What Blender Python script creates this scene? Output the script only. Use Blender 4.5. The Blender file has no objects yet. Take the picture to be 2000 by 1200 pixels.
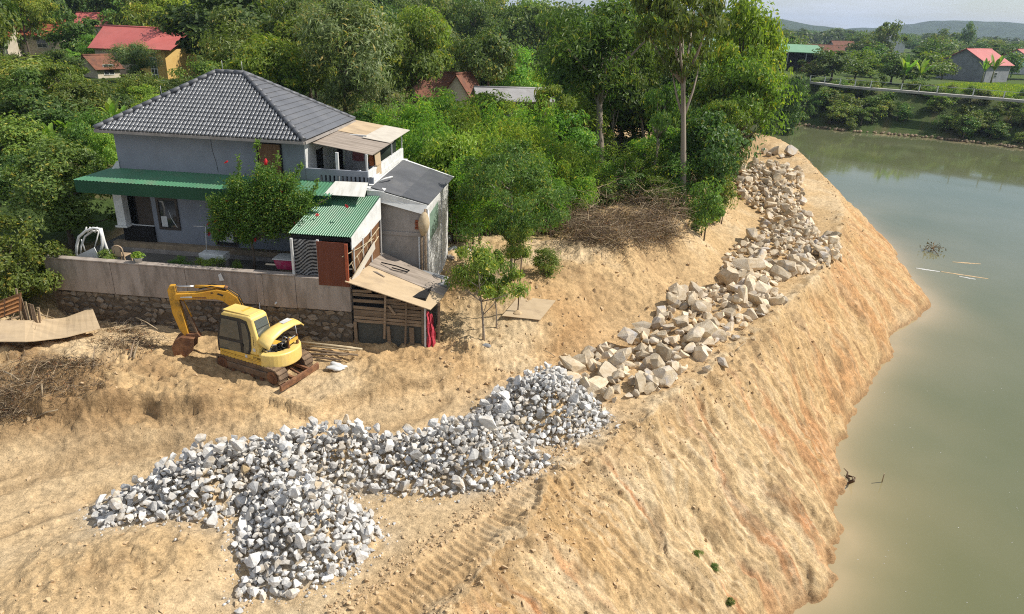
import bpy, bmesh, math, random
import numpy as np
from math import radians, sin, cos, tan, pi, sqrt, atan2
from mathutils import Vector, Matrix

random.seed(7)
RNG = np.random.default_rng(11)
SC = bpy.context.scene
COL = SC.collection

# ---------------------------------------------------------------- camera
FPX, ROLL, PITCH, CAMZ = 1350.0, radians(2.5), radians(22.7), 15.4
cam_data = bpy.data.cameras.new('camera')
cam = bpy.data.objects.new('camera', cam_data)
COL.objects.link(cam)
R0 = Vector((1, 0, 0)); D0 = Vector((0, -sin(PITCH), -cos(PITCH))); F0 = Vector((0, cos(PITCH), -sin(PITCH)))
RV = R0 * cos(ROLL) - D0 * sin(ROLL)
DV = R0 * sin(ROLL) + D0 * cos(ROLL)
mw = Matrix.Identity(4)
for i, v in enumerate((RV, -DV, -F0)):
    for j in range(3):
        mw[j][i] = v[j]
mw.translation = Vector((0, 0, CAMZ))
cam.matrix_world = mw
cam_data.sensor_width = 36.0
cam_data.lens = 36.0 * FPX / 2000.0
cam_data.clip_start = 0.1
cam_data.clip_end = 9000.0
SC.camera = cam

# ---------------------------------------------------------------- world, sun, exposure
SUN_AZ, SUN_EL = 85.0, 47.0          # azimuth clockwise from +Y, elevation
world = bpy.data.worlds.new('World')
SC.world = world
world.use_nodes = True
wn = world.node_tree.nodes; wl = world.node_tree.links
wn.clear()
w_out = wn.new('ShaderNodeOutputWorld'); w_bg = wn.new('ShaderNodeBackground')
w_sky = wn.new('ShaderNodeTexSky'); w_sky.sky_type = 'NISHITA'; w_sky.sun_disc = False
w_sky.sun_elevation = radians(SUN_EL); w_sky.sun_rotation = radians(SUN_AZ)
w_sky.air_density = 1.0; w_sky.dust_density = 0.6; w_sky.ozone_density = 1.6
w_tc = wn.new('ShaderNodeTexCoord'); w_sep = wn.new('ShaderNodeSeparateXYZ')
w_add = wn.new('ShaderNodeMath'); w_add.operation = 'ADD'; w_add.inputs[1].default_value = 0.10
w_dx = wn.new('ShaderNodeMath'); w_dx.operation = 'DIVIDE'
w_dy = wn.new('ShaderNodeMath'); w_dy.operation = 'DIVIDE'
w_cmb = wn.new('ShaderNodeCombineXYZ')
w_noise = wn.new('ShaderNodeTexNoise'); w_noise.inputs['Scale'].default_value = 0.55
w_noise.inputs['Detail'].default_value = 6.0; w_noise.inputs['Roughness'].default_value = 0.55
w_ramp = wn.new('ShaderNodeValToRGB')
w_ramp.color_ramp.elements[0].position = 0.40; w_ramp.color_ramp.elements[0].color = (0.05, 0.05, 0.05, 1)
w_ramp.color_ramp.elements[1].position = 0.62; w_ramp.color_ramp.elements[1].color = (0.9, 0.9, 0.9, 1)
w_mix = wn.new('ShaderNodeMix'); w_mix.data_type = 'RGBA'
wl.new(w_tc.outputs['Generated'], w_sep.inputs[0])
wl.new(w_sep.outputs['Z'], w_add.inputs[0])
wl.new(w_sep.outputs['X'], w_dx.inputs[0]); wl.new(w_add.outputs[0], w_dx.inputs[1])
wl.new(w_sep.outputs['Y'], w_dy.inputs[0]); wl.new(w_add.outputs[0], w_dy.inputs[1])
wl.new(w_dx.outputs[0], w_cmb.inputs[0]); wl.new(w_dy.outputs[0], w_cmb.inputs[1])
wl.new(w_cmb.outputs[0], w_noise.inputs['Vector'])
wl.new(w_noise.outputs[0], w_ramp.inputs[0])
wl.new(w_ramp.outputs['Color'], w_mix.inputs['Factor'])
wl.new(w_sky.outputs[0], w_mix.inputs['A'])
w_mix.inputs['B'].default_value = (7.6, 8.0, 8.7, 1)
wl.new(w_mix.outputs['Result'], w_bg.inputs['Color'])
w_bg.inputs['Strength'].default_value = 0.085
wl.new(w_bg.outputs[0], w_out.inputs['Surface'])

sun_data = bpy.data.lights.new('sun', 'SUN')
sun_data.energy = 4.7; sun_data.angle = radians(0.53); sun_data.color = (1.0, 0.95, 0.86)
sun = bpy.data.objects.new('sun', sun_data); COL.objects.link(sun)
sd = Vector((sin(radians(SUN_AZ)) * cos(radians(SUN_EL)), cos(radians(SUN_AZ)) * cos(radians(SUN_EL)), sin(radians(SUN_EL))))
sun.rotation_euler = sd.to_track_quat('Z', 'Y').to_euler()
sun.location = (40, 20, 60)

SC.view_settings.view_transform = 'Standard'
SC.view_settings.look = 'None'
SC.view_settings.exposure = 0.30
SC.view_settings.gamma = 1.0
SC.view_settings.use_curve_mapping = False
SC.render.engine = 'CYCLES'
try:
    SC.cycles.use_denoising = False
    SC.cycles.denoiser = 'OPENIMAGEDENOISE'
    SC.cycles.filter_width = 1.1
    SC.cycles.max_bounces = 6
    SC.cycles.transparent_max_bounces = 8
    SC.cycles.volume_bounces = 0
    SC.cycles.caustics_reflective = False
    SC.cycles.caustics_refractive = False
except Exception:
    pass

# ---------------------------------------------------------------- helpers
def ray(x, y):
    dx, dy = x - 1000.0, y - 600.0
    xr = cos(ROLL) * dx + sin(ROLL) * dy
    yr = -sin(ROLL) * dx + cos(ROLL) * dy
    return Vector((xr / FPX, (FPX * cos(PITCH) - yr * sin(PITCH)) / FPX, (-FPX * sin(PITCH) - yr * cos(PITCH)) / FPX))

def at(x, y, z):
    """point of the height z that the survey photograph shows at pixel x, y"""
    r = ray(x, y); t = (z - CAMZ) / r.z
    return Vector((r.x * t, r.y * t, z))

def atY(x, y, Y):
    r = ray(x, y); t = Y / r.y
    return Vector((r.x * t, Y, CAMZ + r.z * t))

AH = radians(4.69)
def W(u, v, z):
    """house axes (along the front, into depth, up) to world"""
    return Vector((u * cos(AH) + v * sin(AH), -u * sin(AH) + v * cos(AH), z))
def UV(p):
    return (p.x * cos(AH) - p.y * sin(AH), p.x * sin(AH) + p.y * cos(AH), p.z)

def tag(o, label=None, cat=None, group=None, kind=None):
    if label: o['label'] = label
    if cat: o['category'] = cat
    if group: o['group'] = group
    if kind: o['kind'] = kind
    return o

ORG = {}
def thing(name, label, cat, org=(0, 0, 0), house=False, group=None, rotz=None):
    """Empty at the base of a thing; its parts are given in the same axes as org"""
    o = bpy.data.objects.new(name, None)
    o.empty_display_size = 0.3
    COL.objects.link(o)
    if house:
        o.location = W(*org); o.rotation_euler = (0, 0, -AH)
    else:
        o.location = org
        if rotz is not None: o.rotation_euler = (0, 0, rotz)
    ORG[o.name] = Vector(org) if rotz is None else Vector((0, 0, 0))
    return tag(o, label, cat, group)

class MB:
    def __init__(s): s.v = []; s.f = []; s.m = []; s.sm = []
    def add(s, verts, faces, mi=0, smooth=False):
        b = len(s.v); s.v += [tuple(q) for q in verts]
        for f in faces:
            s.f.append(tuple(b + i for i in f)); s.m.append(mi); s.sm.append(smooth)
        return s
    def box(s, a, b, mi=0):
        x0, y0, z0 = a; x1, y1, z1 = b
        if x0 > x1: x0, x1 = x1, x0
        if y0 > y1: y0, y1 = y1, y0
        if z0 > z1: z0, z1 = z1, z0
        v = [(x0, y0, z0), (x1, y0, z0), (x1, y1, z0), (x0, y1, z0), (x0, y0, z1), (x1, y0, z1), (x1, y1, z1), (x0, y1, z1)]
        return s.add(v, [(0, 3, 2, 1), (4, 5, 6, 7), (0, 1, 5, 4), (1, 2, 6, 5), (2, 3, 7, 6), (3, 0, 4, 7)], mi)
    def hexa(s, v, mi=0):
        """8 corners: bottom ring then top ring"""
        return s.add(v, [(0, 3, 2, 1), (4, 5, 6, 7), (0, 1, 5, 4), (1, 2, 6, 5), (2, 3, 7, 6), (3, 0, 4, 7)], mi)
    def slab(s, q, th, mi=0):
        """quad (any 4 points) thickened downwards"""
        q = [Vector(p) for p in q]
        n = (q[1] - q[0]).cross(q[3] - q[0]).normalized()
        if n.z < 0: n = -n
        lo = [p - n * th for p in q]
        return s.hexa(lo + q, mi)
    def bar(s, p0, p1, w, h=None, mi=0, up=(0, 0, 1)):
        h = h or w
        p0 = Vector(p0); p1 = Vector(p1); d = (p1 - p0).normalized()
        upv = Vector(up)
        if abs(d.dot(upv)) > 0.98: upv = Vector((1, 0, 0))
        a = d.cross(upv).normalized() * (w / 2); b = a.cross(d).normalized() * (h / 2)
        q = [-a - b, a - b, a + b, -a + b]
        return s.add([p0 + k for k in q] + [p1 + k for k in q], [(0, 1, 2, 3), (7, 6, 5, 4), (0, 4, 5, 1), (1, 5, 6, 2), (2, 6, 7, 3), (3, 7, 4, 0)], mi)
    def tube(s, pts, rad, n=8, mi=0, smooth=True, cap=True):
        pts = [Vector(p) for p in pts]
        if not hasattr(rad, '__len__'): rad = [rad] * len(pts)
        b = len(s.v); prev = None
        for i, p in enumerate(pts):
            d = (pts[min(i + 1, len(pts) - 1)] - pts[max(i - 1, 0)])
            d = d.normalized() if d.length > 1e-9 else Vector((0, 0, 1))
            if prev is None:
                a = d.orthogonal().normalized()
            else:
                a = (prev - d * prev.dot(d))
                a = a.normalized() if a.length > 1e-6 else d.orthogonal().normalized()
            prev = a; c = d.cross(a)
            for k in range(n):
                t = 2 * pi * k / n
                s.v.append(tuple(p + (a * cos(t) + c * sin(t)) * rad[i]))
        for i in range(len(pts) - 1):
            for k in range(n):
                s.f.append((b + i * n + k, b + i * n + (k + 1) % n, b + (i + 1) * n + (k + 1) % n, b + (i + 1) * n + k)); s.m.append(mi); s.sm.append(smooth)
        if cap:
            s.f.append(tuple(b + k for k in reversed(range(n)))); s.m.append(mi); s.sm.append(False)
            e = b + (len(pts) - 1) * n
            s.f.append(tuple(e + k for k in range(n))); s.m.append(mi); s.sm.append(False)
        return s
    def prism(s, prof, axis, a, b, mi=0, smooth=False):
        """2-D profile swept along axis 'x','y','z' between a and b"""
        def P(p, t):
            if axis == 'y': return (p[0], t, p[1])
            if axis == 'x': return (t, p[0], p[1])
            return (p[0], p[1], t)
        n = len(prof)
        v = [P(p, a) for p in prof] + [P(p, b) for p in prof]
        bse = len(s.v); s.v += v
        s.f.append(tuple(bse + i for i in range(n))); s.m.append(mi); s.sm.append(False)
        s.f.append(tuple(bse + n + i for i in reversed(range(n)))); s.m.append(mi); s.sm.append(False)
        for i in range(n):
            j = (i + 1) % n
            s.f.append((bse + i, bse + n + i, bse + n + j, bse + j)); s.m.append(mi); s.sm.append(smooth)
        return s
    def mesh(s, name, mats, org=(0, 0, 0), fix=True):
        me = bpy.data.meshes.new(name)
        ox, oy, oz = org
        me.from_pydata([(x - ox, y - oy, z - oz) for x, y, z in s.v], [], s.f)
        for m in (mats if isinstance(mats, (list, tuple)) else [mats]): me.materials.append(m)
        if any(s.m): me.polygons.foreach_set('material_index', s.m)
        if any(s.sm): me.polygons.foreach_set('use_smooth', s.sm)
        if fix:
            bm = bmesh.new(); bm.from_mesh(me); bmesh.ops.recalc_face_normals(bm, faces=bm.faces); bm.to_mesh(me); bm.free()
        me.update()
        return me
    def build(s, name, mats, parent=None, org=None, bevel=0.0, bseg=2):
        if org is None:
            r = parent
            while r is not None and r.name not in ORG: r = r.parent
            org = ORG[r.name] if r is not None else Vector((0, 0, 0))
            loc = None
        else:
            loc = org
        o = bpy.data.objects.new(name, s.mesh(name, mats, org))
        COL.objects.link(o)
        if parent is not None: o.parent = parent
        elif loc is not None: o.location = loc
        if bevel:
            md = o.modifiers.new('edge', 'BEVEL'); md.width = bevel; md.segments = bseg; md.limit_method = 'ANGLE'; md.angle_limit = radians(40)
        return o

def one(name, mb, mats, label, cat, org, group=None, house=False, bevel=0.0):
    """a thing that is one mesh"""
    o = mb.build(name, mats, None, Vector(org), bevel)
    if house: o.location = W(*org); o.rotation_euler = (0, 0, -AH)
    return tag(o, label, cat, group)

def link(name, me, loc=(0, 0, 0), rot=(0, 0, 0), scale=(1, 1, 1), parent=None):
    o = bpy.data.objects.new(name, me)
    o.location = loc; o.rotation_euler = rot; o.scale = scale
    COL.objects.link(o)
    if parent is not None: o.parent = parent
    return o

def np_mesh(name, V, Fq, mats, mi=None, smooth=False, attrs=None, colors=None):
    """fast mesh from numpy: V (n,3), Fq (m,k) all faces of the same size k"""
    me = bpy.data.meshes.new(name)
    n, m, k = len(V), len(Fq), Fq.shape[1]
    me.vertices.add(n); me.vertices.foreach_set('co', np.ascontiguousarray(V, dtype=np.float32).ravel())
    me.loops.add(m * k); me.polygons.add(m)
    me.loops.foreach_set('vertex_index', np.ascontiguousarray(Fq, dtype=np.int32).ravel())
    me.polygons.foreach_set('loop_start', np.arange(0, m * k, k, dtype=np.int32))
    try: me.polygons.foreach_set('loop_total', np.full(m, k, dtype=np.int32))
    except Exception: pass
    if mi is not None: me.polygons.foreach_set('material_index', np.ascontiguousarray(mi, dtype=np.int32))
    me.polygons.foreach_set('use_smooth', np.full(m, bool(smooth)))
    for mm in (mats if isinstance(mats, (list, tuple)) else [mats]): me.materials.append(mm)
    me.update(calc_edges=True)
    if attrs:
        for an, (dom, arr) in attrs.items():
            a = me.attributes.new(an, 'FLOAT', dom); a.data.foreach_set('value', np.ascontiguousarray(arr, dtype=np.float32))
    if colors is not None:
        a = me.attributes.new('earth', 'FLOAT_COLOR', 'POINT')
        a.data.foreach_set('color', np.ascontiguousarray(colors, dtype=np.float32).ravel())
    return me

# ---- numpy noise
def _hash(ix, iy, seed):
    h = (ix.astype(np.int64) * 374761393 + iy.astype(np.int64) * 668265263 + seed * 974634721) & 0x7fffffff
    h = ((h ^ (h >> 13)) * 1274126177) & 0x7fffffff
    h = h ^ (h >> 16)
    return (h & 0xffff) / 65535.0
def vnoise(x, y, seed=0):
    ix = np.floor(x); iy = np.floor(y); fx = x - ix; fy = y - iy
    fx = fx * fx * fx * (fx * (fx * 6 - 15) + 10); fy = fy * fy * fy * (fy * (fy * 6 - 15) + 10)
    a = _hash(ix, iy, seed); b = _hash(ix + 1, iy, seed); c = _hash(ix, iy + 1, seed); d = _hash(ix + 1, iy + 1, seed)
    return (a + (b - a) * fx + (c - a) * fy + (a - b - c + d) * fx * fy) * 2 - 1
def fbm(x, y, seed=0, octv=4, gain=0.5, lac=2.03):
    s = np.zeros_like(x, dtype=float); a = 1.0; t = 0
    for o in range(octv):
        s += a * vnoise(x + o * 17.3, y - o * 9.1, seed + o); t += a
        x = x * lac; y = y * lac; a *= gain
    return s / t
def worley(x, y, seed=0):
    """distance to the nearest of jittered cell points"""
    ix = np.floor(x); iy = np.floor(y); best = np.full(np.shape(x), 9.0)
    for dx in (-1, 0, 1):
        for dy in (-1, 0, 1):
            cx = ix + dx; cy = iy + dy
            best = np.minimum(best, (cx + _hash(cx, cy, seed) - x) ** 2 + (cy + _hash(cx, cy, seed + 7) - y) ** 2)
    return np.sqrt(best)
def sstep(a, b, x):
    t = np.clip((x - a) / (b - a), 0, 1); return t * t * (3 - 2 * t)
def seg_dist(px, py, poly, closed=False):
    """distance to a polyline, arclength of the nearest point, index of the nearest segment"""
    P = np.array([(p[0], p[1]) for p in poly], float)
    if closed: P = np.vstack([P, P[:1]])
    best = np.full(px.shape, 1e18); arc = np.zeros(px.shape); idx = np.zeros(px.shape, int); acc = 0.0
    for i in range(len(P) - 1):
        a, b = P[i], P[i + 1]; d = b - a; L = np.hypot(*d)
        t = np.clip(((px - a[0]) * d[0] + (py - a[1]) * d[1]) / (L * L), 0, 1)
        q = (px - a[0] - t * d[0]) ** 2 + (py - a[1] - t * d[1]) ** 2
        m = q < best
        best[m] = q[m]; arc[m] = acc + t[m] * L; idx[m] = i; acc += L
    return np.sqrt(best), arc, idx
def in_poly(px, py, poly):
    P = [(p[0], p[1]) for p in poly]; ins = np.zeros(px.shape, bool); n = len(P)
    for i in range(n):
        (x0, y0), (x1, y1) = P[i], P[(i + 1) % n]
        if y0 == y1: continue
        c = ((y0 > py) != (y1 > py)) & (px < (x1 - x0) * (py - y0) / (y1 - y0) + x0)
        ins ^= c
    return ins

# ---------------------------------------------------------------- materials
def nodes_of(name):
    m = bpy.data.materials.new(name); m.use_nodes = True
    nt = m.node_tree; nt.nodes.clear()
    out = nt.nodes.new('ShaderNodeOutputMaterial'); b = nt.nodes.new('ShaderNodeBsdfPrincipled')
    nt.links.new(b.outputs[0], out.inputs['Surface'])
    return m, nt, b, out
def c4(c): return (c[0], c[1], c[2], 1.0)
def M(name, col, col2=None, rough=0.8, scale=4.0, detail=5.0, stretch=(1, 1, 1), bump=0.0, bscale=30.0, bdist=0.02, metal=0.0, spec=0.3,
      lo=0.35, hi=0.65, objrand=0.0, dirt=None, dirt_scale=1.5, dirt_amt=0.5, coat=0.0):
    """two noise-mixed colours, optional third 'dirt' colour in patches, per-object brightness, bump"""
    m, nt, b, out = nodes_of(name); N = nt.nodes.new; L = nt.links.new
    if col2 is None: col2 = tuple(c * 0.72 for c in col)
    tc = N('ShaderNodeTexCoord'); mp = N('ShaderNodeMapping'); mp.inputs['Scale'].default_value = stretch
    L(tc.outputs['Object'], mp.inputs['Vector'])
    n1 = N('ShaderNodeTexNoise'); n1.inputs['Scale'].default_value = scale; n1.inputs['Detail'].default_value = detail; n1.inputs['Roughness'].default_value = 0.62
    L(mp.outputs[0], n1.inputs['Vector'])
    rp = N('ShaderNodeValToRGB'); rp.color_ramp.elements[0].position = lo; rp.color_ramp.elements[1].position = hi
    rp.color_ramp.elements[0].color = c4(col2); rp.color_ramp.elements[1].color = c4(col)
    L(n1.outputs[0], rp.inputs[0]); cur = rp.outputs[0]
    if dirt is not None:
        n2 = N('ShaderNodeTexNoise'); n2.inputs['Scale'].default_value = dirt_scale; n2.inputs['Detail'].default_value = 8; n2.inputs['Roughness'].default_value = 0.7
        L(mp.outputs[0], n2.inputs['Vector'])
        r2 = N('ShaderNodeMapRange'); r2.inputs[1].default_value = 0.48; r2.inputs[2].default_value = 0.68; r2.inputs[3].default_value = 0; r2.inputs[4].default_value = dirt_amt
        L(n2.outputs[0], r2.inputs[0])
        mx = N('ShaderNodeMix'); mx.data_type = 'RGBA'; L(r2.outputs[0], mx.inputs['Factor']); L(cur, mx.inputs['A']); mx.inputs['B'].default_value = c4(dirt)
        cur = mx.outputs['Result']
    if objrand:
        oi = N('ShaderNodeObjectInfo'); mr = N('ShaderNodeMapRange'); mr.inputs[3].default_value = 1 - objrand; mr.inputs[4].default_value = 1 + objrand
        L(oi.outputs['Random'], mr.inputs[0])
        hs = N('ShaderNodeHueSaturation'); L(mr.outputs[0], hs.inputs['Value']); L(cur, hs.inputs['Color']); cur = hs.outputs[0]
    L(cur, b.inputs['Base Color'])
    b.inputs['Roughness'].default_value = rough; b.inputs['Metallic'].default_value = metal
    b.inputs['Specular IOR Level'].default_value = spec
    if coat: b.inputs['Coat Weight'].default_value = coat
    if bump:
        nb = N('ShaderNodeTexNoise'); nb.inputs['Scale'].default_value = bscale; nb.inputs['Detail'].default_value = 6
        L(mp.outputs[0], nb.inputs['Vector'])
        bp = N('ShaderNodeBump'); bp.inputs['Strength'].default_value = bump; bp.inputs['Distance'].default_value = bdist
        L(nb.outputs[0], bp.inputs['Height']); L(bp.outputs[0], b.inputs['Normal'])
    return m

def leaf_mat(name, c1, c2, trans=0.35, rough=0.5, spec=0.35, objrand=0.30, huer=0.028):
    """leaves: each leaf has its own tone (attribute 'tone'), each plant its own shade; light shines through"""
    m, nt, b, out = nodes_of(name); N = nt.nodes.new; L = nt.links.new
    a = N('ShaderNodeAttribute'); a.attribute_name = 'tone'
    rp = N('ShaderNodeValToRGB'); e = rp.color_ramp.elements
    e[0].position = 0.05; e[0].color = c4(c2); e[1].position = 0.85; e[1].color = c4(c1)
    x = e.new(0.985); x.color = c4((c1[0] * 1.9 + 0.02, c1[1] * 1.25, c1[2]))
    L(a.outputs['Fac'], rp.inputs[0])
    oi = N('ShaderNodeObjectInfo'); mr = N('ShaderNodeMapRange'); mr.inputs[3].default_value = 1 - objrand; mr.inputs[4].default_value = 1 + objrand
    L(oi.outputs['Random'], mr.inputs[0])
    mh = N('ShaderNodeMath'); mh.operation = 'MULTIPLY_ADD'; mh.inputs[1].default_value = 2 * huer; mh.inputs[2].default_value = 0.5 - huer
    ml = N('ShaderNodeMath'); ml.operation = 'FRACT'; m7 = N('ShaderNodeMath'); m7.operation = 'MULTIPLY'; m7.inputs[1].default_value = 7.31
    L(oi.outputs['Random'], m7.inputs[0]); L(m7.outputs[0], ml.inputs[0]); L(ml.outputs[0], mh.inputs[0])
    hs = N('ShaderNodeHueSaturation'); L(mr.outputs[0], hs.inputs['Value']); L(mh.outputs[0], hs.inputs['Hue']); L(rp.outputs[0], hs.inputs['Color'])
    L(hs.outputs[0], b.inputs['Base Color']); b.inputs['Roughness'].default_value = rough; b.inputs['Specular IOR Level'].default_value = spec
    t = N('ShaderNodeBsdfTranslucent'); br = N('ShaderNodeMix'); br.data_type = 'RGBA'; br.blend_type = 'MULTIPLY'; br.inputs['Factor'].default_value = 1.0
    L(hs.outputs[0], br.inputs['A']); br.inputs['B'].default_value = (1.5, 1.6, 0.8, 1); L(br.outputs['Result'], t.inputs['Color'])
    ms = N('ShaderNodeMixShader'); ms.inputs[0].default_value = trans
    L(b.outputs[0], ms.inputs[1]); L(t.outputs[0], ms.inputs[2]); L(ms.outputs[0], out.inputs['Surface'])
    return m
# ================================================================ GROUND
def chaikin(P, n=2):
    for _ in range(n):
        Q = [P[0]]
        for p, q in zip(P, P[1:]):
            Q += [(0.75 * p[0] + 0.25 * q[0], 0.75 * p[1] + 0.25 * q[1]), (0.25 * p[0] + 0.75 * q[0], 0.25 * p[1] + 0.75 * q[1])]
        P = Q + [P[-1]]
    return P
CREST0 = [(-16, -30), (-6, 0), (-3.2, 6), (-1.0, 10.3), (1.2, 14.3), (2.6, 16.6), (5.0, 18.9), (8.6, 23.2), (11.9, 27.6), (16.5, 34.6), (20.3, 41.7),
         (23.4, 49.5), (24.6, 56), (25.3, 63), (25.0, 68.0), (23.0, 70.3), (19.5, 70.8), (15, 72), (9, 76), (0, 84), (-14, 98)]
SHORE0 = [(-4, -30), (3.2, 0), (5.2, 8), (8.0, 15), (10.3, 16.2), (10.2, 17.2), (11.6, 18.4), (11.5, 20), (12.9, 21.5), (13.0, 23.3), (15.9, 27.6), (20.1, 32.8), (21.2, 35.6),
         (24.6, 38.2), (26.3, 40.6), (27.4, 45.5), (29.7, 52.8), (30.6, 60), (30.8, 66), (29.0, 71.5), (24.5, 74.2), (20, 75), (14, 77), (7, 82), (-2, 93), (-14, 106)]
CREST = chaikin(CREST0, 2)
SHORE = chaikin(SHORE0, 1)
FARSH = [(-14, 118), (10, 128), (28, 132.5), (39.7, 130.9), (48.9, 125.2), (54.4, 119), (62.2, 117.4), (68.7, 113.9), (77.1, 108), (90, 101), (120, 90), (200, 60), (420, -30)]
WATER_POLY = SHORE + FARSH + [(420, -60)]
PLATEAU = CREST + [(-400, 104), (-400, -30)]

_cp = []
for x, y, z in [(0, 930, 4.4), (100, 985, 4.35), (300, 1000, 4.35), (500, 930, 4.4), (700, 1000, 4.4), (300, 880, 4.45), (480, 862, 4.45), (680, 805, 4.5), (860, 790, 4.45),
                (900, 900, 4.4), (1000, 850, 4.4), (1150, 750, 4.4), (1250, 680, 4.4), (1400, 600, 4.4), (1450, 540, 4.4), (1530, 470, 4.4), (1540, 400, 4.45), (1500, 340, 4.5),
                (1080, 690, 4.5), (1180, 640, 4.5), (1300, 560, 4.5), (1400, 500, 4.55), (1440, 440, 4.6), (1430, 380, 4.7),
                (1000, 655, 5.1), (1080, 600, 5.7), (1050, 520, 6.0), (1130, 530, 6.2), (1220, 490, 6.3), (1330, 440, 6.2), (1395, 390, 6.0), (1380, 340, 5.8), (1300, 420, 6.4), (1200, 440, 6.6),
                (840, 690, 5.1), (700, 690, 5.1), (600, 722, 5.06), (480, 748, 5.04), (420, 718, 5.06), (640, 745, 5.0), (760, 742, 4.95), (880, 700, 5.0), (900, 640, 5.15), (960, 650, 5.1), (940, 560, 5.5), (880, 500, 6.2),
                (520, 800, 4.95), (400, 800, 5.0), (300, 780, 5.15), (350, 722, 5.15), (250, 720, 5.5), (150, 730, 5.7), (50, 720, 5.7), (60, 800, 5.2), (200, 820, 4.95), (0, 860, 4.8),
                (150, 660, 5.6), (30, 640, 5.9), (300, 660, 5.3), (100, 870, 4.6), (600, 785, 4.8), (-150, 700, 5.7), (-150, 850, 4.9), (-150, 1000, 4.4), (-300, 1200, 4.4),
                (100, 1100, 4.8), (250, 1120, 4.85), (350, 1090, 4.85), (405, 1085, 4.75), (440, 1140, 4.4), (320, 1195, 4.55), (0, 1180, 4.75), (600, 1200, 4.4), (900, 1050, 4.4),
                (110, 640, 5.3), (330, 645, 5.15), (560, 655, 5.1)]:
    p = at(x, y, z); _cp.append((p.x, p.y, z))
for u, v, z in [(-18.7, 21, 6.5), (-20.5, 24, 7.0), (-23, 28, 7.2), (-12, 24, 5.9), (-8, 24, 5.9), (-5, 24, 5.9), (-3.4, 24, 6.2), (-2, 27, 6.2), (0, 32, 5.8), (-12, 33, 6.2), (-20, 36, 6.9),
                (-8, 42, 6.0), (4, 42, 5.8), (-32, 40, 7.2), (9, 48, 5.5), (15, 55, 5.4), (20, 66, 4.5), (10, 70, 5.0), (-10, 62, 6.2), (-35, 62, 7.0), (-45, 30, 7.2), (-30, 15, 6.2), (-20, 5, 4.6), (-8, 0, 4.4)]:
    p = W(u, v, z); _cp.append((p.x, p.y, z))
for i in range(3, 16): _cp.append((CREST0[i][0], CREST0[i][1], 4.4))
_cp = np.array(_cp)
def _rbf_solve(cp, lam=0.35):
    n = len(cp); d2 = ((cp[:, None, :2] - cp[None, :, :2]) ** 2).sum(-1)
    K = 0.5 * d2 * np.log(d2 + 1e-9) + lam * np.eye(n)
    P = np.c_[np.ones(n), cp[:, :2]]
    A = np.block([[K, P], [P.T, np.zeros((3, 3))]])
    return np.linalg.solve(A, np.r_[cp[:, 2], 0, 0, 0])
_w = _rbf_solve(_cp)
def _rbf(x, y):
    s = _w[-3] + _w[-2] * x + _w[-1] * y
    for (cx, cy, _), w in zip(_cp, _w[:-3]):
        d2 = (x - cx) ** 2 + (y - cy) ** 2
        s = s + w * 0.5 * d2 * np.log(d2 + 1e-9)
    return s

# outlines of the two stone heaps on the bench
def _poly(l): return [tuple(at(x, y, z))[:2] for x, y, z in l]
GREY_POLY = _poly([(178, 995, 4.4), (205, 1045, 4.4), (300, 1040, 4.4), (420, 1048, 4.4), (470, 1020, 4.4), (480, 1060, 4.4), (455, 1100, 4.4), (490, 1120, 4.4), (460, 1165, 4.4), (560, 1160, 4.4), (640, 1145, 4.4), (700, 1110, 4.4), (750, 1050, 4.4), (720, 1010, 4.4),
                   (650, 970, 4.4), (740, 960, 4.4), (840, 972, 4.4), (960, 960, 4.4), (1075, 915, 4.4), (1035, 870, 4.4), (1120, 870, 4.4), (1190, 825, 4.4), (1160, 790, 4.4), (1115, 745, 4.5), (1060, 735, 4.7), (960, 770, 4.7), (900, 810, 4.7), (880, 835, 4.6),
                   (790, 850, 4.7), (700, 850, 4.8), (600, 850, 4.8), (530, 870, 4.7), (400, 885, 4.9), (330, 910, 4.8), (240, 945, 4.7)])
OCHRE_POLY = _poly([(1085, 712, 4.6), (1150, 780, 4.4), (1200, 790, 4.4), (1290, 770, 4.4), (1330, 730, 4.4), (1390, 690, 4.4), (1440, 650, 4.4), (1530, 600, 4.4), (1530, 575, 4.4), (1500, 560, 4.4), (1540, 535, 4.4), (1620, 520, 4.4), (1645, 490, 4.4), (1600, 460, 4.4),
                    (1570, 410, 4.4), (1560, 370, 4.4), (1565, 340, 4.4), (1500, 335, 4.6), (1440, 355, 4.7), (1440, 380, 4.7), (1485, 410, 4.7), (1490, 450, 4.7), (1425, 480, 4.8), (1400, 540, 4.8), (1320, 580, 4.8), (1280, 620, 4.8), (1190, 660, 4.8), (1120, 690, 4.7)])
TRACK = _poly([(560, 1330, 4.4), (720, 1230, 4.4), (820, 1150, 4.4), (940, 1060, 4.4), (1030, 985, 4.4), (1110, 925, 4.4), (1170, 870, 4.4), (1230, 815, 4.4)])
_bumps = [(at(350, 930, 5.2), 1.25, 0.75), (at(450, 920, 5.2), 1.1, 0.55), (at(620, 860, 5.2), 1.2, 0.7), (at(690, 870, 5.2), 1.0, 0.7), (at(600, 1040, 5.2), 1.1, 0.7), (at(620, 960, 5.2), 1.0, 0.5), (at(880, 850, 5.2), 1.2, 0.75), (at(940, 900, 5.1), 1.0, 0.4),
          (at(1040, 755, 5.3), 1.2, 0.85), (at(1100, 790, 5.1), 1.1, 0.5)]
LEDGE = _poly([(-120, 838, 4.6), (0, 842, 4.6), (90, 850, 4.6), (200, 838, 4.6), (300, 818, 4.7), (400, 824, 4.7), (480, 815, 4.7), (530, 800, 4.7), (600, 818, 4.6), (680, 792, 4.6), (760, 770, 4.7), (850, 756, 4.7), (930, 728, 4.7), (1000, 702, 4.7), (1080, 680, 4.7)])
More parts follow.
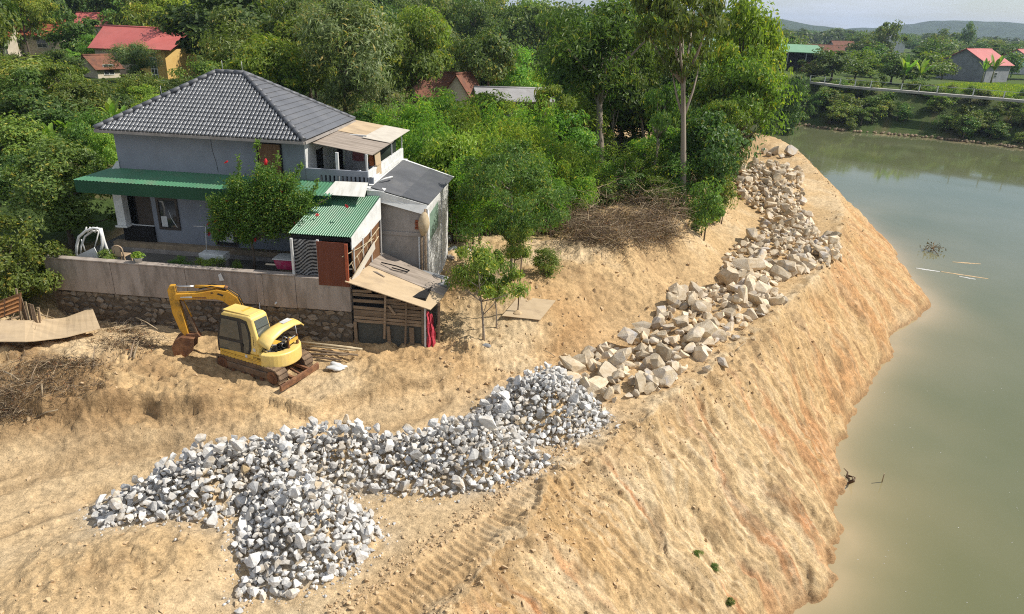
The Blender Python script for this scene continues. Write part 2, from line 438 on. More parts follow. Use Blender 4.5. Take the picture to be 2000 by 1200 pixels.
RUTS = [_poly([(-80, 985, 4.4), (60, 935, 4.4), (160, 905, 4.5), (260, 890, 4.5), (420, 872, 4.5), (560, 850, 4.6)]), _poly([(-80, 955, 4.4), (60, 915, 4.5), (200, 884, 4.5), (330, 872, 4.5)]), _poly([(-80, 1075, 4.5), (40, 1030, 4.4), (150, 985, 4.4), (190, 955, 4.4)]), _poly([(690, 830, 4.6), (760, 822, 4.6), (830, 800, 4.6), (870, 770, 4.7)]), _poly([(640, 1330, 4.4), (800, 1215, 4.4), (900, 1145, 4.4), (1000, 1065, 4.4), (1070, 1010, 4.4)])]
def heap_h(x, y):
    d, _, _ = seg_dist(x, y, GREY_POLY, True); ins = in_poly(x, y, GREY_POLY)
    d = np.where(ins, d, 0)
    h = np.zeros_like(x)
    for c, s, a in _bumps: h = h + 1.25 * a * np.exp(-((x - c.x) ** 2 + (y - c.y) ** 2) / (2 * s * s * 0.8))
    g = (0.30 + h) * (1 - np.exp(-d / 0.75))
    d2, _, _ = seg_dist(x, y, OCHRE_POLY, True); ins2 = in_poly(x, y, OCHRE_POLY)
    d2 = np.where(ins2, d2, 0)
    o = 0.75 * (1 - np.exp(-d2 / 1.3))
    return g, o

def ground_full(x, y, fine=True):
    """height and colour weights of the land at arrays x, y"""
    x = np.asarray(x, float); y = np.asarray(y, float)
    r = np.hypot(x, y)
    x_, y_ = x, y
    wamp = sstep(80, 60, r)
    x = x + wamp * (0.35 * fbm(x_ / 1.3, y_ / 1.3, 71, 3) + 0.16 * fbm(x_ / 0.3, y_ / 0.3, 73, 3))
    y = y + wamp * (0.35 * fbm(x_ / 1.3, y_ / 1.3, 75, 3) + 0.16 * fbm(x_ / 0.3, y_ / 0.3, 77, 3))
    dsh, ash, ish = seg_dist(x, y, SHORE + FARSH)
    dcr, acr, _ = seg_dist(x, y, CREST)
    wet = in_poly(x, y, WATER_POLY); plat = in_poly(x, y, PLATEAU)
    nearside = (ish < len(SHORE) - 1)
    x, y = x_, y_
    lz = _rbf(np.clip(x, -60, 30), np.clip(y, -10, 80))
    far_z = 6.4 + 1.2 * sstep(0, 60, -x) + 7.0 * sstep(70, 260, y) * sstep(10, -60, x - 0.12 * y) + 1.2 * fbm(x / 60.0, y / 60.0, 91, 2) * sstep(90, 160, r)
    w = sstep(56, 84, y + 0.35 * np.abs(x + 8) - 6)
    zp = lz * (1 - w) + far_z * w
    t = np.where(plat, 1.0, dsh / (dsh + dcr + 1e-6))
    fs = 1 - np.exp(-dsh / 7.0) * (1 - dsh / (dsh + 9.0))
    far_land = (~nearside) & (~wet)
    bankp = np.where(nearside, np.clip(t, 0, 1) ** 0.9, sstep(0, 17, dsh))
    z = np.where(far_land & ~plat, far_z * bankp, zp * bankp)
    z = np.where(plat & nearside, zp, z)
    z = np.where(plat & ~nearside, far_z * bankp, z)
    slope = np.where(plat | wet | ~nearside, 0.0, np.sin(np.pi * np.clip(t, 0, 1)) ** 0.6)
    trd, tra, _ = seg_dist(x, y, TRACK)
    road = sstep(1.3, 0.3, trd)
    # trafficked bench: everything close to level 4.4
    flat = sstep(0.55, 0.05, np.abs(zp - 4.42)) * plat * (r < 90)
    nearw = sstep(95, 60, r)
    rough = (1 - 0.72 * flat) * nearw * plat
    rutw = np.zeros_like(x)
    if True:
        z = z + plat * nearw * (0.10 * fbm(x / 1.7, y / 1.7, 3, 3) * (0.35 + rough) + 0.10 * rough * (1 - 2 * np.abs(fbm(x / 0.9, y / 0.9, 5, 3))) * (0.4 + 0.9 * sstep(-0.2, 0.4, fbm(x / 4.0, y / 4.0, 4, 2))) + 0.06 * (0.06 + rough * sstep(-0.3, 0.35, fbm(x / 2.2, y / 2.2, 10, 2))) * (1 - 2 * np.abs(fbm(x / 0.42 + 0.4 * fbm(x, y, 6, 2), y / 0.42, 8, 3))))
        z = z + nearw * (0.030 * fbm(x / 0.33, y / 0.33, 7, 3) * (0.4 + rough + 0.6 * slope) + 0.020 * fbm(x / 0.11, y / 0.11, 9, 2) * (0.4 + rough + 0.5 * slope))
        dug = np.clip(np.exp(-(((x + 11.5) / 6.0) ** 2 + ((y - 17.6) / 2.0) ** 2)) + 0.9 * np.exp(-(((x + 0.5) / 4.5) ** 2 + ((y - 20.5) / 1.6) ** 2)) + 0.8 * np.exp(-(((x - 4) / 6.0) ** 2 + ((y - 27.5) / 3.5) ** 2)), 0, 1) * plat * sstep(1.5, 2.6, np.hypot(x + 7.45, y - 18.9))
        bl = 1 - 2 * np.abs(fbm(x / 0.75 + 0.5 * fbm(x / 0.4, y / 0.4, 14, 2), y / 0.6, 12, 4))
        z = z + dug * (0.17 * np.clip(bl, -0.6, 0.8) + 0.07 * (1 - 2 * np.abs(fbm(x / 0.26, y / 0.26, 16, 3))) + 0.035 * fbm(x / 0.09, y / 0.09, 18, 2))
        # broken earth: lumps and clods with sharp joints between them
        patch = sstep(-0.15, 0.35, fbm(x / 1.6, y / 1.6, 80, 3))
        lump = np.sqrt(np.clip(0.45 - worley(x / 0.42 + 0.25 * fbm(x / 0.3, y / 0.3, 81, 2), y / 0.34, 82) ** 2, 0, 1))
        lump2 = np.sqrt(np.clip(0.40 - worley(x / 0.17, y / 0.14, 84) ** 2, 0, 1))
        exm = sstep(1.5, 2.6, np.hypot(x + 7.45, y - 18.9)); rg = np.clip(rough * 0.8 + dug * 0.7, 0, 1.2) * nearw * exm
        z = z + rg * (0.13 * patch * (lump - 0.3) + 0.055 * (0.35 + patch) * (lump2 - 0.3))
        z = z + slope * nearw * 0.05 * sstep(0.15, 0.45, fbm(x / 1.3, y / 1.3, 86, 3)) * (lump2 - 0.2)
        # cut ledge behind the road and the grey heap
        ld, la, _ = seg_dist(x + 0.30 * fbm(x / 1.1, y / 1.1, 87, 3), y + 0.30 * fbm(x / 1.1, y / 1.1, 88, 3), LEDGE)
        lside = in_poly(x + 0.30 * fbm(x / 1.1, y / 1.1, 87, 3), y + 0.30 * fbm(x / 1.1, y / 1.1, 88, 3), LEDGE + [(30, 60), (-80, 60), (-80, LEDGE[0][1])])
        z = z + exm * plat * nearw * np.where(lside, 0.34 * np.exp(-ld / 1.3) * sstep(0.0, 0.10, ld), 0) - plat * nearw * np.where(lside, 0, 0.08 * np.exp(-ld / 0.4))
        # rain rills and bucket scrapes running down the cut bank
        wob = acr + 0.5 * fbm(x / 2.5, y / 2.5, 13, 2)
        rill = fbm(wob / 0.42, t * 1.6 + 3, 15, 3)
        z = z + slope * nearw * (0.06 * rill + 0.22 * fbm(wob / 2.1, t * 1.3, 19, 3) - 0.07 * np.abs(fbm(wob / 0.15 + 2 * fbm(x, y, 24, 2), t * 3.4, 23, 2)) - 0.10 * sstep(0.25, 0.5, fbm(wob / 0.8, t * 4.0, 29, 3)))
        z = z + nearw * (y < 45) * np.exp(-((dcr - 0.1) / 0.32) ** 2) * (0.10 + 0.16 * fbm(x / 0.35, y / 0.35, 33, 3))
        for ru in RUTS:
            dr_, _, _ = seg_dist(x, y, ru); z = z - 0.09 * np.exp(-(dr_ / 0.18) ** 2) + 0.05 * np.exp(-((dr_ - 0.36) / 0.12) ** 2); rutw = np.maximum(rutw, np.exp(-(dr_ / 0.24) ** 2))
        crumble = sstep(0.75, 1.0, t) * (~plat)
        z = z + crumble * nearw * 0.07 * fbm(x / 0.25, y / 0.25, 27, 3)
    # crawler imprint
    bandm = sstep(0.46, 0.40, trd) * sstep(0, 0.6, r - 8)
    z = z - 0.05 * sstep(0.55, 0.42, trd) + bandm * 0.034 * np.cos(tra * 2 * np.pi / 0.19) + 0.07 * np.exp(-((trd - 0.62) / 0.13) ** 2) * (0.4 + 0.6 * vnoise(x / 0.3, y / 0.3, 31))
    g, o = heap_h(x, y)
    z = z + 0.62 * g + 0.45 * o
    rutw = rutw * plat
    under = np.where(wet, -np.minimum(dsh * 0.55, 2.5), 0)
    z = np.where(wet, under, z)
    z = np.where(wet | (r < 95), z, np.maximum(z, 0.02))
    return z, dict(slope=slope, t=t, plat=plat, wet=wet, flat=flat, road=road, trd=trd, g=g, o=o, arc=acr, dsh=dsh, dcr=dcr, rut=rutw, nearside=nearside, r=r, zp=zp)

def gz(x, y):
    return float(ground_full(np.array([x]), np.array([y]))[0][0])
def gza(xy):
    xy = np.asarray(xy, float); return ground_full(xy[:, 0], xy[:, 1])[0]

def ground_colour(x, y, z, k):
    n1 = fbm(x / 3.1, y / 3.1, 41, 4); n2 = fbm(x / 0.7, y / 0.7, 43, 3); n3 = fbm(x / 9.0, y / 9.0, 47, 3)
    wob = k['arc'] + 0.6 * fbm(x / 2.5, y / 2.5, 13, 2)
    st = fbm(wob / 0.55, k['t'] * 1.2, 51, 3); st2 = fbm(wob / 2.6, k['t'] * 0.9, 53, 2)
    sand = np.array((0.54, 0.372, 0.192)); pale = np.array((0.65, 0.51, 0.325)); ochre = np.array((0.44, 0.255, 0.10)); brown = np.array((0.25, 0.155, 0.075)); red = np.array((0.49, 0.225, 0.095)); soil = np.array((0.42, 0.282, 0.145))
    def mixc(a, b, f): return a + (b - a) * f[:, None]
    c = np.tile(sand, (len(x), 1))
    c = mixc(c, soil, sstep(0.1, 0.5, n1) * (1 - k['flat']) * 0.8)
    c = mixc(c, brown, sstep(0.25, 0.6, n2 * 0.6 + n1 * 0.5) * (1 - 0.6 * k['flat']) * 0.55)
    c = mixc(c, pale, sstep(0.0, 0.55, -n1 + 0.3 * n2) * 0.55)
    c = mixc(c, ochre, k['road'] * 0.35)
    c = mixc(c, pale, np.clip(k['flat'] * sstep(13, -2, x + 3) * sstep(-0.3, 0.3, n3 + 0.3), 0, 1) * 0.4)
    c = mixc(c, soil * 0.8, k['rut'] * 0.5)
    dm = np.exp(-(((x + 13) / 5.0) ** 2 + ((y - 17.2) / 2.2) ** 2)); dm2 = np.exp(-(((x + 1) / 5.5) ** 2 + ((y - 22.5) / 3.0) ** 2))
    c = mixc(c, brown * 1.15, np.clip(dm * 1.1, 0, 1) * sstep(-0.25, 0.35, n2 + 0.5 * n1) * 0.8)
    c = mixc(c, np.array((0.44, 0.25, 0.105)), np.clip(dm2 * 1.1, 0, 1) * sstep(-0.4, 0.3, n1) * 0.65)
    c = mixc(c, pale, (y < 45) * k['plat'] * np.exp(-((k['dcr'] - 0.2) / 0.6) ** 2) * sstep(-0.3, 0.3, n2) * 0.6)
    sl = np.clip(k['slope'] * 1.5, 0, 1)
    cs = np.tile(np.array((0.56, 0.395, 0.21)), (len(x), 1))
    cs = mixc(cs, pale, sstep(-0.1, 0.45, st) * 0.75)
    cs = mixc(cs, ochre, sstep(0.0, 0.45, st2) * 0.7)
    cs = mixc(cs, red, sstep(0.0, 0.35, st + 0.55 * st2 - 0.75 * k['t'] + 0.22 + 0.38 * sstep(16, 22, y)) * 0.85)
    fine = fbm(wob / 0.13, k['t'] * 2.4, 57, 2)
    cs = mixc(cs, soil * 0.75, sstep(0.05, 0.45, fine) * 0.4)
    cs = mixc(cs, pale * 1.05, sstep(0.05, 0.45, -fine) * 0.45)
    cs = mixc(cs, np.array((0.55, 0.335, 0.145)), sstep(18, 26, y) * 0.45)
    cs = mixc(cs, brown, sstep(0.30, 0.55, n2 + 0.4 * st) * 0.6)
    far_damp = sstep(30, 60, y)
    c = mixc(c, cs, sl)
    # damp rim at the water line
    rim = sstep(0.35, 0.05, z) * k['nearside']
    c = mixc(c, np.array((0.30, 0.17, 0.08)), rim * 0.75)
    near_ = y < 40; dgh = np.full(len(x), 9.0); dgh[near_] = seg_dist(x[near_], y[near_], GREY_POLY, True)[0]; dgh = np.where(k['g'] > 0.001, 0, dgh)
    c = mixc(c, np.array((0.43, 0.375, 0.295)), np.exp(-dgh / 0.28) * sstep(-0.5, 0.3, n2) * 0.75)
    # forest floor and grass away from the works
    fx = x - 0.0
    green = np.clip(sstep(30, 38, y + 0.55 * x - 2 + 4 * n1) * sstep(14, 6, x - (y - 42) * 0.55) , 0, 1)
    dcrest, _, _ = seg_dist(x, y, CREST)
    green = np.where(k['plat'] & (y > 30), sstep(9.5, 13.5, dcrest + 1.2 * n1), green * 0)
    green = np.maximum(green, sstep(-15.6, -16.6, x + 0.4 * n1) * sstep(19.8, 20.8, y + 0.3 * n1))
    green = np.maximum(green, sstep(78, 90, k['r']))
    green = np.where(k['nearside'] & (~k['plat']) & (k['r'] < 90), 0, green)
    g1 = np.array((0.055, 0.085, 0.022)); g2 = np.array((0.12, 0.10, 0.045))
    gc = mixc(np.tile(g1, (len(x), 1)), g2, sstep(0.0, 0.5, n1 + 0.3 * n2))
    fld = (~k['nearside']) * sstep(14, 22, k['dsh'])
    gc = mixc(gc, np.array((0.10, 0.15, 0.03)), fld * 0.6)
    c = mixc(c, gc, green)
    return np.clip(c, 0.01, 0.9), green

ang = np.radians(np.linspace(-52, 52, 860))
rr = np.concatenate([np.geomspace(3.0, 9.5, 60, endpoint=False), np.geomspace(9.5, 30, 330, endpoint=False), np.geomspace(30, 75, 130, endpoint=False), np.geomspace(75, 6000, 110)])
RR, AA = np.meshgrid(rr, ang, indexing='ij')
gx = (RR * np.sin(AA)).ravel(); gy = (RR * np.cos(AA)).ravel()
gzv, gk = ground_full(gx, gy)
gcol, ggreen = ground_colour(gx, gy, gzv, gk)
nr, na = RR.shape
_gz2 = gzv.reshape(nr, na); _a0, _da = ang[0], ang[1] - ang[0]
def gz(x, y):
    r = math.hypot(x, y); fa = (math.atan2(x, y) - _a0) / _da
    if not (rr[0] < r < rr[-2] and 0 <= fa < na - 1): return float(ground_full(np.array([x]), np.array([y]))[0][0])
    i = int(np.searchsorted(rr, r)) - 1; fr = (r - rr[i]) / (rr[i + 1] - rr[i]); j = int(fa); fa -= j
    return float((_gz2[i, j] * (1 - fa) + _gz2[i, j + 1] * fa) * (1 - fr) + (_gz2[i + 1, j] * (1 - fa) + _gz2[i + 1, j + 1] * fa) * fr)
ii = (np.arange(nr - 1)[:, None] * na + np.arange(na - 1)[None, :]).ravel()
quads = np.stack([ii, ii + 1, ii + na + 1, ii + na], 1)

m_earth, nt, b, out = nodes_of('earth')
N = nt.nodes.new; L = nt.links.new
a = N('ShaderNodeAttribute'); a.attribute_name = 'earth'
geo = N('ShaderNodeNewGeometry')
n1 = N('ShaderNodeTexNoise'); n1.inputs['Scale'].default_value = 5.0; n1.inputs['Detail'].default_value = 9; n1.inputs['Roughness'].default_value = 0.72
L(geo.outputs['Position'], n1.inputs['Vector'])
mr = N('ShaderNodeMapRange'); mr.inputs[1].default_value = 0.3; mr.inputs[2].default_value = 0.72; mr.inputs[3].default_value = 0.52; mr.inputs[4].default_value = 1.30
L(n1.outputs[0], mr.inputs[0])
n2 = N('ShaderNodeTexNoise'); n2.inputs['Scale'].default_value = 26.0; n2.inputs['Detail'].default_value = 5; n2.inputs['Roughness'].default_value = 0.7
L(geo.outputs['Position'], n2.inputs['Vector'])
mr2 = N('ShaderNodeMapRange'); mr2.inputs[1].default_value = 0.25; mr2.inputs[2].default_value = 0.75; mr2.inputs[3].default_value = 0.62; mr2.inputs[4].default_value = 1.30
L(n2.outputs[0], mr2.inputs[0])
mm0 = N('ShaderNodeMath'); mm0.operation = 'MULTIPLY'; L(mr.outputs[0], mm0.inputs[0]); L(mr2.outputs[0], mm0.inputs[1])
# small dark holes, crumbs and cracks
n4 = N('ShaderNodeTexNoise'); n4.inputs['Scale'].default_value = 13.0; n4.inputs['Detail'].default_value = 10; n4.inputs['Roughness'].default_value = 0.8; n4.inputs['Distortion'].default_value = 0.6
L(geo.outputs['Position'], n4.inputs['Vector'])
mr4 = N('ShaderNodeMapRange'); mr4.inputs[1].default_value = 0.30; mr4.inputs[2].default_value = 0.42; mr4.inputs[3].default_value = 0.42; mr4.inputs[4].default_value = 1.0; L(n4.outputs[0], mr4.inputs[0])
mm1 = N('ShaderNodeMath'); mm1.operation = 'MULTIPLY'; L(mm0.outputs[0], mm1.inputs[0]); L(mr4.outputs[0], mm1.inputs[1])
# scrape marks and wash lines running down the cut bank
mpb = N('ShaderNodeMapping'); mpb.vector_type = 'TEXTURE'; mpb.inputs['Rotation'].default_value = (0, 0, radians(-33)); mpb.inputs['Scale'].default_value = (1.6, 0.13, 0.8); L(geo.outputs['Position'], mpb.inputs['Vector'])
n5 = N('ShaderNodeTexNoise'); n5.inputs['Scale'].default_value = 1.0; n5.inputs['Detail'].default_value = 7; n5.inputs['Roughness'].default_value = 0.68; n5.inputs['Distortion'].default_value = 0.25; L(mpb.outputs[0], n5.inputs['Vector'])
mr5 = N('ShaderNodeMapRange'); mr5.inputs[1].default_value = 0.36; mr5.inputs[2].default_value = 0.60; mr5.inputs[3].default_value = 0.74; mr5.inputs[4].default_value = 1.13; L(n5.outputs[0], mr5.inputs[0])
ab = N('ShaderNodeAttribute'); ab.attribute_name = 'bank'
mb5 = N('ShaderNodeMix'); mb5.data_type = 'FLOAT'; L(ab.outputs['Fac'], mb5.inputs[0]); mb5.inputs[2].default_value = 1.0; L(mr5.outputs[0], mb5.inputs[3])
mm = N('ShaderNodeMath'); mm.operation = 'MULTIPLY'; L(mm1.outputs[0], mm.inputs[0]); L(mb5.outputs[0], mm.inputs[1])
hs = N('ShaderNodeHueSaturation'); L(a.outputs['Color'], hs.inputs['Color']); L(mm.outputs[0], hs.inputs['Value']); L(hs.outputs[0], b.inputs['Base Color'])
b.inputs['Roughness'].default_value = 0.95; b.inputs['Specular IOR Level'].default_value = 0.12
bp = N('ShaderNodeBump'); bp.inputs['Strength'].default_value = 0.9; bp.inputs['Distance'].default_value = 0.06
ad = N('ShaderNodeMath'); ad.operation = 'MULTIPLY_ADD'; ad.inputs[1].default_value = 0.4; L(n2.outputs[0], ad.inputs[0]); L(n1.outputs[0], ad.inputs[2])
L(ad.outputs[0], bp.inputs['Height']); L(bp.outputs[0], b.inputs['Normal'])
ground = link('ground', np_mesh('ground', np.c_[gx, gy, gzv], quads, m_earth, smooth=True, attrs={'bank': ('POINT', np.clip(gk['slope'] * 1.3, 0, 1) * (gk['r'] < 95))}, colors=np.c_[gcol, np.ones(len(gx))]))
tag(ground, 'ochre earth bench, cut bank and wooded land along the river', None, None, 'structure')

# ---- river water
m_water, nt, b, out = nodes_of('river_water')
N = nt.nodes.new; L = nt.links.new
geo = N('ShaderNodeNewGeometry')
nz = N('ShaderNodeTexNoise'); nz.inputs['Scale'].default_value = 0.09; nz.inputs['Detail'].default_value = 4; L(geo.outputs['Position'], nz.inputs['Vector'])
rp = N('ShaderNodeValToRGB'); rp.color_ramp.elements[0].position = 0.35; rp.color_ramp.elements[1].position = 0.7
rp.color_ramp.elements[0].color = (0.104, 0.118, 0.052, 1); rp.color_ramp.elements[1].color = (0.142, 0.150, 0.082, 1)
L(nz.outputs[0], rp.inputs[0])
at_ = N('ShaderNodeAttribute'); at_.attribute_name = 'shallow'
mx = N('ShaderNodeMix'); mx.data_type = 'RGBA'; L(at_.outputs['Fac'], mx.inputs['Factor']); L(rp.outputs[0], mx.inputs['A']); mx.inputs['B'].default_value = (0.36, 0.285, 0.165, 1)
L(mx.outputs['Result'], b.inputs['Base Color'])
b.inputs['Roughness'].default_value = 0.06; b.inputs['IOR'].default_value = 1.333; b.inputs['Specular IOR Level'].default_value = 0.5
mp = N('ShaderNodeMapping'); mp.inputs['Scale'].default_value = (1.0, 0.45, 1.0); mp.inputs['Rotation'].default_value = (0, 0, 0.5); L(geo.outputs['Position'], mp.inputs['Vector'])
w1 = N('ShaderNodeTexNoise'); w1.inputs['Scale'].default_value = 1.1; w1.inputs['Detail'].default_value = 3; L(mp.outputs[0], w1.inputs['Vector'])
w2 = N('ShaderNodeTexNoise'); w2.inputs['Scale'].default_value = 0.05; w2.inputs['Detail'].default_value = 2; L(geo.outputs['Position'], w2.inputs['Vector'])
wr = N('ShaderNodeMapRange'); wr.inputs[1].default_value = 0.45; wr.inputs[2].default_value = 0.68; wr.inputs[3].default_value = 0.008; wr.inputs[4].default_value = 0.05; L(w2.outputs[0], wr.inputs[0])
bp = N('ShaderNodeBump'); bp.inputs['Distance'].default_value = 0.25; L(wr.outputs[0], bp.inputs['Strength']); L(w1.outputs[0], bp.inputs['Height']); L(bp.outputs[0], b.inputs['Normal'])
wx = np.concatenate([np.linspace(-20, 60, 161), np.geomspace(61, 420, 40)]); wy = np.concatenate([np.linspace(-30, 60, 181), np.geomspace(61, 140, 40)])
WX, WY = np.meshgrid(wx, wy, indexing='ij'); fx_, fy_ = WX.ravel(), WY.ravel()
dsh, _, _ = seg_dist(fx_, fy_, SHORE); wins = in_poly(fx_, fy_, WATER_POLY)
shal = np.where(wins, np.exp(-dsh / 0.9) * 0.7 + 0.42 * np.exp(-dsh / 4.0) * (0.6 + 0.7 * fbm(fx_ / 5, fy_ / 5, 61, 3)), 0.9)
nx_, ny_ = WX.shape
ii = (np.arange(nx_ - 1)[:, None] * ny_ + np.arange(ny_ - 1)[None, :]).ravel()
wq = np.stack([ii, ii + ny_, ii + ny_ + 1, ii + 1], 1)
keep = (seg_dist(fx_[wq[:, 0]], fy_[wq[:, 0]], SHORE + FARSH)[0] < 10) | wins[wq[:, 0]]
wq = wq[keep]
water = link('river_water', np_mesh('river_water', np.c_[fx_, fy_, np.zeros(len(fx_))], wq, m_water, attrs={'shallow': ('POINT', np.clip(shal, 0, 1))}))
tag(water, 'still olive green river water', None, None, 'structure')

# ---- far hills
def hills(name, X0, X1, Y0, depth, hmax, seed, mat, n=140, m=26):
    X = np.linspace(X0, X1, n); T = np.linspace(0, 1, m); XX, TT = np.meshgrid(X, T, indexing='ij')
    hgt = hmax * (0.42 + 0.5 * fbm(XX / 420.0, XX * 0 + seed, seed, 3) + 0.10 * fbm(XX / 60.0, TT * 3, seed + 5, 3)) * np.sin(np.pi * np.clip(TT * 0.62, 0, 1)) ** 1.2
    V = np.c_[XX.ravel(), (Y0 + TT * depth).ravel(), (5 + np.maximum(hgt, 0)).ravel()]
    ii = (np.arange(n - 1)[:, None] * m + np.arange(m - 1)[None, :]).ravel()
    return tag(link(name, np_mesh(name, V, np.stack([ii, ii + m, ii + m + 1, ii + 1], 1), mat, smooth=True)), 'low wooded hills on the horizon', None, None, 'structure')
m_hill = M('hill_woods', (0.045, 0.075, 0.025), (0.022, 0.042, 0.016), rough=1, scale=0.03, detail=9, bump=0.8, bscale=0.08, bdist=8)
hills('hills', -1200, 2600, 1500, 700, 84, 3, m_hill)
# ================================================================ HOUSE AND YARD
m_wall = M('grey_wall_paint', (0.245, 0.262, 0.298), (0.21, 0.226, 0.26), rough=0.75, scale=1.2, bump=0.15, bscale=25, dirt=(0.16, 0.165, 0.17), dirt_scale=0.9, dirt_amt=0.45)
m_wlight = M('light_wall_paint', (0.66, 0.66, 0.64), (0.52, 0.52, 0.51), rough=0.75, scale=2.0, dirt=(0.30, 0.28, 0.25), dirt_scale=2.2, dirt_amt=0.55, bump=0.15)
m_white = M('white_paint', (0.74, 0.74, 0.72), (0.62, 0.62, 0.60), rough=0.55, scale=3.0, dirt=(0.36, 0.34, 0.30), dirt_scale=2.5, dirt_amt=0.4)
m_tile = M('roof_tile_glaze', (0.185, 0.19, 0.20), (0.13, 0.135, 0.145), rough=0.32, scale=3.0, spec=0.6, objrand=0.10, dirt=(0.10, 0.10, 0.10), dirt_scale=1.2, dirt_amt=0.5)
m_tiledark = M('roof_tile_bed', (0.035, 0.036, 0.04), (0.02, 0.02, 0.022), rough=0.7, scale=5)
m_course = M('roof_course_grey', (0.135, 0.138, 0.148), (0.105, 0.108, 0.116), rough=0.5, scale=1.5, spec=0.4, dirt=(0.17, 0.165, 0.16), dirt_scale=0.8, dirt_amt=0.4, bump=0.2, bscale=12)
m_green = M('green_sheet_metal', (0.088, 0.235, 0.13), (0.072, 0.195, 0.11), rough=0.38, scale=1.0, spec=0.5, dirt=(0.15, 0.20, 0.13), dirt_scale=1.6, dirt_amt=0.6)
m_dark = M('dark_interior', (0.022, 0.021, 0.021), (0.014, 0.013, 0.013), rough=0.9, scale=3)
m_frame = M('dark_brown_frame', (0.075, 0.058, 0.048), (0.05, 0.04, 0.033), rough=0.5, scale=8)
m_door = M('brown_door', (0.20, 0.105, 0.052), (0.15, 0.075, 0.036), rough=0.55, scale=3, stretch=(6, 6, 0.7))
m_beige = M('beige_plinth', (0.38, 0.29, 0.19), (0.27, 0.205, 0.135), rough=0.85, scale=4, dirt=(0.16, 0.13, 0.10), dirt_amt=0.6)
m_cement = M('bare_cement', (0.36, 0.325, 0.295), (0.27, 0.245, 0.22), rough=0.9, scale=2.2, stretch=(1, 1, 0.5), bump=0.3, bscale=18, dirt=(0.19, 0.165, 0.14), dirt_scale=1.3, dirt_amt=0.7)
m_concretewall = M('stained_render', (0.375, 0.32, 0.275), (0.30, 0.25, 0.21), rough=0.92, scale=1.3, detail=9, stretch=(2.2, 2.2, 0.55), bump=0.3, bscale=20, dirt=(0.15, 0.125, 0.10), dirt_scale=1.5, dirt_amt=0.75)
m_rubble = M('wall_stone', (0.27, 0.225, 0.175), (0.17, 0.14, 0.105), rough=0.95, scale=6, bump=0.5, bscale=25, objrand=0.35, dirt=(0.06, 0.05, 0.035), dirt_scale=3, dirt_amt=0.7)
m_mortar = M('wall_mortar', (0.15, 0.122, 0.092), (0.085, 0.068, 0.05), rough=1, scale=9, bump=0.4, bscale=30)
m_yard = M('yard_concrete', (0.175, 0.165, 0.15), (0.11, 0.105, 0.095), rough=0.9, scale=1.6, bump=0.2, bscale=20, dirt=(0.07, 0.065, 0.05), dirt_scale=0.8, dirt_amt=0.7)
m_ply = M('weathered_plywood', (0.52, 0.395, 0.25), (0.45, 0.335, 0.205), rough=0.85, scale=1.1, detail=7, stretch=(1, 2.2, 1), bump=0.15, bscale=20, dirt=(0.27, 0.20, 0.135), dirt_scale=0.9, dirt_amt=0.6)
m_plygrey = M('greyed_plywood', (0.36, 0.30, 0.245), (0.25, 0.205, 0.165), rough=0.9, scale=1.4, stretch=(0.7, 6, 1), bump=0.2, bscale=18, dirt=(0.15, 0.12, 0.09), dirt_scale=1.1, dirt_amt=0.7)
m_plypale = M('pale_fibre_board', (0.53, 0.48, 0.40), (0.46, 0.41, 0.34), rough=0.85, scale=3)
m_plank = M('old_plank', (0.295, 0.215, 0.14), (0.18, 0.125, 0.08), rough=0.9, scale=3.0, stretch=(0.8, 12, 12), bump=0.5, bscale=20, objrand=0.28)
m_redsheet = M('red_brown_sheet', (0.155, 0.042, 0.023), (0.12, 0.034, 0.019), rough=0.5, scale=1.5, stretch=(5, 5, 0.5), dirt=(0.13, 0.05, 0.03), dirt_amt=0.5)
m_redpost = M('red_oxide_post', (0.42, 0.095, 0.04), (0.30, 0.07, 0.03), rough=0.6, scale=6)
m_pipe = M('white_plastic', (0.72, 0.72, 0.70), (0.62, 0.62, 0.60), rough=0.4, scale=5)
m_glass, nt, b, out = nodes_of('window_glass')
b.inputs['Base Color'].default_value = (0.03, 0.035, 0.04, 1); b.inputs['Roughness'].default_value = 0.05; b.inputs['Specular IOR Level'].default_value = 0.8
m_slate = M('dark_roofing_felt', (0.105, 0.108, 0.115), (0.080, 0.082, 0.088), rough=0.7, scale=1.2, detail=6, dirt=(0.15, 0.145, 0.14), dirt_scale=1.0, dirt_amt=0.6, bump=0.15, bscale=12)
m_whitesheet = M('white_roof_sheet', (0.70, 0.69, 0.63), (0.60, 0.585, 0.53), rough=0.6, scale=1.5, stretch=(4, 0.6, 1), dirt=(0.40, 0.36, 0.29), dirt_scale=1.3, dirt_amt=0.5)
m_metal = M('galvanised_tube', (0.52, 0.52, 0.52), (0.38, 0.38, 0.38), rough=0.45, metal=0.4, scale=6)
m_pink = M('faded_pink_cloth', (0.42, 0.17, 0.17), (0.33, 0.12, 0.13), rough=0.9, scale=4, stretch=(8, 8, 1))
m_magenta = M('magenta_plastic', (0.50, 0.045, 0.12), (0.40, 0.03, 0.09), rough=0.4, scale=4, dirt=(0.5, 0.3, 0.3), dirt_scale=5, dirt_amt=0.5)
m_tarp = M('dark_green_tarp', (0.030, 0.042, 0.028), (0.018, 0.026, 0.018), rough=0.6, scale=4)

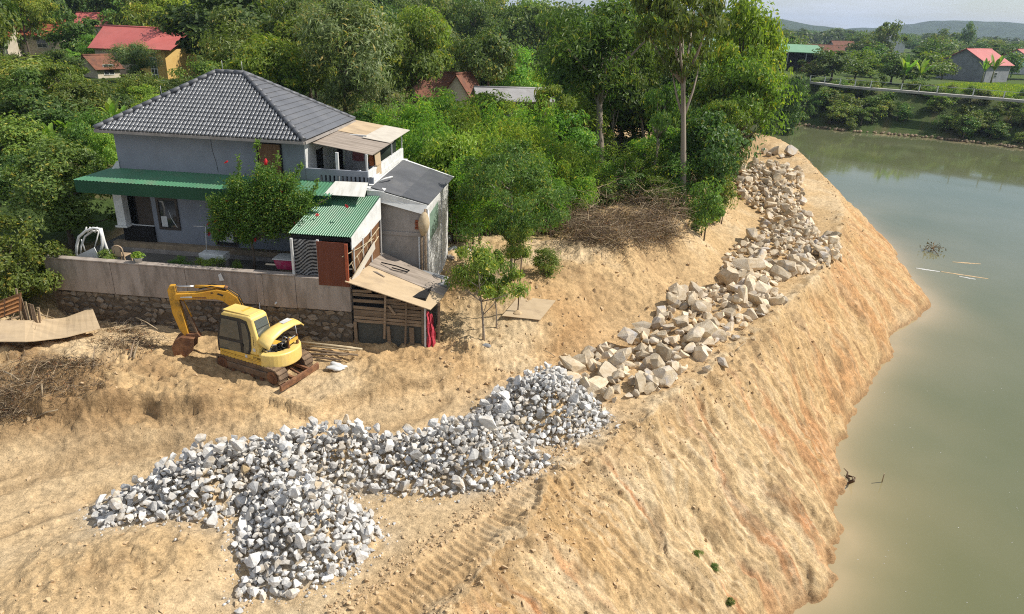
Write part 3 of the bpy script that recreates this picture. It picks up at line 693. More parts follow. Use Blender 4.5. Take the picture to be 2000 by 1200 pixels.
def corrugated(mb, q, nribs, amp, th=0.0, mi=0, per=8, smooth=True, square=False, ny=1):
    """ribbed sheet on quad q = low-left, low-right, top-right, top-left; ribs run from low to top"""
    q = [Vector(p) for p in q]; n = (q[1] - q[0]).cross(q[3] - q[0]).normalized()
    if n.z < 0: n = -n
    cols = nribs * per + 1; b0 = len(mb.v)
    for j in range(ny + 1):
        for i in range(cols):
            s = i / (cols - 1); ph = 2 * pi * i / per
            h = amp * ((1, 1, 1, 0.7, -1, -1, 0.7, 1)[i % 8] if square else cos(ph))
            lo = q[0].lerp(q[1], s); hi = q[3].lerp(q[2], s)
            mb.v.append(tuple(lo.lerp(hi, j / ny) + n * h))
    for j in range(ny):
        for i in range(cols - 1):
            k = b0 + j * cols + i
            mb.f.append((k, k + 1, k + cols + 1, k + cols)); mb.m.append(mi); mb.sm.append(smooth)

# ---- yard terrace (solid fill behind the garden wall)
mb = MB(); mb.box((-17.15, 20.27, 4.6), (-6.85, 27.4, 7.1))
yard = mb.build('yard', m_yard, None, Vector((0, 0, 0))); yard.rotation_euler = (0, 0, -AH)
tag(yard, 'dark concrete yard in front of the grey house', None, None, 'structure')

# ---- garden wall
gw = thing('garden_wall', 'stained cement garden wall on a rubble stone base behind the yellow excavator', 'wall', (-12, 20.14, 5.0), True)
joints = [-17.2, -14.9, -12.35, -9.95, -8.66, -6.86]
for a, bq in zip(joints, joints[1:]):
    mb = MB(); mb.box((a + 0.006, 20.02, 6.40 + random.uniform(-0.03, 0.02)), (bq - 0.006, 20.26, 7.48)); mb.build('wall_panel', m_concretewall, gw, bevel=0.012)
mb = MB(); mb.box((-17.22, 19.99, 7.483), (-8.66, 20.27, 7.53)); mb.build('coping', m_concretewall, gw, bevel=0.012)
mb = MB(); mb.box((-17.15, 20.10, 4.3), (-6.88, 20.30, 6.40)); mb.build('footing', m_mortar, gw)
mb = MB(); mb.box((-9.95, 19.98, 6.42), (-9.75, 20.018, 7.47)); mb.build('buttress', m_concretewall, gw, bevel=0.01)
def rock_mesh(name, mat, seed, n=14, sq=(1, 1, 1), jag=0.25, sub=False):
    rs = np.random.default_rng(seed)
    p = rs.normal(size=(n, 3)); p /= np.linalg.norm(p, axis=1)[:, None]
    p *= (1 - jag * rs.random((n, 1))); p *= np.array(sq)
    bm = bmesh.new()
    for q in p: bm.verts.new(q)
    r = bmesh.ops.convex_hull(bm, input=bm.verts)
    bmesh.ops.delete(bm, geom=[e for e in r['geom_interior'] if isinstance(e, bmesh.types.BMVert)], context='VERTS')
    bmesh.ops.recalc_face_normals(bm, faces=bm.faces)
    me = bpy.data.meshes.new(name); bm.to_mesh(me); bm.free(); me.materials.append(mat)
    return me
wallrock = [rock_mesh('rubble_stone', m_rubble, 900 + i, 11, (1, 0.55, 0.95), 0.3) for i in range(9)]
rows = [6.28, 6.08, 5.88, 5.68, 5.48, 5.28]
cntw = 0
for ri, z in enumerate(rows):
    u = -17.1 + random.uniform(0, 0.2)
    while u < -7.0:
        w = random.uniform(0.16, 0.42)
        if random.random() > 0.06 and cntw < 290:
            h = random.uniform(0.09, 0.145)
            link('stone', random.choice(wallrock), Vector((u + w / 2, 20.085 + random.uniform(-0.02, 0.035), z + random.uniform(-0.035, 0.035))) - ORG[gw.name],
                 (random.uniform(-0.1, 0.1), random.uniform(-0.2, 0.2) + random.choice((0, pi)), 0), (w * 0.62, 0.13, h * 1.2), gw); cntw += 1
        u += w * random.uniform(0.95, 1.06)
mb = MB(); mb.tube([(-9.33, 20.3, 6.62), (-9.36, 19.94, 6.50)], 0.028, 10); mb.build('drain_pipe', m_pipe, gw)
mb = MB(); mb.tube([(-9.9, 19.96, 5.2), (-9.9, 19.96, 6.5)], 0.013, 6); mb.build('wall_pipe', m_pipe, gw)

# ---- the house
hs_ = thing('house', 'grey two storey house with dark tiled hip roof and green awning round the ground floor', 'house', (-12.3, 22.6, 7.1), True)
# walls
mb = MB()
mb.box((-15.75, 22.60, 9.78), (-9.07, 26.9, 11.33))             # upper storey
w_up = mb.build('upper_wall', m_wall, hs_)
mb = MB(); mb.box((-14.80, 22.60, 7.42), (-6.95, 26.9, 9.778)); w_low = mb.build('lower_wall', m_wall, hs_)
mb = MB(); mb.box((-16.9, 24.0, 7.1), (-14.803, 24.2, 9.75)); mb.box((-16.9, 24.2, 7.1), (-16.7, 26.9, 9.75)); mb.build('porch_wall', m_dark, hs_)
mb = MB(); mb.box((-9.067, 22.62, 9.79), (-9.04, 26.9, 11.3)); mb.build('side_wall_paint', m_wlight, hs_)
mb = MB(); mb.tube([(-12.3, 22.598, 11.2), (-12.28, 22.596, 10.8), (-12.2, 22.596, 10.45), (-12.17, 22.597, 10.1)], 0.006, 4); mb.build('wall_crack', m_dark, w_up)
# plinth step
mb = MB(); mb.box((-16.3, 22.32, 7.22), (-9.2, 22.62, 7.42)); mb.build('plinth_step', m_beige, hs_, bevel=0.01)
mb = MB(); mb.box((-16.35, 22.2, 7.1), (-9.2, 22.33, 7.24)); mb.build('lower_step', m_cement, hs_, bevel=0.01)
# porch front: low dark wall, white column
mb = MB(); mb.box((-15.95, 22.5, 7.42), (-14.802, 22.62, 8.0)); mb.build('porch_parapet', m_dark, hs_)
mb = MB(); mb.box((-15.6, 22.56, 7.99), (-14.802, 22.60, 8.03)); mb.build('porch_rail', m_white, hs_)
mb = MB(); mb.box((-15.45, 22.63, 8.03), (-14.81, 22.66, 9.7)); pd = mb.build('porch_door', m_frame, hs_)
mb = MB(); mb.box((-15.40, 22.61, 9.2), (-14.85, 22.628, 9.24)); mb.box((-15.44, 22.61, 8.05), (-15.40, 22.628, 9.6)); mb.build('door_rail', m_dark, pd)
colm = MB(); colm.box((-15.98, 22.28, 8.05), (-15.66, 22.60, 9.62)); cl = colm.build('porch_column', m_white, hs_, bevel=0.01)
mb = MB(); mb.box((-16.04, 22.22, 7.98), (-15.60, 22.66, 8.05)); mb.build('column_base', m_white, cl, bevel=0.01)
# lower window
def window(u0, u1, z0, z1, v, parent, name='window', fr=m_frame, t=0.07, mull=None):
    mb = MB(); mb.box((u0, v - 0.05, z0), (u0 + t, v + 0.02, z1)); mb.box((u1 - t, v - 0.05, z0), (u1, v + 0.02, z1))
    mb.box((u0 + t, v - 0.05, z0), (u1 - t, v + 0.02, z0 + t)); mb.box((u0 + t, v - 0.05, z1 - t), (u1 - t, v + 0.02, z1))
    w = mb.build(name, fr, parent)
    mb = MB(); mb.box((u0 + t, v - 0.012, z0 + t), (u1 - t, v - 0.004, z1 - t)); mb.build('pane', m_glass, w)
    if mull:
        for mu in mull:
            mb = MB(); mb.box((mu - 0.02, v - 0.04, z0 + t), (mu + 0.02, v - 0.013, z1 - t)); mb.build('mullion', fr, w)
    return w
w1_ = window(-14.60, -13.82, 7.92, 9.08, 22.6, hs_, t=0.08)
mb = MB(); mb.box((-14.5, 22.575, 8.02), (-14.28, 22.58, 8.40)); mb.build('reflector_panel', m_wlight, w1_)
mb = MB(); mb.tube([(-14.18, 22.582, 8.62), (-14.12, 22.582, 8.35), (-13.98, 22.582, 8.08), (-13.93, 22.582, 8.0)], 0.012, 6); mb.build('curtain_edge', m_white, w1_)
w2_ = window(-12.55, -11.75, 7.46, 8.1, 22.6, hs_, t=0.06)
mb = MB(); mb.box((-12.42, 22.57, 7.6), (-11.9, 22.58, 8.0)); mb.build('paper_sheet', m_wlight, w2_)
# upper door
mb = MB(); mb.box((-10.66, 22.57, 9.9), (-9.88, 22.605, 11.17)); dr = mb.build('upper_door', m_door, hs_)
mb = MB(); mb.box((-10.70, 22.55, 9.9), (-10.655, 22.61, 11.2)); mb.box((-9.885, 22.55, 9.9), (-9.84, 22.61, 11.2)); mb.box((-10.655, 22.55, 11.165), (-9.885, 22.61, 11.2)); mb.build('door_frame', m_dark, dr)
# green awning (front and left), valance
aw = MB()
corrugated(aw, [(-16.75, 21.55, 9.78), (-7.85, 21.55, 9.78), (-7.85, 22.597, 10.03), (-15.9, 22.597, 10.03)], 74, 0.012, per=4)
corrugated(aw, [(-16.75, 26.9, 9.78), (-16.75, 21.55, 9.78), (-15.9, 22.597, 10.03), (-15.9, 26.9, 10.03)], 40, 0.012, per=4)
awo = aw.build('awning', m_green, hs_)
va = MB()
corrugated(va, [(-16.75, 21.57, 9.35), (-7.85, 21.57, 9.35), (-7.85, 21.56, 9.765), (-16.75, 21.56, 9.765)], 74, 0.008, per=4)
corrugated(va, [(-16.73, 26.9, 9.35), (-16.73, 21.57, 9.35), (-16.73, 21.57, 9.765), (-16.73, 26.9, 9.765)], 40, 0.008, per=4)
va.build('valance', M('shaded_green_sheet', (0.015, 0.075, 0.036), (0.011, 0.06, 0.03), rough=0.5, scale=1.0), awo)  # awning green darkened: the shade on the valance is put into its colour
# flashing board leaning at the left corner
mb = MB(); mb.slab([(-16.0, 22.52, 9.99), (-15.72, 22.58, 10.02), (-15.72, 22.58, 10.28), (-15.78, 22.55, 10.28)], 0.02); mb.build('corner_flashing', m_wlight, hs_)

# hip roof
EZ, RZ, RV_ = 11.40, 13.17, 24.82
E0, E1, V0, V1 = -16.08, -8.86, 22.15, 27.5
RA, RB = -12.98, -11.95
mb = MB()
A_, B_, C_, D_ = (E0, V0, EZ), (E1, V0, EZ), (E1, V1, EZ), (E0, V1, EZ); P_, Q_ = (RA, RV_, RZ), (RB, RV_, RZ)
mb.add([A_, B_, C_, D_, P_, Q_], [(0, 1, 5, 4), (1, 2, 5), (2, 3, 4, 5), (3, 0, 4), (3, 2, 1, 0)])
roof = mb.build('roof', m_tiledark, hs_)
# tiles of the front slope
tile = MB()
nw, nl = 5, 3
for j in range(nl):
    for i in range(nw):
        a_ = pi * i / (nw - 1); t_ = j / (nl - 1)
        wv = 1.0 - 0.10 * (1 - t_) ** 2
        tile.v.append((-0.052 * cos(a_) * wv, t_ * 0.245 - 0.02, 0.040 * sin(a_) * (1.0 - 0.35 * t_) + 0.016 * (1 - t_)))
for j in range(nl - 1):
    for i in range(nw - 1):
        k = j * nw + i; tile.f.append((k, k + 1, k + nw + 1, k + nw)); tile.m.append(0); tile.sm.append(True)
tile.f.append((0, 1, 2, 3, 4)); tile.m.append(0); tile.sm.append(False)
tile_me = tile.mesh('roof_tile', m_tile)
sl = Vector((0, RV_ - V0, RZ - EZ)); SL = sl.length; sl.normalize()
pit = atan2(RZ - EZ, RV_ - V0)
spots = []
nrow = 15; ex = SL / nrow
for r_ in range(nrow):
    d_ = r_ * ex; f_ = (d_ + 0.10) / SL
    ul = E0 + (RA - E0) * f_ + 0.07; ur = E1 + (RB - E1) * f_ - 0.07
    k0 = math.ceil((ul - E0) / 0.1345); k1 = math.floor((ur - E0) / 0.1345)
    for k in range(k0, k1 + 1): spots.append((E0 + k * 0.1345, d_))
org_h = ORG[hs_.name]
mbt = MB()
for n_, (u, d_) in enumerate(spots):
    p = Vector((u, V0, EZ)) + sl * d_ + Vector((0, -sin(pit), cos(pit))) * 0.012
    if n_ < 298:
        link('roof_tile', tile_me, p - org_h, (pit + random.uniform(-0.02, 0.02), 0, random.uniform(-0.03, 0.03)), (1, 1, 1), roof)
    else:
        mt = Matrix.Translation(p) @ Matrix.Rotation(pit, 4, 'X')
        mbt.add([mt @ Vector(v) for v in tile.v], tile.f, 0, True)
tag(mbt.build('upper_roof_tile', m_tile, roof), kind='stuff')
# right slope: overlapping tile courses
for k in range(15):
    f0, f1 = k / 15, min(1, (k + 1) / 15 + 0.01)
    def ptR(f, s):
        e = Vector(B_).lerp(Vector(Q_), f); g = Vector(C_).lerp(Vector(Q_), f); return e.lerp(g, s)
    nrm = Vector((RZ - EZ, 0, E1 - RB)).normalized()
    mb = MB(); mb.slab([ptR(f0, 0) + nrm * 0.055, ptR(f0, 1) + nrm * 0.055, ptR(f1, 1) + nrm * 0.03, ptR(f1, 0) + nrm * 0.03], 0.02); mb.build('tile_course', m_course, roof)
# left slope courses
for k in range(15):
    f0, f1 = k / 15, min(1, (k + 1) / 15 + 0.01)
    def ptL(f, s):
        e = Vector(A_).lerp(Vector(P_), f); g = Vector(D_).lerp(Vector(P_), f); return e.lerp(g, s)
    nrm = Vector((-(RZ - EZ), 0, RA - E0)).normalized()
    mb = MB(); mb.slab([ptL(f0, 0) + nrm * 0.055, ptL(f0, 1) + nrm * 0.055, ptL(f1, 1) + nrm * 0.03, ptL(f1, 0) + nrm * 0.03], 0.02); mb.build('tile_course', m_course, roof)
up = Vector((0, 0, 0.045))
for a_, b_ in ((A_, P_), (B_, Q_), (C_, Q_), (D_, P_), (P_, Q_)):
    a_ = Vector(a_) + up; b_ = Vector(b_) + up; n_ = max(2, int((b_ - a_).length / 0.32)); rc = MB()
    for i in range(n_):
        p0 = a_.lerp(b_, i / n_); p1 = a_.lerp(b_, (i + 1.06) / n_); rc.tube([p0, p1], [0.085, 0.072], 8)
    rc.build('ridge_cap', m_course, roof)
mb = MB(); mb.box((E0, V0 - 0.05, EZ - 0.10), (E1, V0 + 0.02, EZ - 0.012)); mb.box((E1 - 0.02, V0 + 0.02, EZ - 0.10), (E1 + 0.05, V1, EZ - 0.012)); mb.box((E0 - 0.05, V0 + 0.02, EZ - 0.10), (E0 + 0.02, V1, EZ - 0.012)); mb.build('gutter', m_cement, roof)
for u, v, z in ((RB - 0.05, RV_, RZ), (-14.6, 23.9, 12.3), (RA + 0.2, RV_ + 0.1, RZ)):
    mb = MB(); mb.tube([(u, v, z), (u, v, z + 0.42)], [0.012, 0.005], 6); mb.build('lightning_rod', m_metal, roof)

# balcony
bal = MB(); bal.box((-9.04, 22.62, 9.5), (-6.93, 27.5, 9.72)); bl = bal.build('balcony', m_wall, hs_)
ph0, ph1 = 10.0, 10.24
mb = MB(); mb.box((-9.04, 22.58, 9.78), (-6.91, 22.68, 10.03)); mb.box((-9.04, 22.58, 10.235), (-6.91, 22.68, 10.43))
slots = [-8.55 + 0.147 * i for i in range(13)]
edges = [-9.04] + [e for s in slots for e in (s, s + 0.065)] + [-6.91]
for i in range(0, len(edges), 2): mb.box((edges[i], 22.583, 10.03), (edges[i + 1], 22.677, 10.235))
mb.build('balcony_parapet', m_wall, bl)
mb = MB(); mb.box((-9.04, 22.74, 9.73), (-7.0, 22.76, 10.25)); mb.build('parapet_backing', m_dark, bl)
mb = MB(); mb.box((-7.01, 22.685, 9.72), (-6.91, 27.5, 10.40)); mb.box((-6.905, 22.9, 9.98), (-6.89, 27.2, 10.14)); mb.build('side_parapet', m_white, bl, bevel=0.008)
mb = MB(); mb.box((-6.90, 22.7, 9.90), (-6.76, 27.6, 9.96)); mb.build('sill_ledge', m_white, bl)
for u, v, z0, z1, w in ((-7.98, 22.70, 9.9, 11.0, 0.09), (-6.97, 22.72, 10.4, 10.98, 0.06), (-6.96, 25.9, 10.38, 11.0, 0.04), (-6.96, 27.45, 10.38, 11.05, 0.04)):
    mb = MB(); mb.box((u - w / 2, v - w / 2, z0), (u + w / 2, v + w / 2, z1)); mb.build('canopy_post', m_wlight, bl)
mb = MB(); mb.box((-8.55, 25.2, 9.73), (-7.7, 25.3, 11.2)); rm = mb.build('balcony_room_wall', m_wlight, bl)
mb = MB(); mb.box((-8.25, 25.17, 10.25), (-7.83, 25.198, 10.85)); mb.build('pink_curtain', m_pink, rm)
mb = MB(); mb.box((-9.038, 23.6, 9.73), (-9.02, 24.2, 10.85)); mb.build('side_door', m_dark, bl)
mb = MB(); mb.box((-8.75, 24.9, 9.73), (-8.56, 25.0, 11.15)); mb.build('dark_post', m_dark, bl)
tp = MB()
for i in range(9):
    for j in range(3):
        s = i / 8; zz = [11.0, 10.55, 10.0][j] + (0.10 * sin(s * 7) if j == 2 else 0)
        tp.v.append((-7.7 + 0.72 * s, 25.4 + 1.2 * s + 0.05 * sin(9 * s), zz))
for i in range(8):
    for j in range(2): k = i * 3 + j; tp.f.append((k, k + 1, k + 4, k + 3)); tp.m.append(0); tp.sm.append(True)
tp.build('hanging_tarp', m_tarp, bl)
# plywood canopy over the balcony: three boards
def canopy_pt(s, t):
    a = Vector((-9.16, 22.92, 11.27)).lerp(Vector((-6.80, 22.82, 10.96)), s); c = Vector((-9.0, 27.7, 11.36)).lerp(Vector((-6.78, 28.15, 10.99)), s); return a.lerp(c, t)
for nm, mt, s0, s1, t0, t1, dz in (('canopy_board', m_plygrey, 0, 1, 0, 0.52, 0.0), ('canopy_board', m_ply, 0, 0.62, 0.50, 1.0, 0.022), ('canopy_board', m_plypale, 0.56, 1, 0.42, 1.0, 0.036)):
    q = [canopy_pt(s0, t0), canopy_pt(s1, t0), canopy_pt(s1, t1), canopy_pt(s0, t1)]
    mb = MB(); mb.slab([p + Vector((0, 0, dz)) for p in q], 0.018); mb.build(nm, mt, bl)

# ---- things lying on the balcony
sk = MB(); 
pts = [(0.24 * cos(t) * (1 + 0.12 * sin(3 * t)), 0.2 * sin(t)) for t in np.linspace(0, 2 * pi, 12, endpoint=False)]
for j, (zz, f) in enumerate(((0, 1.0), (0.13, 1.02), (0.24, 0.7), (0.32, 0.25))):
    for x, y in pts: sk.v.append((-7.42 + x * f, 23.15 + y * f, 10.02 + zz + 0.02 * sin(7 * x + 5 * y)))
for j in range(3):
    for i in range(12): sk.f.append((j * 12 + i, j * 12 + (i + 1) % 12, (j + 1) * 12 + (i + 1) % 12, (j + 1) * 12 + i)); sk.m.append(0); sk.sm.append(True)
sk.f.append(tuple(range(36, 48))); sk.m.append(0); sk.sm.append(True)
m_bluecloth = M('blue_white_cloth', (0.66, 0.68, 0.74), (0.20, 0.24, 0.42), rough=0.8, scale=7, lo=0.42, hi=0.52)
one('laundry_bundle', sk, m_bluecloth, 'blue and white cloth bundle lying on the balcony behind the slotted parapet', 'bundle', (-7.42, 23.15, 10.02), house=True)
mb = MB(); mb.box((-8.2, 23.3, 9.72), (-6.98, 24.6, 10.02)); one('balcony_table', mb, m_dark, 'low dark table top on the balcony under the plywood canopy', 'table', (-7.6, 24, 9.72), house=True, bevel=0.02)
mb = MB(); mb.slab([(-6.90, 23.62, 10.10), (-6.88, 24.18, 10.06), (-6.92, 24.2, 10.86), (-6.94, 23.58, 10.88)], 0.02); mb.box((-6.895, 23.63, 10.42), (-6.875, 24.17, 10.46))
one('cardboard_sheet', mb, m_ply, 'tan board with a pale strip leaning on the balcony side rail', 'board', (-6.9, 23.9, 10.06), house=True)
m_orange = M('rust_orange_cloth', (0.38, 0.12, 0.035), (0.24, 0.07, 0.025), rough=0.9, scale=6)
mb = MB(); mb.tube([(-7.1, 23.72, 10.85), (-7.12, 23.75, 10.6), (-7.08, 23.72, 10.4)], [0.07, 0.12, 0.10], 8); one('hanging_cloth', mb, m_orange, 'rust orange cloth hanging at the balcony corner beside the tan board', 'cloth', (-7.1, 23.72, 10.4), house=True)

# ---- annex with dark sheet roof
an = thing('annex', 'cream cement annex with dark sheet roof on the right of the grey house', 'outbuilding', (-5.9, 22.6, 6.2), True)
mb = MB(); mb.hexa([(-6.82, 22.62, 5.6), (-5.02, 22.62, 5.6), (-5.02, 22.80, 5.6), (-6.82, 22.80, 5.6), (-6.82, 22.62, 9.72), (-5.02, 22.62, 9.22), (-5.02, 22.80, 9.22), (-6.82, 22.80, 9.72)]); fw = mb.build('front_wall', m_cement, an)
mb = MB(); mb.box((-6.80, 22.585, 8.28), (-5.06, 22.617, 8.42)); mb.build('belt_course', m_cement, fw, bevel=0.008)
mb = MB(); mb.box((-6.78, 22.598, 6.2), (-6.60, 22.617, 8.27)); mb.build('door_jamb', m_wall, fw)
mb = MB(); mb.hexa([(-5.03, 22.81, 5.4), (-4.93, 22.81, 5.4), (-4.93, 26.7, 5.4), (-5.03, 26.7, 5.4), (-5.03, 22.81, 9.25), (-4.93, 22.81, 9.22), (-4.93, 26.7, 9.30), (-5.03, 26.7, 9.30)]); sw = mb.build('side_wall', m_wlight, an)
mb = MB(); mb.slab([(-4.925, 23.2, 7.95), (-4.925, 24.7, 8.1), (-4.925, 24.7, 9.05), (-4.925, 23.2, 8.95)], 0.04)
m_shutter = M('grey_green_shutter', (0.20, 0.29, 0.22), (0.15, 0.22, 0.17), rough=0.6, scale=3)
mb.build('shutter', m_shutter, sw)
mb = MB(); mb.box((-4.928, 25.3, 5.4), (-4.90, 25.42, 9.25)); mb.build('wall_pilaster', m_wlight, sw)
dR = [(-6.72, 22.26, 10.0), (-4.86, 22.70, 9.42), (-4.80, 27.2, 9.42), (-6.84, 27.2, 10.0)]
mb = MB(); mb.slab(dR, 0.02); rf = mb.build('roof_sheet', m_slate, an)
mb = MB(); mb.slab([(-5.75, 22.50, 9.70 + 0.012), (-4.85, 22.705, 9.42 + 0.012), (-4.79, 27.1, 9.42 + 0.012), (-5.77, 27.2, 9.70 + 0.012)], 0.01)
m_slate2 = M('dark_roofing_felt_overlap', (0.085, 0.088, 0.095), (0.068, 0.07, 0.076), rough=0.65, scale=1.2, dirt=(0.12, 0.12, 0.12), dirt_amt=0.5)
mb.build('roof_overlap', m_slate2, rf)
mb = MB(); mb.hexa([(-6.85, 22.24, 9.60), (-4.99, 22.58, 9.08), (-4.99, 22.62, 9.08), (-6.85, 22.28, 9.60), (-6.85, 22.20, 9.985), (-4.9, 22.66, 9.40), (-4.9, 22.70, 9.40), (-6.85, 22.24, 9.985)]); mb.build('white_fascia', m_white, rf)
mb = MB(); mb.slab([(-7.0, 22.10, 9.93), (-6.3, 22.34, 9.86), (-6.3, 22.62, 9.90), (-7.0, 22.62, 9.97)], 0.03); mb.build('white_flashing', m_white, rf)
mb = MB(); mb.slab([(-6.90, 27.2, 9.99), (-4.8, 27.2, 9.40), (-4.8, 27.32, 9.42), (-6.9, 27.34, 10.02)], 0.03); mb.build('back_flashing', m_white, rf)
mb = MB(); mb.tube([(-6.72, 23.1, 9.99), (-6.5, 23.2, 10.1), (-6.35, 23.6, 10.09), (-6.42, 23.85, 9.99)], 0.03, 6); mb.build('cable_loop', m_white, rf)
for u, v, z0, z1, mt, nm, w in ((-5.16, 22.50, 6.2, 8.3, m_pipe, 'waste_pipe', 0.05), (-5.06, 22.44, 6.1, 8.5, m_plank, 'timber_post', 0.07), (-4.94, 22.5, 6.0, 9.3, m_plank, 'timber_post', 0.08), (-4.86, 22.62, 6.1, 9.25, m_pipe, 'waste_pipe', 0.05)):
    mb = MB(); mb.tube([(u, v, z0), (u, v, z1)], w / 2, 8); mb.build(nm, mt, an)
m_brick = M('old_red_brick', (0.30, 0.10, 0.05), (0.22, 0.07, 0.035), rough=0.9, scale=10)
for k in range(4):
    mb = MB(); mb.box((-5.32 + 0.02 * (k % 2), 22.55, 8.55 + 0.085 * k), (-5.14 + 0.02 * (k % 2), 22.63, 8.62 + 0.085 * k)); mb.build('brick', m_brick, fw, bevel=0.006)
sk = MB(); sk.tube([(-5.02, 22.42, 8.40), (-4.98, 22.40, 8.62), (-4.97, 22.42, 8.85), (-4.96, 22.47, 9.10), (-4.96, 22.5, 9.2)], [0.06, 0.17, 0.20, 0.13, 0.05], 10)
m_sack = M('dirty_sack', (0.50, 0.40, 0.26), (0.36, 0.27, 0.16), rough=0.9, scale=5, bump=0.4, bscale=14)
one('hanging_sack', sk, m_sack, 'dirty cream sack hanging at the front corner of the annex', 'sack', (-4.98, 22.42, 8.4), house=True)

# ---- lean-to shed with green ribbed roof
ln = thing('lean_to_shed', 'lean-to shed with green ribbed metal roof and red brown sheet standing on the garden wall', 'shed', (-7.7, 21.0, 7.1), True)
mb = MB(); corrugated(mb, [(-8.86, 20.30, 8.82), (-6.83, 20.30, 8.82), (-6.42, 22.28, 9.70), (-8.28, 22.10, 9.70)], 26, 0.026, per=8, square=True, smooth=False)
lr = mb.build('ribbed_roof', m_green, ln)
mb = MB(); mb.slab([(-8.30, 22.0, 9.715), (-6.70, 22.22, 9.735), (-6.93, 22.60, 9.93), (-8.02, 22.56, 9.93)], 0.02)
wq_ = [at(632, 380, 9.80), at(712, 385, 9.80), at(719, 357, 10.11), at(655, 354, 10.11)]
mb = MB(); mb.slab([UV(p) for p in wq_], 0.018); mb.build('white_sheet', m_whitesheet, lr)
mb = MB(); mb.box((-8.80, 20.33, 8.66), (-6.84, 20.40, 8.78)); mb.build('eave_beam', m_dark, ln)
mb = MB(); mb.box((-7.86, 20.0, 7.27), (-6.86, 20.03, 8.72)); rp_ = mb.build('red_sheet', m_redsheet, ln)
mb = MB(); mb.box((-6.95, 19.955, 7.4), (-6.86, 19.995, 8.70)); mb.build('red_post', m_redpost, rp_)
st = MB(); m_stripe_d = M('black_cloth', (0.02, 0.02, 0.022), (0.012, 0.012, 0.014), rough=0.8); m_stripe_l = M('grey_cloth', (0.25, 0.25, 0.25), (0.18, 0.18, 0.18), rough=0.9, scale=5)
nx, nz = 26, 60
def cloth(i, j):
    s = i / nx; t = j / nz; return (-8.70 + 0.83 * s, 20.22 + 0.03 * sin(s * 11 + t * 3), 7.50 + 1.18 * t)
for j in range(nz + 1):
    for i in range(nx + 1): st.v.append(cloth(i, j))
for j in range(nz):
    for i in range(nx):
        k = j * (nx + 1) + i; s = i / nx; t = j / nz
        st.f.append((k, k + 1, k + nx + 2, k + nx + 1)); st.m.append(1 if ((t * 1.18 - 0.42 * s + 0.06 * sin(s * 6.5 + 1.0) + 3) / 0.115) % 1 < 0.52 else 0); st.sm.append(True)
st.build('striped_cloth', [m_stripe_d, m_stripe_l], ln)
for u, v in ((-8.72, 20.14), (-7.88, 20.16)):
    mb = MB(); mb.box((u - 0.035, v - 0.035, 7.5), (u + 0.035, v + 0.035, 8.72)); mb.build('corner_post', m_wlight, ln)
mb = MB(); mb.add([(-6.84, 20.36, 8.40), (-6.40, 22.24, 8.95), (-6.40, 22.24, 9.66), (-6.84, 20.36, 8.80), (-6.62, 21.3, 8.62), (-6.87, 20.36, 8.40), (-6.43, 22.24, 8.95), (-6.43, 22.24, 9.66), (-6.87, 20.36, 8.80), (-6.65, 21.3, 8.62)],
                  [(0, 4, 1, 2, 3), (5, 8, 7, 6, 9), (0, 5, 9, 4), (4, 9, 6, 1), (1, 6, 7, 2), (2, 7, 8, 3), (3, 8, 5, 0)]); mb.build('white_side_sheet', m_white, ln)
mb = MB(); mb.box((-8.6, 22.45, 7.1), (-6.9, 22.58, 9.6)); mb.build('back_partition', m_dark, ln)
mb = MB(); mb.hexa([(-6.86, 20.42, 7.2), (-6.84, 20.42, 7.2), (-6.46, 22.2, 7.2), (-6.48, 22.2, 7.2), (-6.90, 20.42, 8.38), (-6.88, 20.42, 8.38), (-6.46, 22.2, 8.92), (-6.48, 22.2, 8.92)]); mb.build('side_screen', m_door, ln)
for s in (0.02, 0.33, 0.62, 0.97):
    u = -6.82 + 0.42 * s; v = 20.40 + 1.84 * s
    mb = MB(); mb.bar((u, v, 7.3), (u, v, 8.45 + 0.5 * s), 0.035); mb.build('side_stud', m_wlight, ln)
# bamboo rail leaning out along the right side of the shed
rl = thing('bamboo_rail', 'rail of thin pale sticks leaning beside the lean-to shed above the plywood roof', 'railing', (-6.7, 20.4, 7.5), True)
m_bamboo = M('dry_bamboo', (0.52, 0.42, 0.27), (0.36, 0.28, 0.17), rough=0.6, scale=5, objrand=0.2)
for a_, b_ in (((-6.98, 20.02, 7.82), (-6.40, 21.95, 8.72)), ((-6.80, 20.15, 7.56), (-6.42, 21.9, 8.42)), ((-7.02, 19.92, 8.30), (-6.5, 21.6, 8.42))):
    mb = MB(); mb.tube([a_, Vector(a_).lerp(Vector(b_), 0.5) + Vector((0, 0, -0.03)), b_], 0.018, 6); mb.build('rail', m_bamboo, rl)
for s in (0.12, 0.3, 0.45, 0.6, 0.75, 0.92):
    p = Vector((-6.94, 20.12, 7.88)).lerp(Vector((-6.42, 21.9, 8.70)), s); q = Vector((-6.80, 20.15, 7.5)).lerp(Vector((-6.42, 21.9, 8.38)), s)
    mb = MB(); mb.tube([p, q], 0.013, 5); mb.build('baluster', m_bamboo, rl)
mb = MB(); mb.slab([(-6.80, 20.12, 7.52), (-6.78, 20.12, 7.30), (-6.45, 21.6, 8.08), (-6.47, 21.6, 8.34)], 0.015); mb.build('side_board', m_plypale, rl)

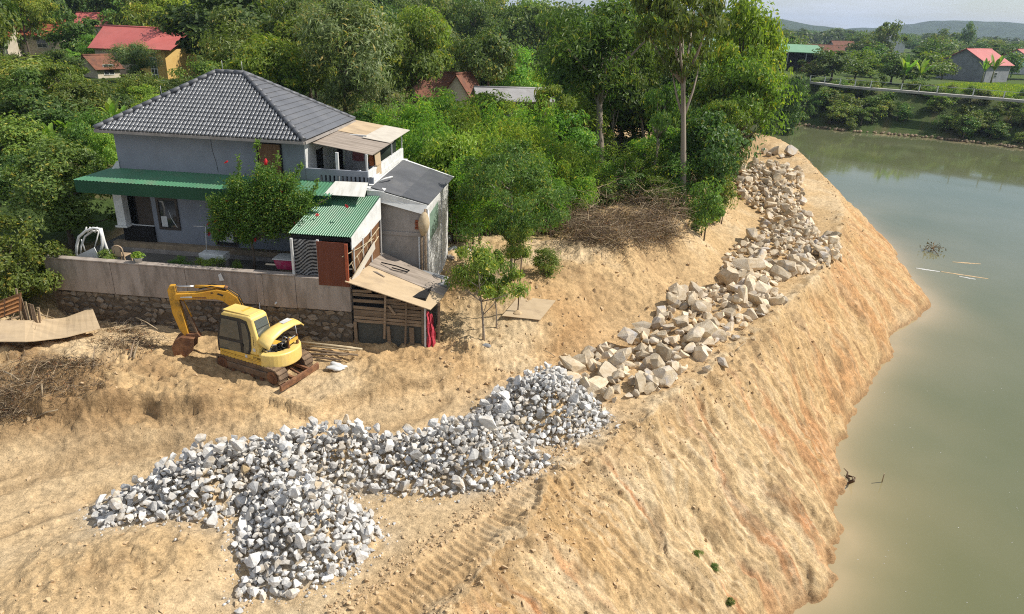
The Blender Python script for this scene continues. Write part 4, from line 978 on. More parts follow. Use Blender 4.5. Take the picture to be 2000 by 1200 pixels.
# ---- plank shack under the plywood roof
sh = thing('plank_shack', 'plank pig shack with tan plywood roof at the foot of the garden wall', 'shack', (-5.6, 20.1, 5.1), True)
mb = MB(); mb.slab([(-6.97, 19.90, 7.50), (-4.20, 19.78, 6.80), (-3.98, 20.95, 6.82), (-6.60, 21.30, 7.58)], 0.03); pr_ = mb.build('plywood_roof', m_ply, sh)
mb = MB(); mb.slab([(-6.6, 21.28, 7.60), (-4.0, 20.93, 6.84), (-3.9, 21.9, 6.90), (-6.55, 22.45, 7.72)], 0.02); mb.build('rear_roof_board', m_plygrey, pr_)
m_greysheet = M('grey_cement_sheet', (0.27, 0.275, 0.28), (0.19, 0.195, 0.20), rough=0.85, scale=4, dirt=(0.12, 0.11, 0.1), dirt_amt=0.5)
mb = MB(); mb.slab([UV(at(806, 542, 7.1)), UV(at(872, 560, 6.95)), UV(at(876, 541, 6.98)), UV(at(815, 524, 7.16))], 0.02); mb.build('grey_sheet', m_greysheet, pr_)
mb = MB(); mb.tube([UV(at(745, 513, 7.60)), UV(at(775, 520, 7.55)), UV(at(800, 529, 7.36)), UV(at(795, 531, 7.36)), UV(at(765, 523, 7.5))], 0.022, 6); mb.build('old_hose', m_dark, pr_)
mb = MB(); mb.tube([UV(at(726, 530, 7.48)), UV(at(735, 533, 7.45)), UV(at(752, 541, 7.38))], [0.01, 0.05, 0.01], 6); mb.build('leaf_litter', m_plygrey, pr_)
# planks of the front, by height
zt = lambda u: 7.42 - 0.245 * (u + 6.9)
uu0, uu1 = -6.80, -4.52
for k in range(12):
    z0 = 6.02 + 0.118 * k
    for a_, b_ in ((uu0, -5.78 + random.uniform(-0.02, 0.02)), (-5.74, uu1 + random.uniform(-0.05, 0.05))):
        if k in (5, 7) and a_ == uu0: continue
        top = min(zt(a_), zt(b_)) - 0.1
        if z0 + 0.10 > max(zt(a_), zt(b_)) - 0.06: continue
        b2 = b_
        while z0 + 0.11 > zt(b2) - 0.05 and b2 > a_ + 0.3: b2 -= 0.05
        if b2 <= a_ + 0.35: continue
        if k == 8 and a_ > -6: continue
        t0, t1 = random.uniform(-0.018, 0.018), random.uniform(-0.018, 0.018); h = random.uniform(0.085, 0.108); d_ = random.uniform(0, 0.02)
        mb = MB(); mb.hexa([(a_, 20.10 - d_, z0 + t0), (b2, 20.10 - d_, z0 + t1), (b2, 20.13 - d_, z0 + t1), (a_, 20.13 - d_, z0 + t0), (a_, 20.10 - d_, z0 + h + t0), (b2, 20.10 - d_, z0 + h + t1), (b2, 20.13 - d_, z0 + h + t1), (a_, 20.13 - d_, z0 + h + t0)])
        mb.build('plank', m_plank, sh)
for a_, b_, w in (((-6.74, 20.06, 5.12), (-6.76, 20.06, 6.05), 0.10), ((-5.62, 20.05, 5.1), (-5.66, 20.05, 5.98), 0.11), ((-5.78, 19.99, 5.55), (-5.70, 19.99, 7.08), 0.065), ((-5.10, 19.98, 5.05), (-5.02, 19.98, 6.88), 0.06), ((-4.86, 20.04, 5.06), (-4.88, 20.04, 6.0), 0.15), ((-4.50, 20.05, 5.05), (-4.50, 20.05, 6.75), 0.10), ((-4.06, 20.4, 5.0), (-4.05, 20.4, 6.80), 0.08), ((-5.62, 20.03, 6.72), (-5.40, 20.03, 6.42), 0.07)):
    mb = MB(); mb.bar(a_, b_, w, 0.05, up=(0, 1, 0)); mb.build('post', m_plank, sh)
mb = MB(); mb.box((-4.455, 20.0, 5.02), (-4.40, 20.1, 6.72)); mb.build('white_post', m_wlight, sh)
mb = MB(); mb.box((-6.70, 20.16, 5.1), (-4.55, 20.20, 6.05)); mb.build('net_screen', M('dark_net', (0.10, 0.10, 0.085), (0.065, 0.065, 0.055), rough=0.9, scale=14), sh)
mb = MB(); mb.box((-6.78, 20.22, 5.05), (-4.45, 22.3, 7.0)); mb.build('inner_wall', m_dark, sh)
mb = MB(); mb.box((-6.66, 20.145, 5.05), (-4.55, 20.158, 5.16)); mb.build('sill_board', m_plank, sh)
nt_ = MB(); m_rednet = M('red_netting', (0.50, 0.055, 0.075), (0.34, 0.03, 0.05), rough=0.8, scale=12, bump=0.6, bscale=30)
for i in range(9):
    for j in range(12):
        s = i / 8; t = j / 11
        nt_.v.append((-4.37 + 0.24 * s * (0.5 + 0.5 * sin(pi * (0.25 + t * 0.7))) + 0.02 * sin(17 * t + 5 * s), 19.98 + 0.06 * sin(s * 14 + 3 * t) + 0.25 * s, 5.04 + 0.02 * random.random() + 1.62 * t - 0.25 * s * t))
for i in range(8):
    for j in range(11): k = i * 12 + j; nt_.f.append((k, k + 1, k + 13, k + 12)); nt_.m.append(0); nt_.sm.append(False)
one('red_netting', nt_, m_rednet, 'crumpled red netting hanging at the right corner of the plank shack', 'netting', (-4.3, 20.1, 5.04), house=True)

# ---- things in the yard
def lathe(mb, prof, c, n=14, mi=0, smooth=True):
    b0 = len(mb.v)
    for r_, z_ in prof:
        for k in range(n): a_ = 2 * pi * k / n; mb.v.append((c[0] + r_ * cos(a_), c[1] + r_ * sin(a_), c[2] + z_))
    for j in range(len(prof) - 1):
        for k in range(n): mb.f.append((b0 + j * n + k, b0 + j * n + (k + 1) % n, b0 + (j + 1) * n + (k + 1) % n, b0 + (j + 1) * n + k)); mb.m.append(mi); mb.sm.append(smooth)
# white arched frame
fr = thing('swing_frame', 'white metal arched frame with curved struts standing behind the left end of the garden wall', 'frame', (-16.3, 20.9, 7.1), True)
def px_uv(x, y, v):  # point of the vertical plane v (house axes) seen at a pixel
    r = ray(x, y); n_ = Vector((sin(AH), cos(AH), 0)); t = (v - Vector((0, 0, CAMZ)).dot(n_)) / r.dot(n_); return UV(Vector((0, 0, CAMZ)) + r * t)
def pl(pts, v): return [px_uv(x, y, v) for x, y in pts]
mb = MB(); mb.tube(pl([(149, 503), (150, 480), (154, 463), (168, 451), (183, 446), (194, 447), (199, 462), (200, 478), (196, 496)], 20.75), 0.045, 8); mb.build('front_arch', m_white, fr)
mb = MB(); mb.tube(pl([(158, 502), (158, 482), (166, 462), (181, 452), (192, 451)], 20.95), 0.03, 8); mb.build('inner_arch', m_white, fr)
mb = MB(); mb.tube(pl([(197, 446), (203, 470), (210, 490), (219, 508)], 21.1), 0.045, 8); mb.build('rear_leg', m_white, fr)
mb = MB(); mb.tube(pl([(159, 468), (166, 490)], 20.9), 0.02, 6); mb.build('strut', m_white, fr)
mb = MB(); mb.tube(pl([(193, 452), (185, 484)], 20.9), 0.02, 6); mb.build('strut', m_white, fr)
for x in (165, 172, 178, 186): mb = MB(); mb.tube(pl([(x, 455), (x + 4, 444)], 20.9), 0.022, 6); mb.build('top_bracket', m_white, fr)
q = pl([(149, 500), (183, 484), (193, 506), (150, 515)], 20.72)
mb = MB(); mb.hexa([Vector(q[3]), Vector(q[2]), Vector(q[2]) + Vector((0, .05, 0)), Vector(q[3]) + Vector((0, .05, 0)), Vector(q[0]), Vector(q[1]), Vector(q[1]) + Vector((0, .05, 0)), Vector(q[0]) + Vector((0, .05, 0))]); mb.build('seat_panel', m_white, fr)
# plastic chair
ch = thing('plastic_chair', 'beige plastic chair just behind the garden wall beside the white arched frame', 'chair', (-15.0, 20.75, 7.1), True)
m_cream = M('cream_plastic', (0.42, 0.31, 0.20), (0.36, 0.26, 0.165), rough=0.5, scale=4)
cu, cv = -15.02, 20.7
mb = MB(); mb.box((cu - 0.2, cv, 7.45), (cu + 0.2, cv + 0.4, 7.49)); mb.build('seat', m_cream, ch, bevel=0.02)
bk_ = MB(); 
arc_ = [(cu + 0.17 * cos(a_), 7.72 + 0.13 * sin(a_)) for a_ in np.linspace(0, pi, 9)]
bk_.prism([(cu - 0.10, 7.48), (cu + 0.10, 7.48), (cu + 0.10, 7.80), (cu, 7.84), (cu - 0.10, 7.80)], 'y', cv - 0.02, cv + 0.015); bk_.build('backrest', m_cream, ch)
mb = MB(); mb.tube([(cu - 0.18, cv, 7.46)] + [(x, cv, z) for x, z in reversed(arc_)] + [(cu + 0.18, cv, 7.46)], 0.025, 6); mb.build('back_hoop', m_cream, ch)
for sx in (-1, 1):
    for dy in (0.02, 0.37):
        mb = MB(); mb.bar((cu + sx * 0.21, cv + dy, 7.1), (cu + sx * 0.17, cv + dy, 7.46), 0.04); mb.build('leg', m_cream, ch)
# white box on a plinth, tank
mb = MB(); mb.box((-12.35, 21.05, 7.1), (-11.55, 21.45, 7.42)); mb.box((-12.38, 21.02, 7.42), (-11.52, 21.48, 7.66), 1)
one('concrete_tank', mb, [m_cement, m_white], 'grey concrete box with white upper band in the yard behind the garden wall', 'tank', (-11.95, 21.25, 7.1), house=True, bevel=0.01)
pk = thing('pink_tub', 'magenta pink tub standing behind the wall beside the striped cloth', 'tub', (-9.2, 21.0, 7.1), True)
pc = px_uv(545, 500, 21.1)
mb = MB(); a_ = [(-9.70, 20.85), (-8.86, 20.85), (-8.86, 21.45), (-9.70, 21.45)]
mb.hexa([(x + (0.08 if x < -9.2 else -0.08), y + (0.05 if y < 21 else -0.05), 7.36) for x, y in a_] + [(x, y, 7.70) for x, y in a_]); mb.build('tub_body', m_magenta, pk)
mb = MB(); mb.box((-9.73, 20.82, 7.702), (-8.83, 21.48, 7.735)); mb.build('rim', m_wlight, pk, bevel=0.01)
mb = MB(); mb.box((-9.55, 20.95, 7.1), (-9.0, 21.35, 7.358)); mb.build('stand', m_plank, pk)
# clothes line pole
cpz = pl([(404, 518), (402, 443), (378, 442)], 21.2)
cp_ = thing('clothes_pole', 'thin grey pole with a side arm standing in the yard left of the flowering tree', 'pole', cpz[0], True)
mb = MB(); mb.tube([cpz[0], cpz[1]], 0.018, 6); mb.build('upright', m_metal, cp_)
mb = MB(); mb.tube([cpz[2], cpz[1]], 0.014, 6); mb.build('arm', m_metal, cp_)
p5 = px_uv(501, 525, 20.9); p6 = px_uv(499, 470, 20.9)
# low pots and rag on the wall are with the plants below
mb = MB(); q = pl([(426, 537), (431, 534), (438, 548), (429, 549)], 19.98); mb.slab([Vector(p) for p in q], 0.006)
one('paper_scrap', mb, m_white, 'torn white paper scrap stuck on the face of the garden wall', 'paper', q[0], house=True)
# ================================================================ EXCAVATOR
m_yel = M('yellow_paint', (0.74, 0.47, 0.075), (0.68, 0.41, 0.06), rough=0.42, scale=1.6, spec=0.5, dirt=(0.36, 0.21, 0.07), dirt_scale=2.0, dirt_amt=0.5)
m_yelp = M('faded_yellow_paint', (0.80, 0.60, 0.20), (0.76, 0.53, 0.14), rough=0.42, scale=1.3, spec=0.5, dirt=(0.56, 0.40, 0.18), dirt_scale=2.2, dirt_amt=0.5)
m_yeldirty = M('worn_boom_paint', (0.66, 0.36, 0.035), (0.50, 0.24, 0.03), rough=0.5, scale=3.0, dirt=(0.09, 0.055, 0.03), dirt_scale=3.0, dirt_amt=0.85)
m_rust = M('rusty_steel', (0.21, 0.095, 0.045), (0.115, 0.055, 0.03), rough=0.75, scale=6, bump=0.3, bscale=30, dirt=(0.30, 0.16, 0.08), dirt_scale=3, dirt_amt=0.6)
m_mudsteel = M('muddy_steel', (0.225, 0.15, 0.092), (0.13, 0.088, 0.056), rough=0.85, scale=4, bump=0.3, bscale=25, dirt=(0.07, 0.045, 0.03), dirt_scale=2.5, dirt_amt=0.7)
m_blackrub = M('dark_cab_frame', (0.040, 0.040, 0.038), (0.028, 0.028, 0.027), rough=0.5, scale=4)
m_cabglass, nt, b, out = nodes_of('cab_glass')
b.inputs['Base Color'].default_value = (0.075, 0.085, 0.075, 1); b.inputs['Roughness'].default_value = 0.07; b.inputs['Specular IOR Level'].default_value = 0.7
m_chrome = M('bright_metal', (0.62, 0.60, 0.58), (0.45, 0.44, 0.42), rough=0.25, metal=0.9, scale=6)
m_black = M('engine_black', (0.020, 0.019, 0.018), (0.012, 0.012, 0.012), rough=0.5, scale=8)
m_decal = M('black_lettering', (0.02, 0.02, 0.02), (0.03, 0.03, 0.03), rough=0.6)

EXH = radians(156.0)
ex = thing('excavator', 'yellow tracked excavator with its engine hood raised parked below the garden wall', 'excavator', (-7.47, 19.08, 5.10), rotz=EXH)
YC = 0.18
def stadium(x0, x1, z0, z1, n=9, sag=0.0):
    r = (z1 - z0) / 2; zc = (z0 + z1) / 2
    pts = [(x1 - r + r * sin(a), zc - r * cos(a)) for a in np.linspace(0, pi, n)]
    pts += [(x0 + r - r * sin(a), zc + r * cos(a)) for a in np.linspace(0, pi, n)]
    return pts
for y0, y1 in ((0.55, 0.92), (-0.56, -0.20)):
    yo = y1 if y0 > 0 else y0; s = 1 if y0 > 0 else -1
    mb = MB(); mb.prism(stadium(-1.20, 1.20, 0.03, 0.46), 'y', y0 + 0.03, y1 - 0.03); tr = mb.build('track', m_mudsteel, ex)
    pts = stadium(-1.22, 1.22, 0.0, 0.49, 7); P = [Vector((p[0], 0, p[1])) for p in pts] + [Vector((pts[0][0], 0, pts[0][1]))]
    seg = [(P[i + 1] - P[i]).length for i in range(len(P) - 1)]; T = sum(seg); n = 38; shoe = MB()
    for k in range(n):
        d = T * (k + 0.5) / n; i = 0
        while d > seg[i]: d -= seg[i]; i += 1
        p = P[i].lerp(P[i + 1], d / seg[i]); t = (P[i + 1] - P[i]).normalized(); nn = Vector((t.z, 0, -t.x))
        c = p; hw = T / n * 0.46
        a0 = c - t * hw; a1 = c + t * hw
        lo, hi = -0.02, 0.025
        v = []
        for yy in (y0, y1):
            v += [a0 + nn * lo + Vector((0, yy, 0)), a1 + nn * lo + Vector((0, yy, 0)), a1 + nn * hi + Vector((0, yy, 0)), a0 + nn * hi + Vector((0, yy, 0))]
        shoe.add([tuple(q) for q in v], [(0, 1, 2, 3), (7, 6, 5, 4), (0, 4, 5, 1), (1, 5, 6, 2), (2, 6, 7, 3), (3, 7, 4, 0)])
        g0 = c + t * hw * 0.5; g1 = c + t * hw * 0.8; v = []
        for yy in (y0, y1): v += [g0 + nn * hi + Vector((0, yy, 0)), g1 + nn * hi + Vector((0, yy, 0)), g1 + nn * 0.05 + Vector((0, yy, 0)), g0 + nn * 0.05 + Vector((0, yy, 0))]
        shoe.add([tuple(q) for q in v], [(0, 1, 2, 3), (7, 6, 5, 4), (1, 5, 6, 2), (2, 6, 7, 3), (3, 7, 4, 0)])
    tag(shoe.build('track_shoe', m_mudsteel, tr), kind='stuff')
    for cx, r_ in ((-0.97, 0.20), (0.97, 0.20)):
        mb = MB(); mb.tube([(cx, yo - s * 0.06, 0.245), (cx, yo + s * 0.012, 0.245)], r_, 18, smooth=False); mb.tube([(cx, yo, 0.245), (cx, yo + s * 0.035, 0.245)], 0.085, 12, smooth=False); mb.build('sprocket' if cx < 0 else 'idler_wheel', m_rust, tr)
    for cx in (-0.55, -0.18, 0.18, 0.55):
        mb = MB(); mb.tube([(cx, yo - s * 0.05, 0.10), (cx, yo + s * 0.015, 0.10)], 0.07, 12, smooth=False); mb.build('road_wheel', m_rust, tr)
    mb = MB(); mb.box((-0.78, yo - s * 0.03, 0.15), (0.78, yo + s * 0.02, 0.36)); mb.build('side_frame', m_mudsteel, tr, bevel=0.03)
mb = MB(); mb.box((-0.6, -0.2, 0.12), (0.6, 0.55, 0.36)); mb.tube([(0, YC, 0.36), (0, YC, 0.50)], 0.42, 20, smooth=False); mb.build('undercarriage', m_mudsteel, ex)
bd = MB(); bd.box((-1.52, -0.50, 0.04), (-1.44, 1.16, 0.20)); bd.tube([(-1.48, -0.5, 0.22), (-1.48, 1.16, 0.20)], 0.035, 8)
for y in (-0.15, 0.5): bd.bar((-1.46, y, 0.14), (-0.5, y, 0.24), 0.09, 0.09)
bd.tube([(-1.44, 0.2, 0.12), (-0.9, 0.2, 0.26)], 0.04, 8)
bd.build('dozer_blade', m_rust, ex, bevel=0.01)
# upper body: deck with rounded tail
tail = [(1.06, 0.90), (1.06, -0.50), (0.2, -0.56), (-0.62, -0.56)] + [(-0.40 - 0.80 * cos(a) ** 0.8, YC + 0.74 * sin(a)) for a in np.radians(np.linspace(-62, 62, 13))] + [(-0.62, 0.90)]
mb = MB(); mb.prism(tail, 'z', 0.50, 0.60); dk = mb.build('deck', m_yel, ex, bevel=0.02)
mb = MB(); mb.box((-0.60, 0.50, 0.602), (1.05, 0.905, 0.80)); sp = mb.build('side_panel', m_yel, ex, bevel=0.025)
mb = MB(); mb.box((0.42, 0.90, 0.615), (0.425, 0.909, 0.79)); mb.box((-0.6, 0.90, 0.66), (0.95, 0.909, 0.668)); mb.build('panel_seam', m_black, sp)
# counterweight: thick curved shell
cwp = [(-0.28 - 0.94 * cos(a) ** 0.75, YC + 0.76 * sin(a)) for a in np.radians(np.linspace(-76, 76, 19))]
cwi = [(x + 0.30, YC + (y - YC) * 0.80) for x, y in cwp]
mb = MB(); mb.prism(cwp + cwi[::-1], 'z', 0.46, 0.90, smooth=False); cw = mb.build('counterweight', m_yelp, ex, bevel=0.05, bseg=3)
for p in cw.data.polygons: p.use_smooth = False
# lettering on the counterweight's left side
def strokes(parent, y, pts, name='lettering', mat=m_decal):
    mb = MB()
    for x0, z0, x1, z1 in pts: mb.box((min(x0, x1), y, min(z0, z1)), (max(x0, x1), y + 0.004, max(z0, z1)))
    return mb.build(name, mat, parent)
strokes(sp, 0.906, [(-0.30, 0.70, -0.29, 0.78), (-0.36, 0.76, -0.33, 0.775), (-0.335, 0.70, -0.32, 0.77), (-0.42, 0.765, -0.37, 0.775), (-0.40, 0.70, -0.385, 0.765), (-0.45, 0.70, -0.435, 0.775), (-0.48, 0.70, -0.465, 0.775), (-0.51, 0.70, -0.495, 0.775), (-0.545, 0.70, -0.525, 0.775), (-0.575, 0.70, -0.56, 0.775)])
# engine bay
mb = MB(); mb.box((-0.95, -0.35, 0.60), (-0.42, 0.72, 0.86)); eng = mb.build('engine', m_black, ex, bevel=0.02)
for k in range(26):
    x, y, z = random.uniform(-0.92, -0.5), random.uniform(-0.3, 0.66), random.uniform(0.86, 1.12); s = random.uniform(0.03, 0.075)
    mb = MB()
    if k % 3 == 0: mb.tube([(x, y, z - 0.1), (x + random.uniform(-.15, .15), y + random.uniform(-.2, .2), z + 0.06), (x + random.uniform(-.2, .2), y + random.uniform(-.25, .25), z)], 0.018, 6)
    elif k % 3 == 1: mb.tube([(x, y, 0.84), (x, y, z)], s, 12, smooth=False)
    else: mb.box((x - s, y - s, 0.84), (x + s, y + s, z))
    mb.build(['hose', 'canister', 'engine_block'][k % 3], random.choice([m_chrome, m_black, m_black, m_metal]), eng)
for y in (0.16, -0.22):
    mb = MB(); mb.hexa([(-1.02, y - 0.035, 0.86), (-0.96, y - 0.035, 0.86), (-0.96, y + 0.035, 0.86), (-1.02, y + 0.035, 0.86), (-1.02, y - 0.01, 1.22), (-0.97, y - 0.01, 1.22), (-0.97, y + 0.01, 1.22), (-1.02, y + 0.01, 1.22)]); mb.build('latch_bracket', m_rust, eng)
mb = MB(); mb.bar((-1.0, 0.16, 1.06), (-1.0, -0.22, 1.10), 0.05, 0.09); mb.build('lifting_bar', m_yel, eng)
mb = MB(); mb.box((-0.43, 0.36, 0.60), (-0.40, 0.88, 1.25)); mb.build('fire_wall', m_yel, ex)
# raised hood: domed shell held up over the engine
HP = [(-0.46, [(0.86, 1.27), (0.82, 1.36), (0.68, 1.45), (0.30, 1.52), (-0.25, 1.55), (-0.52, 1.50), (-0.62, 1.42)]),
      (-0.62, [(0.92, 1.24), (0.87, 1.36), (0.70, 1.49), (0.30, 1.60), (-0.25, 1.62), (-0.53, 1.53), (-0.63, 1.42)]),
      (-0.80, [(0.95, 1.21), (0.88, 1.33), (0.70, 1.47), (0.30, 1.59), (-0.22, 1.60), (-0.52, 1.51), (-0.62, 1.40)]),
      (-0.97, [(0.95, 1.17), (0.86, 1.27), (0.66, 1.40), (0.28, 1.50), (-0.18, 1.52), (-0.50, 1.46), (-0.60, 1.37)])]
hd = MB(); nr_ = 7
for off in (0, 0.03):
    for x, pr2 in HP:
        for y, z in pr2: hd.v.append((x + (off * 0.3), YC + (y - YC) * (1 - off * 0.9), z - off))
for k in range(2):
    for i in range(3):
        for j in range(nr_ - 1):
            q = k * 28 + i * nr_ + j; hd.f.append((q, q + 1, q + nr_ + 1, q + nr_)); hd.m.append(1 if k else 0); hd.sm.append(True)
for i in range(3):
    for j in (0, nr_ - 1): q = i * nr_ + j; hd.f.append((q, q + nr_, q + nr_ + 28, q + 28)); hd.m.append(0); hd.sm.append(False)
for j in range(nr_ - 1):
    for i in (0, 3): q = i * nr_ + j; hd.f.append((q, q + 1, q + 29, q + 28)); hd.m.append(0); hd.sm.append(False)
hood = hd.build('engine_hood', [m_yelp, m_black], ex)
mb = MB(); mb.add([(-0.60, -0.30, 1.628), (-0.60, 0.06, 1.622), (-0.78, 0.06, 1.612), (-0.78, -0.30, 1.616)], [(0, 1, 2, 3)]); mb.build('hood_vent', m_wlight, hood)
mb = MB(); mb.tube([(-0.95, -0.30, 0.9), (-0.98, -0.20, 1.50)], 0.012, 6); mb.build('hood_stay', m_metal, hood)
# cab
Y0, Y1 = 0.24, 0.88
cab = [(1.06, 0.80), (1.08, 1.05), (0.84, 1.92), (0.74, 1.98), (-0.22, 2.02), (-0.34, 1.97), (-0.50, 1.30), (-0.46, 0.80)]
mb = MB(); mb.prism(cab, 'y', Y0, Y1); cb = mb.build('cab', m_yelp, ex, bevel=0.055, bseg=3)
mb = MB(); mb.prism([(0.80, 2.0), (0.80, 2.03), (0.1, 2.045), (-0.25, 2.04), (-0.25, 2.0)], 'y', Y0 + 0.08, Y1 - 0.06); mb.build('cab_roof', m_yelp, cb, bevel=0.02)
mb = MB(); mb.box((0.12, Y0 + 0.1, 2.046), (0.20, Y1 - 0.2, 2.056)); mb.build('roof_rib', m_yel, cb)
yo = Y1 + 0.002
def sideplate(poly, y, th, mat, parent, name):
    mb = MB(); mb.prism(poly, 'y', y, y + th); return mb.build(name, mat, parent)
dfr = sideplate([(1.10, 0.64), (1.085, 1.05), (0.845, 1.86), (0.10, 1.90), (-0.16, 1.86), (-0.26, 1.5), (-0.24, 1.0), (-0.12, 0.74), (0.1, 0.70)], yo, 0.018, m_blackrub, cb, 'door_frame')
sideplate([(0.98, 1.16), (0.80, 1.78), (0.18, 1.80), (0.16, 1.20)], yo + 0.02, 0.008, m_cabglass, dfr, 'door_window')
sideplate([(1.02, 0.74), (1.0, 1.06), (0.16, 1.10), (0.16, 0.80)], yo + 0.02, 0.008, m_cabglass, dfr, 'lower_window')
sideplate([(0.04, 0.82), (0.04, 1.80), (-0.12, 1.78), (-0.20, 1.5), (-0.19, 1.05), (-0.10, 0.84)], yo + 0.02, 0.008, m_cabglass, dfr, 'quarter_window')
mb = MB(); mb.box((0.03, yo + 0.02, 1.02), (0.10, yo + 0.05, 1.10)); mb.build('door_handle', m_black, dfr)
# rear window on the sloping back of the cab
def rp(y, f):
    a = Vector((-0.345, y, 1.94)); c = Vector((-0.502, y, 1.32)); return a.lerp(c, f) + Vector((-0.012, 0, 0.003))
mb = MB(); mb.hexa([rp(Y1 - 0.09, 0.92), rp(Y0 + 0.06, 0.92), rp(Y0 + 0.06, 0.92) + Vector((0.02, 0, 0)), rp(Y1 - 0.09, 0.92) + Vector((0.02, 0, 0)), rp(Y1 - 0.09, 0.10), rp(Y0 + 0.06, 0.10), rp(Y0 + 0.06, 0.10) + Vector((0.02, 0, 0)), rp(Y1 - 0.09, 0.10) + Vector((0.02, 0, 0))]); rw = mb.build('rear_window', m_cabglass, cb)
mb = MB(); mb.bar(rp(Y1 - 0.09, 0.5) + Vector((-0.004, 0, 0)), rp(Y0 + 0.06, 0.5) + Vector((-0.004, 0, 0)), 0.008, 0.02); mb.build('window_bar', m_blackrub, rw)
mb = MB(); mb.box((1.0, Y0 + 0.06, 1.1), (1.02, Y1 - 0.06, 1.5)); mb.build('windscreen', m_cabglass, cb)
# stickers on the side pillar
mb = MB(); mb.tube([(-0.34, Y1 - 0.002, 0.98), (-0.34, Y1 + 0.006, 0.98)], 0.055, 14, smooth=False); mb.build('sticker', m_white, cb)
mb = MB(); mb.box((-0.06, 0.906, 0.67), (0.02, 0.912, 0.76)); mb.build('sticker', m_white, sp)
strokes(cb, Y1, [(-0.355, 1.10 + 0.055 * k, -0.335, 1.14 + 0.055 * k) for k in range(6)])
# swing boom
BH = math.radians(189.8) - EXH
bx, by = 0.85, -0.15
def bm_pt(s, z, y): return (bx + s * cos(BH) - y * sin(BH), by + s * sin(BH) + y * cos(BH), z)
def bprism(prof, hw, mat, parent, name, bev=0.015):
    n = len(prof); v = [bm_pt(s, z, -hw) for s, z in prof] + [bm_pt(s, z, hw) for s, z in prof]
    mb = MB(); mb.add(v, [tuple(range(n)), tuple(reversed(range(n, 2 * n)))] + [(i, (i + 1) % n, n + (i + 1) % n, n + i) for i in range(n)])
    return mb.build(name, mat, parent, bevel=bev)
mb = MB(); mb.tube([(bx, by, 0.5), (bx, by, 1.0)], 0.14, 14, smooth=False); mb.build('swing_post', m_yel, ex)
boom = bprism([(-0.10, 0.72), (-0.16, 0.95), (-0.02, 1.35), (0.08, 1.72), (0.24, 2.10), (0.46, 2.28), (0.80, 2.35), (1.40, 2.25), (1.98, 2.24), (2.06, 2.16), (2.04, 2.05), (1.30, 2.05), (0.84, 2.04), (0.66, 1.98), (0.50, 1.84), (0.38, 1.50), (0.22, 0.95), (0.10, 0.72)], 0.11, m_yeldirty, ex, 'boom')
bprism([(0.60, 2.19), (0.76, 2.25), (0.80, 2.21), (0.64, 2.14)], 0.1115, m_decal, boom, 'lettering', 0)
bprism([(0.88, 2.25), (0.92, 2.28), (0.99, 2.27), (0.95, 2.23)], 0.1115, m_decal, boom, 'lettering', 0)
bprism([(1.10, 2.08), (1.12, 2.13), (1.50, 2.13), (1.52, 2.10)], 0.1115, m_rust, boom, 'scuffed_patch', 0)
bprism([(1.52, 2.11), (1.52, 2.16), (1.84, 2.15), (1.86, 2.12)], 0.1115, m_wlight, boom, 'worn_patch', 0)
def btube(p, q, r0, mat, parent, name, y=0.0, n=10):
    mb = MB(); mb.tube([bm_pt(p[0], p[1], y), bm_pt(q[0], q[1], y)], r0, n); return mb.build(name, mat, parent)
cyl = btube((0.55, 2.40), (1.42, 2.44), 0.052, m_yeldirty, boom, 'arm_cylinder'); btube((1.42, 2.44), (2.06, 2.45), 0.028, m_chrome, boom, 'piston_rod')
btube((0.50, 2.36), (0.58, 2.40), 0.07, m_rust, boom, 'cylinder_pin')
for k, y in enumerate((0.05, 0.085, -0.06)):
    mb = MB(); mb.tube([bm_pt(0.05, 1.62, y), bm_pt(0.20, 2.12, y), bm_pt(0.48, 2.36, y), bm_pt(0.95, 2.45 + 0.02 * k, y), bm_pt(1.3, 2.38, y)], 0.014, 5); mb.build('hydraulic_hose', m_black, boom)
arm = bprism([(1.98, 2.50), (2.12, 2.50), (2.20, 2.36), (2.16, 1.60), (2.02, 1.02), (1.88, 0.80), (1.78, 0.84), (1.86, 1.50), (1.90, 1.98), (1.96, 2.2)], 0.085, m_yeldirty, ex, 'arm')
btube((1.84, 2.00), (1.66, 1.45), 0.045, m_yeldirty, arm, 'bucket_cylinder'); btube((1.66, 1.45), (1.52, 0.92), 0.026, m_rust, arm, 'bucket_rod')
bprism([(1.90, 2.02), (1.80, 1.98), (1.66, 1.50), (1.50, 0.86), (1.56, 0.82), (1.74, 1.46)], 0.05, m_mudsteel, arm, 'link_arm')
bprism([(1.44, 0.80), (1.52, 0.94), (1.62, 0.90), (1.86, 0.92), (1.88, 0.80), (1.60, 0.76)], 0.10, m_rust, arm, 'bucket_link')
# bucket: two cheeks and a curved shell
prof = [(1.60, 0.80), (1.95, 0.86), (2.16, 0.78), (2.28, 0.55), (2.24, 0.25), (2.12, 0.02)]
inn = [(1.66, 0.76), (1.94, 0.80), (2.10, 0.73), (2.21, 0.53), (2.18, 0.27), (2.09, 0.06)]
hw = 0.26; mb = MB()
for ring, y in ((prof, -hw), (prof, hw), (inn, -hw), (inn, hw)): mb.v += [bm_pt(s, z, y) for s, z in ring]
for i in range(5):
    a, b_, c, d = i, 6 + i, 12 + i, 18 + i
    mb.f += [(a, a + 1, b_ + 1, b_), (c, d, d + 1, c + 1)]; mb.m += [0, 0]; mb.sm += [True, True]
bucket = mb.build('bucket', m_rust, ex)
for y in (-hw, hw - 0.02):
    ring = prof + [(1.66, 0.42)]
    n = len(ring); v = [bm_pt(s, z, y) for s, z in ring] + [bm_pt(s, z, y + 0.02) for s, z in ring]
    mb = MB(); mb.add(v, [tuple(range(n)), tuple(reversed(range(n, 2 * n)))] + [(i, (i + 1) % n, n + (i + 1) % n, n + i) for i in range(n)]); mb.build('bucket_cheek', m_rust, bucket)
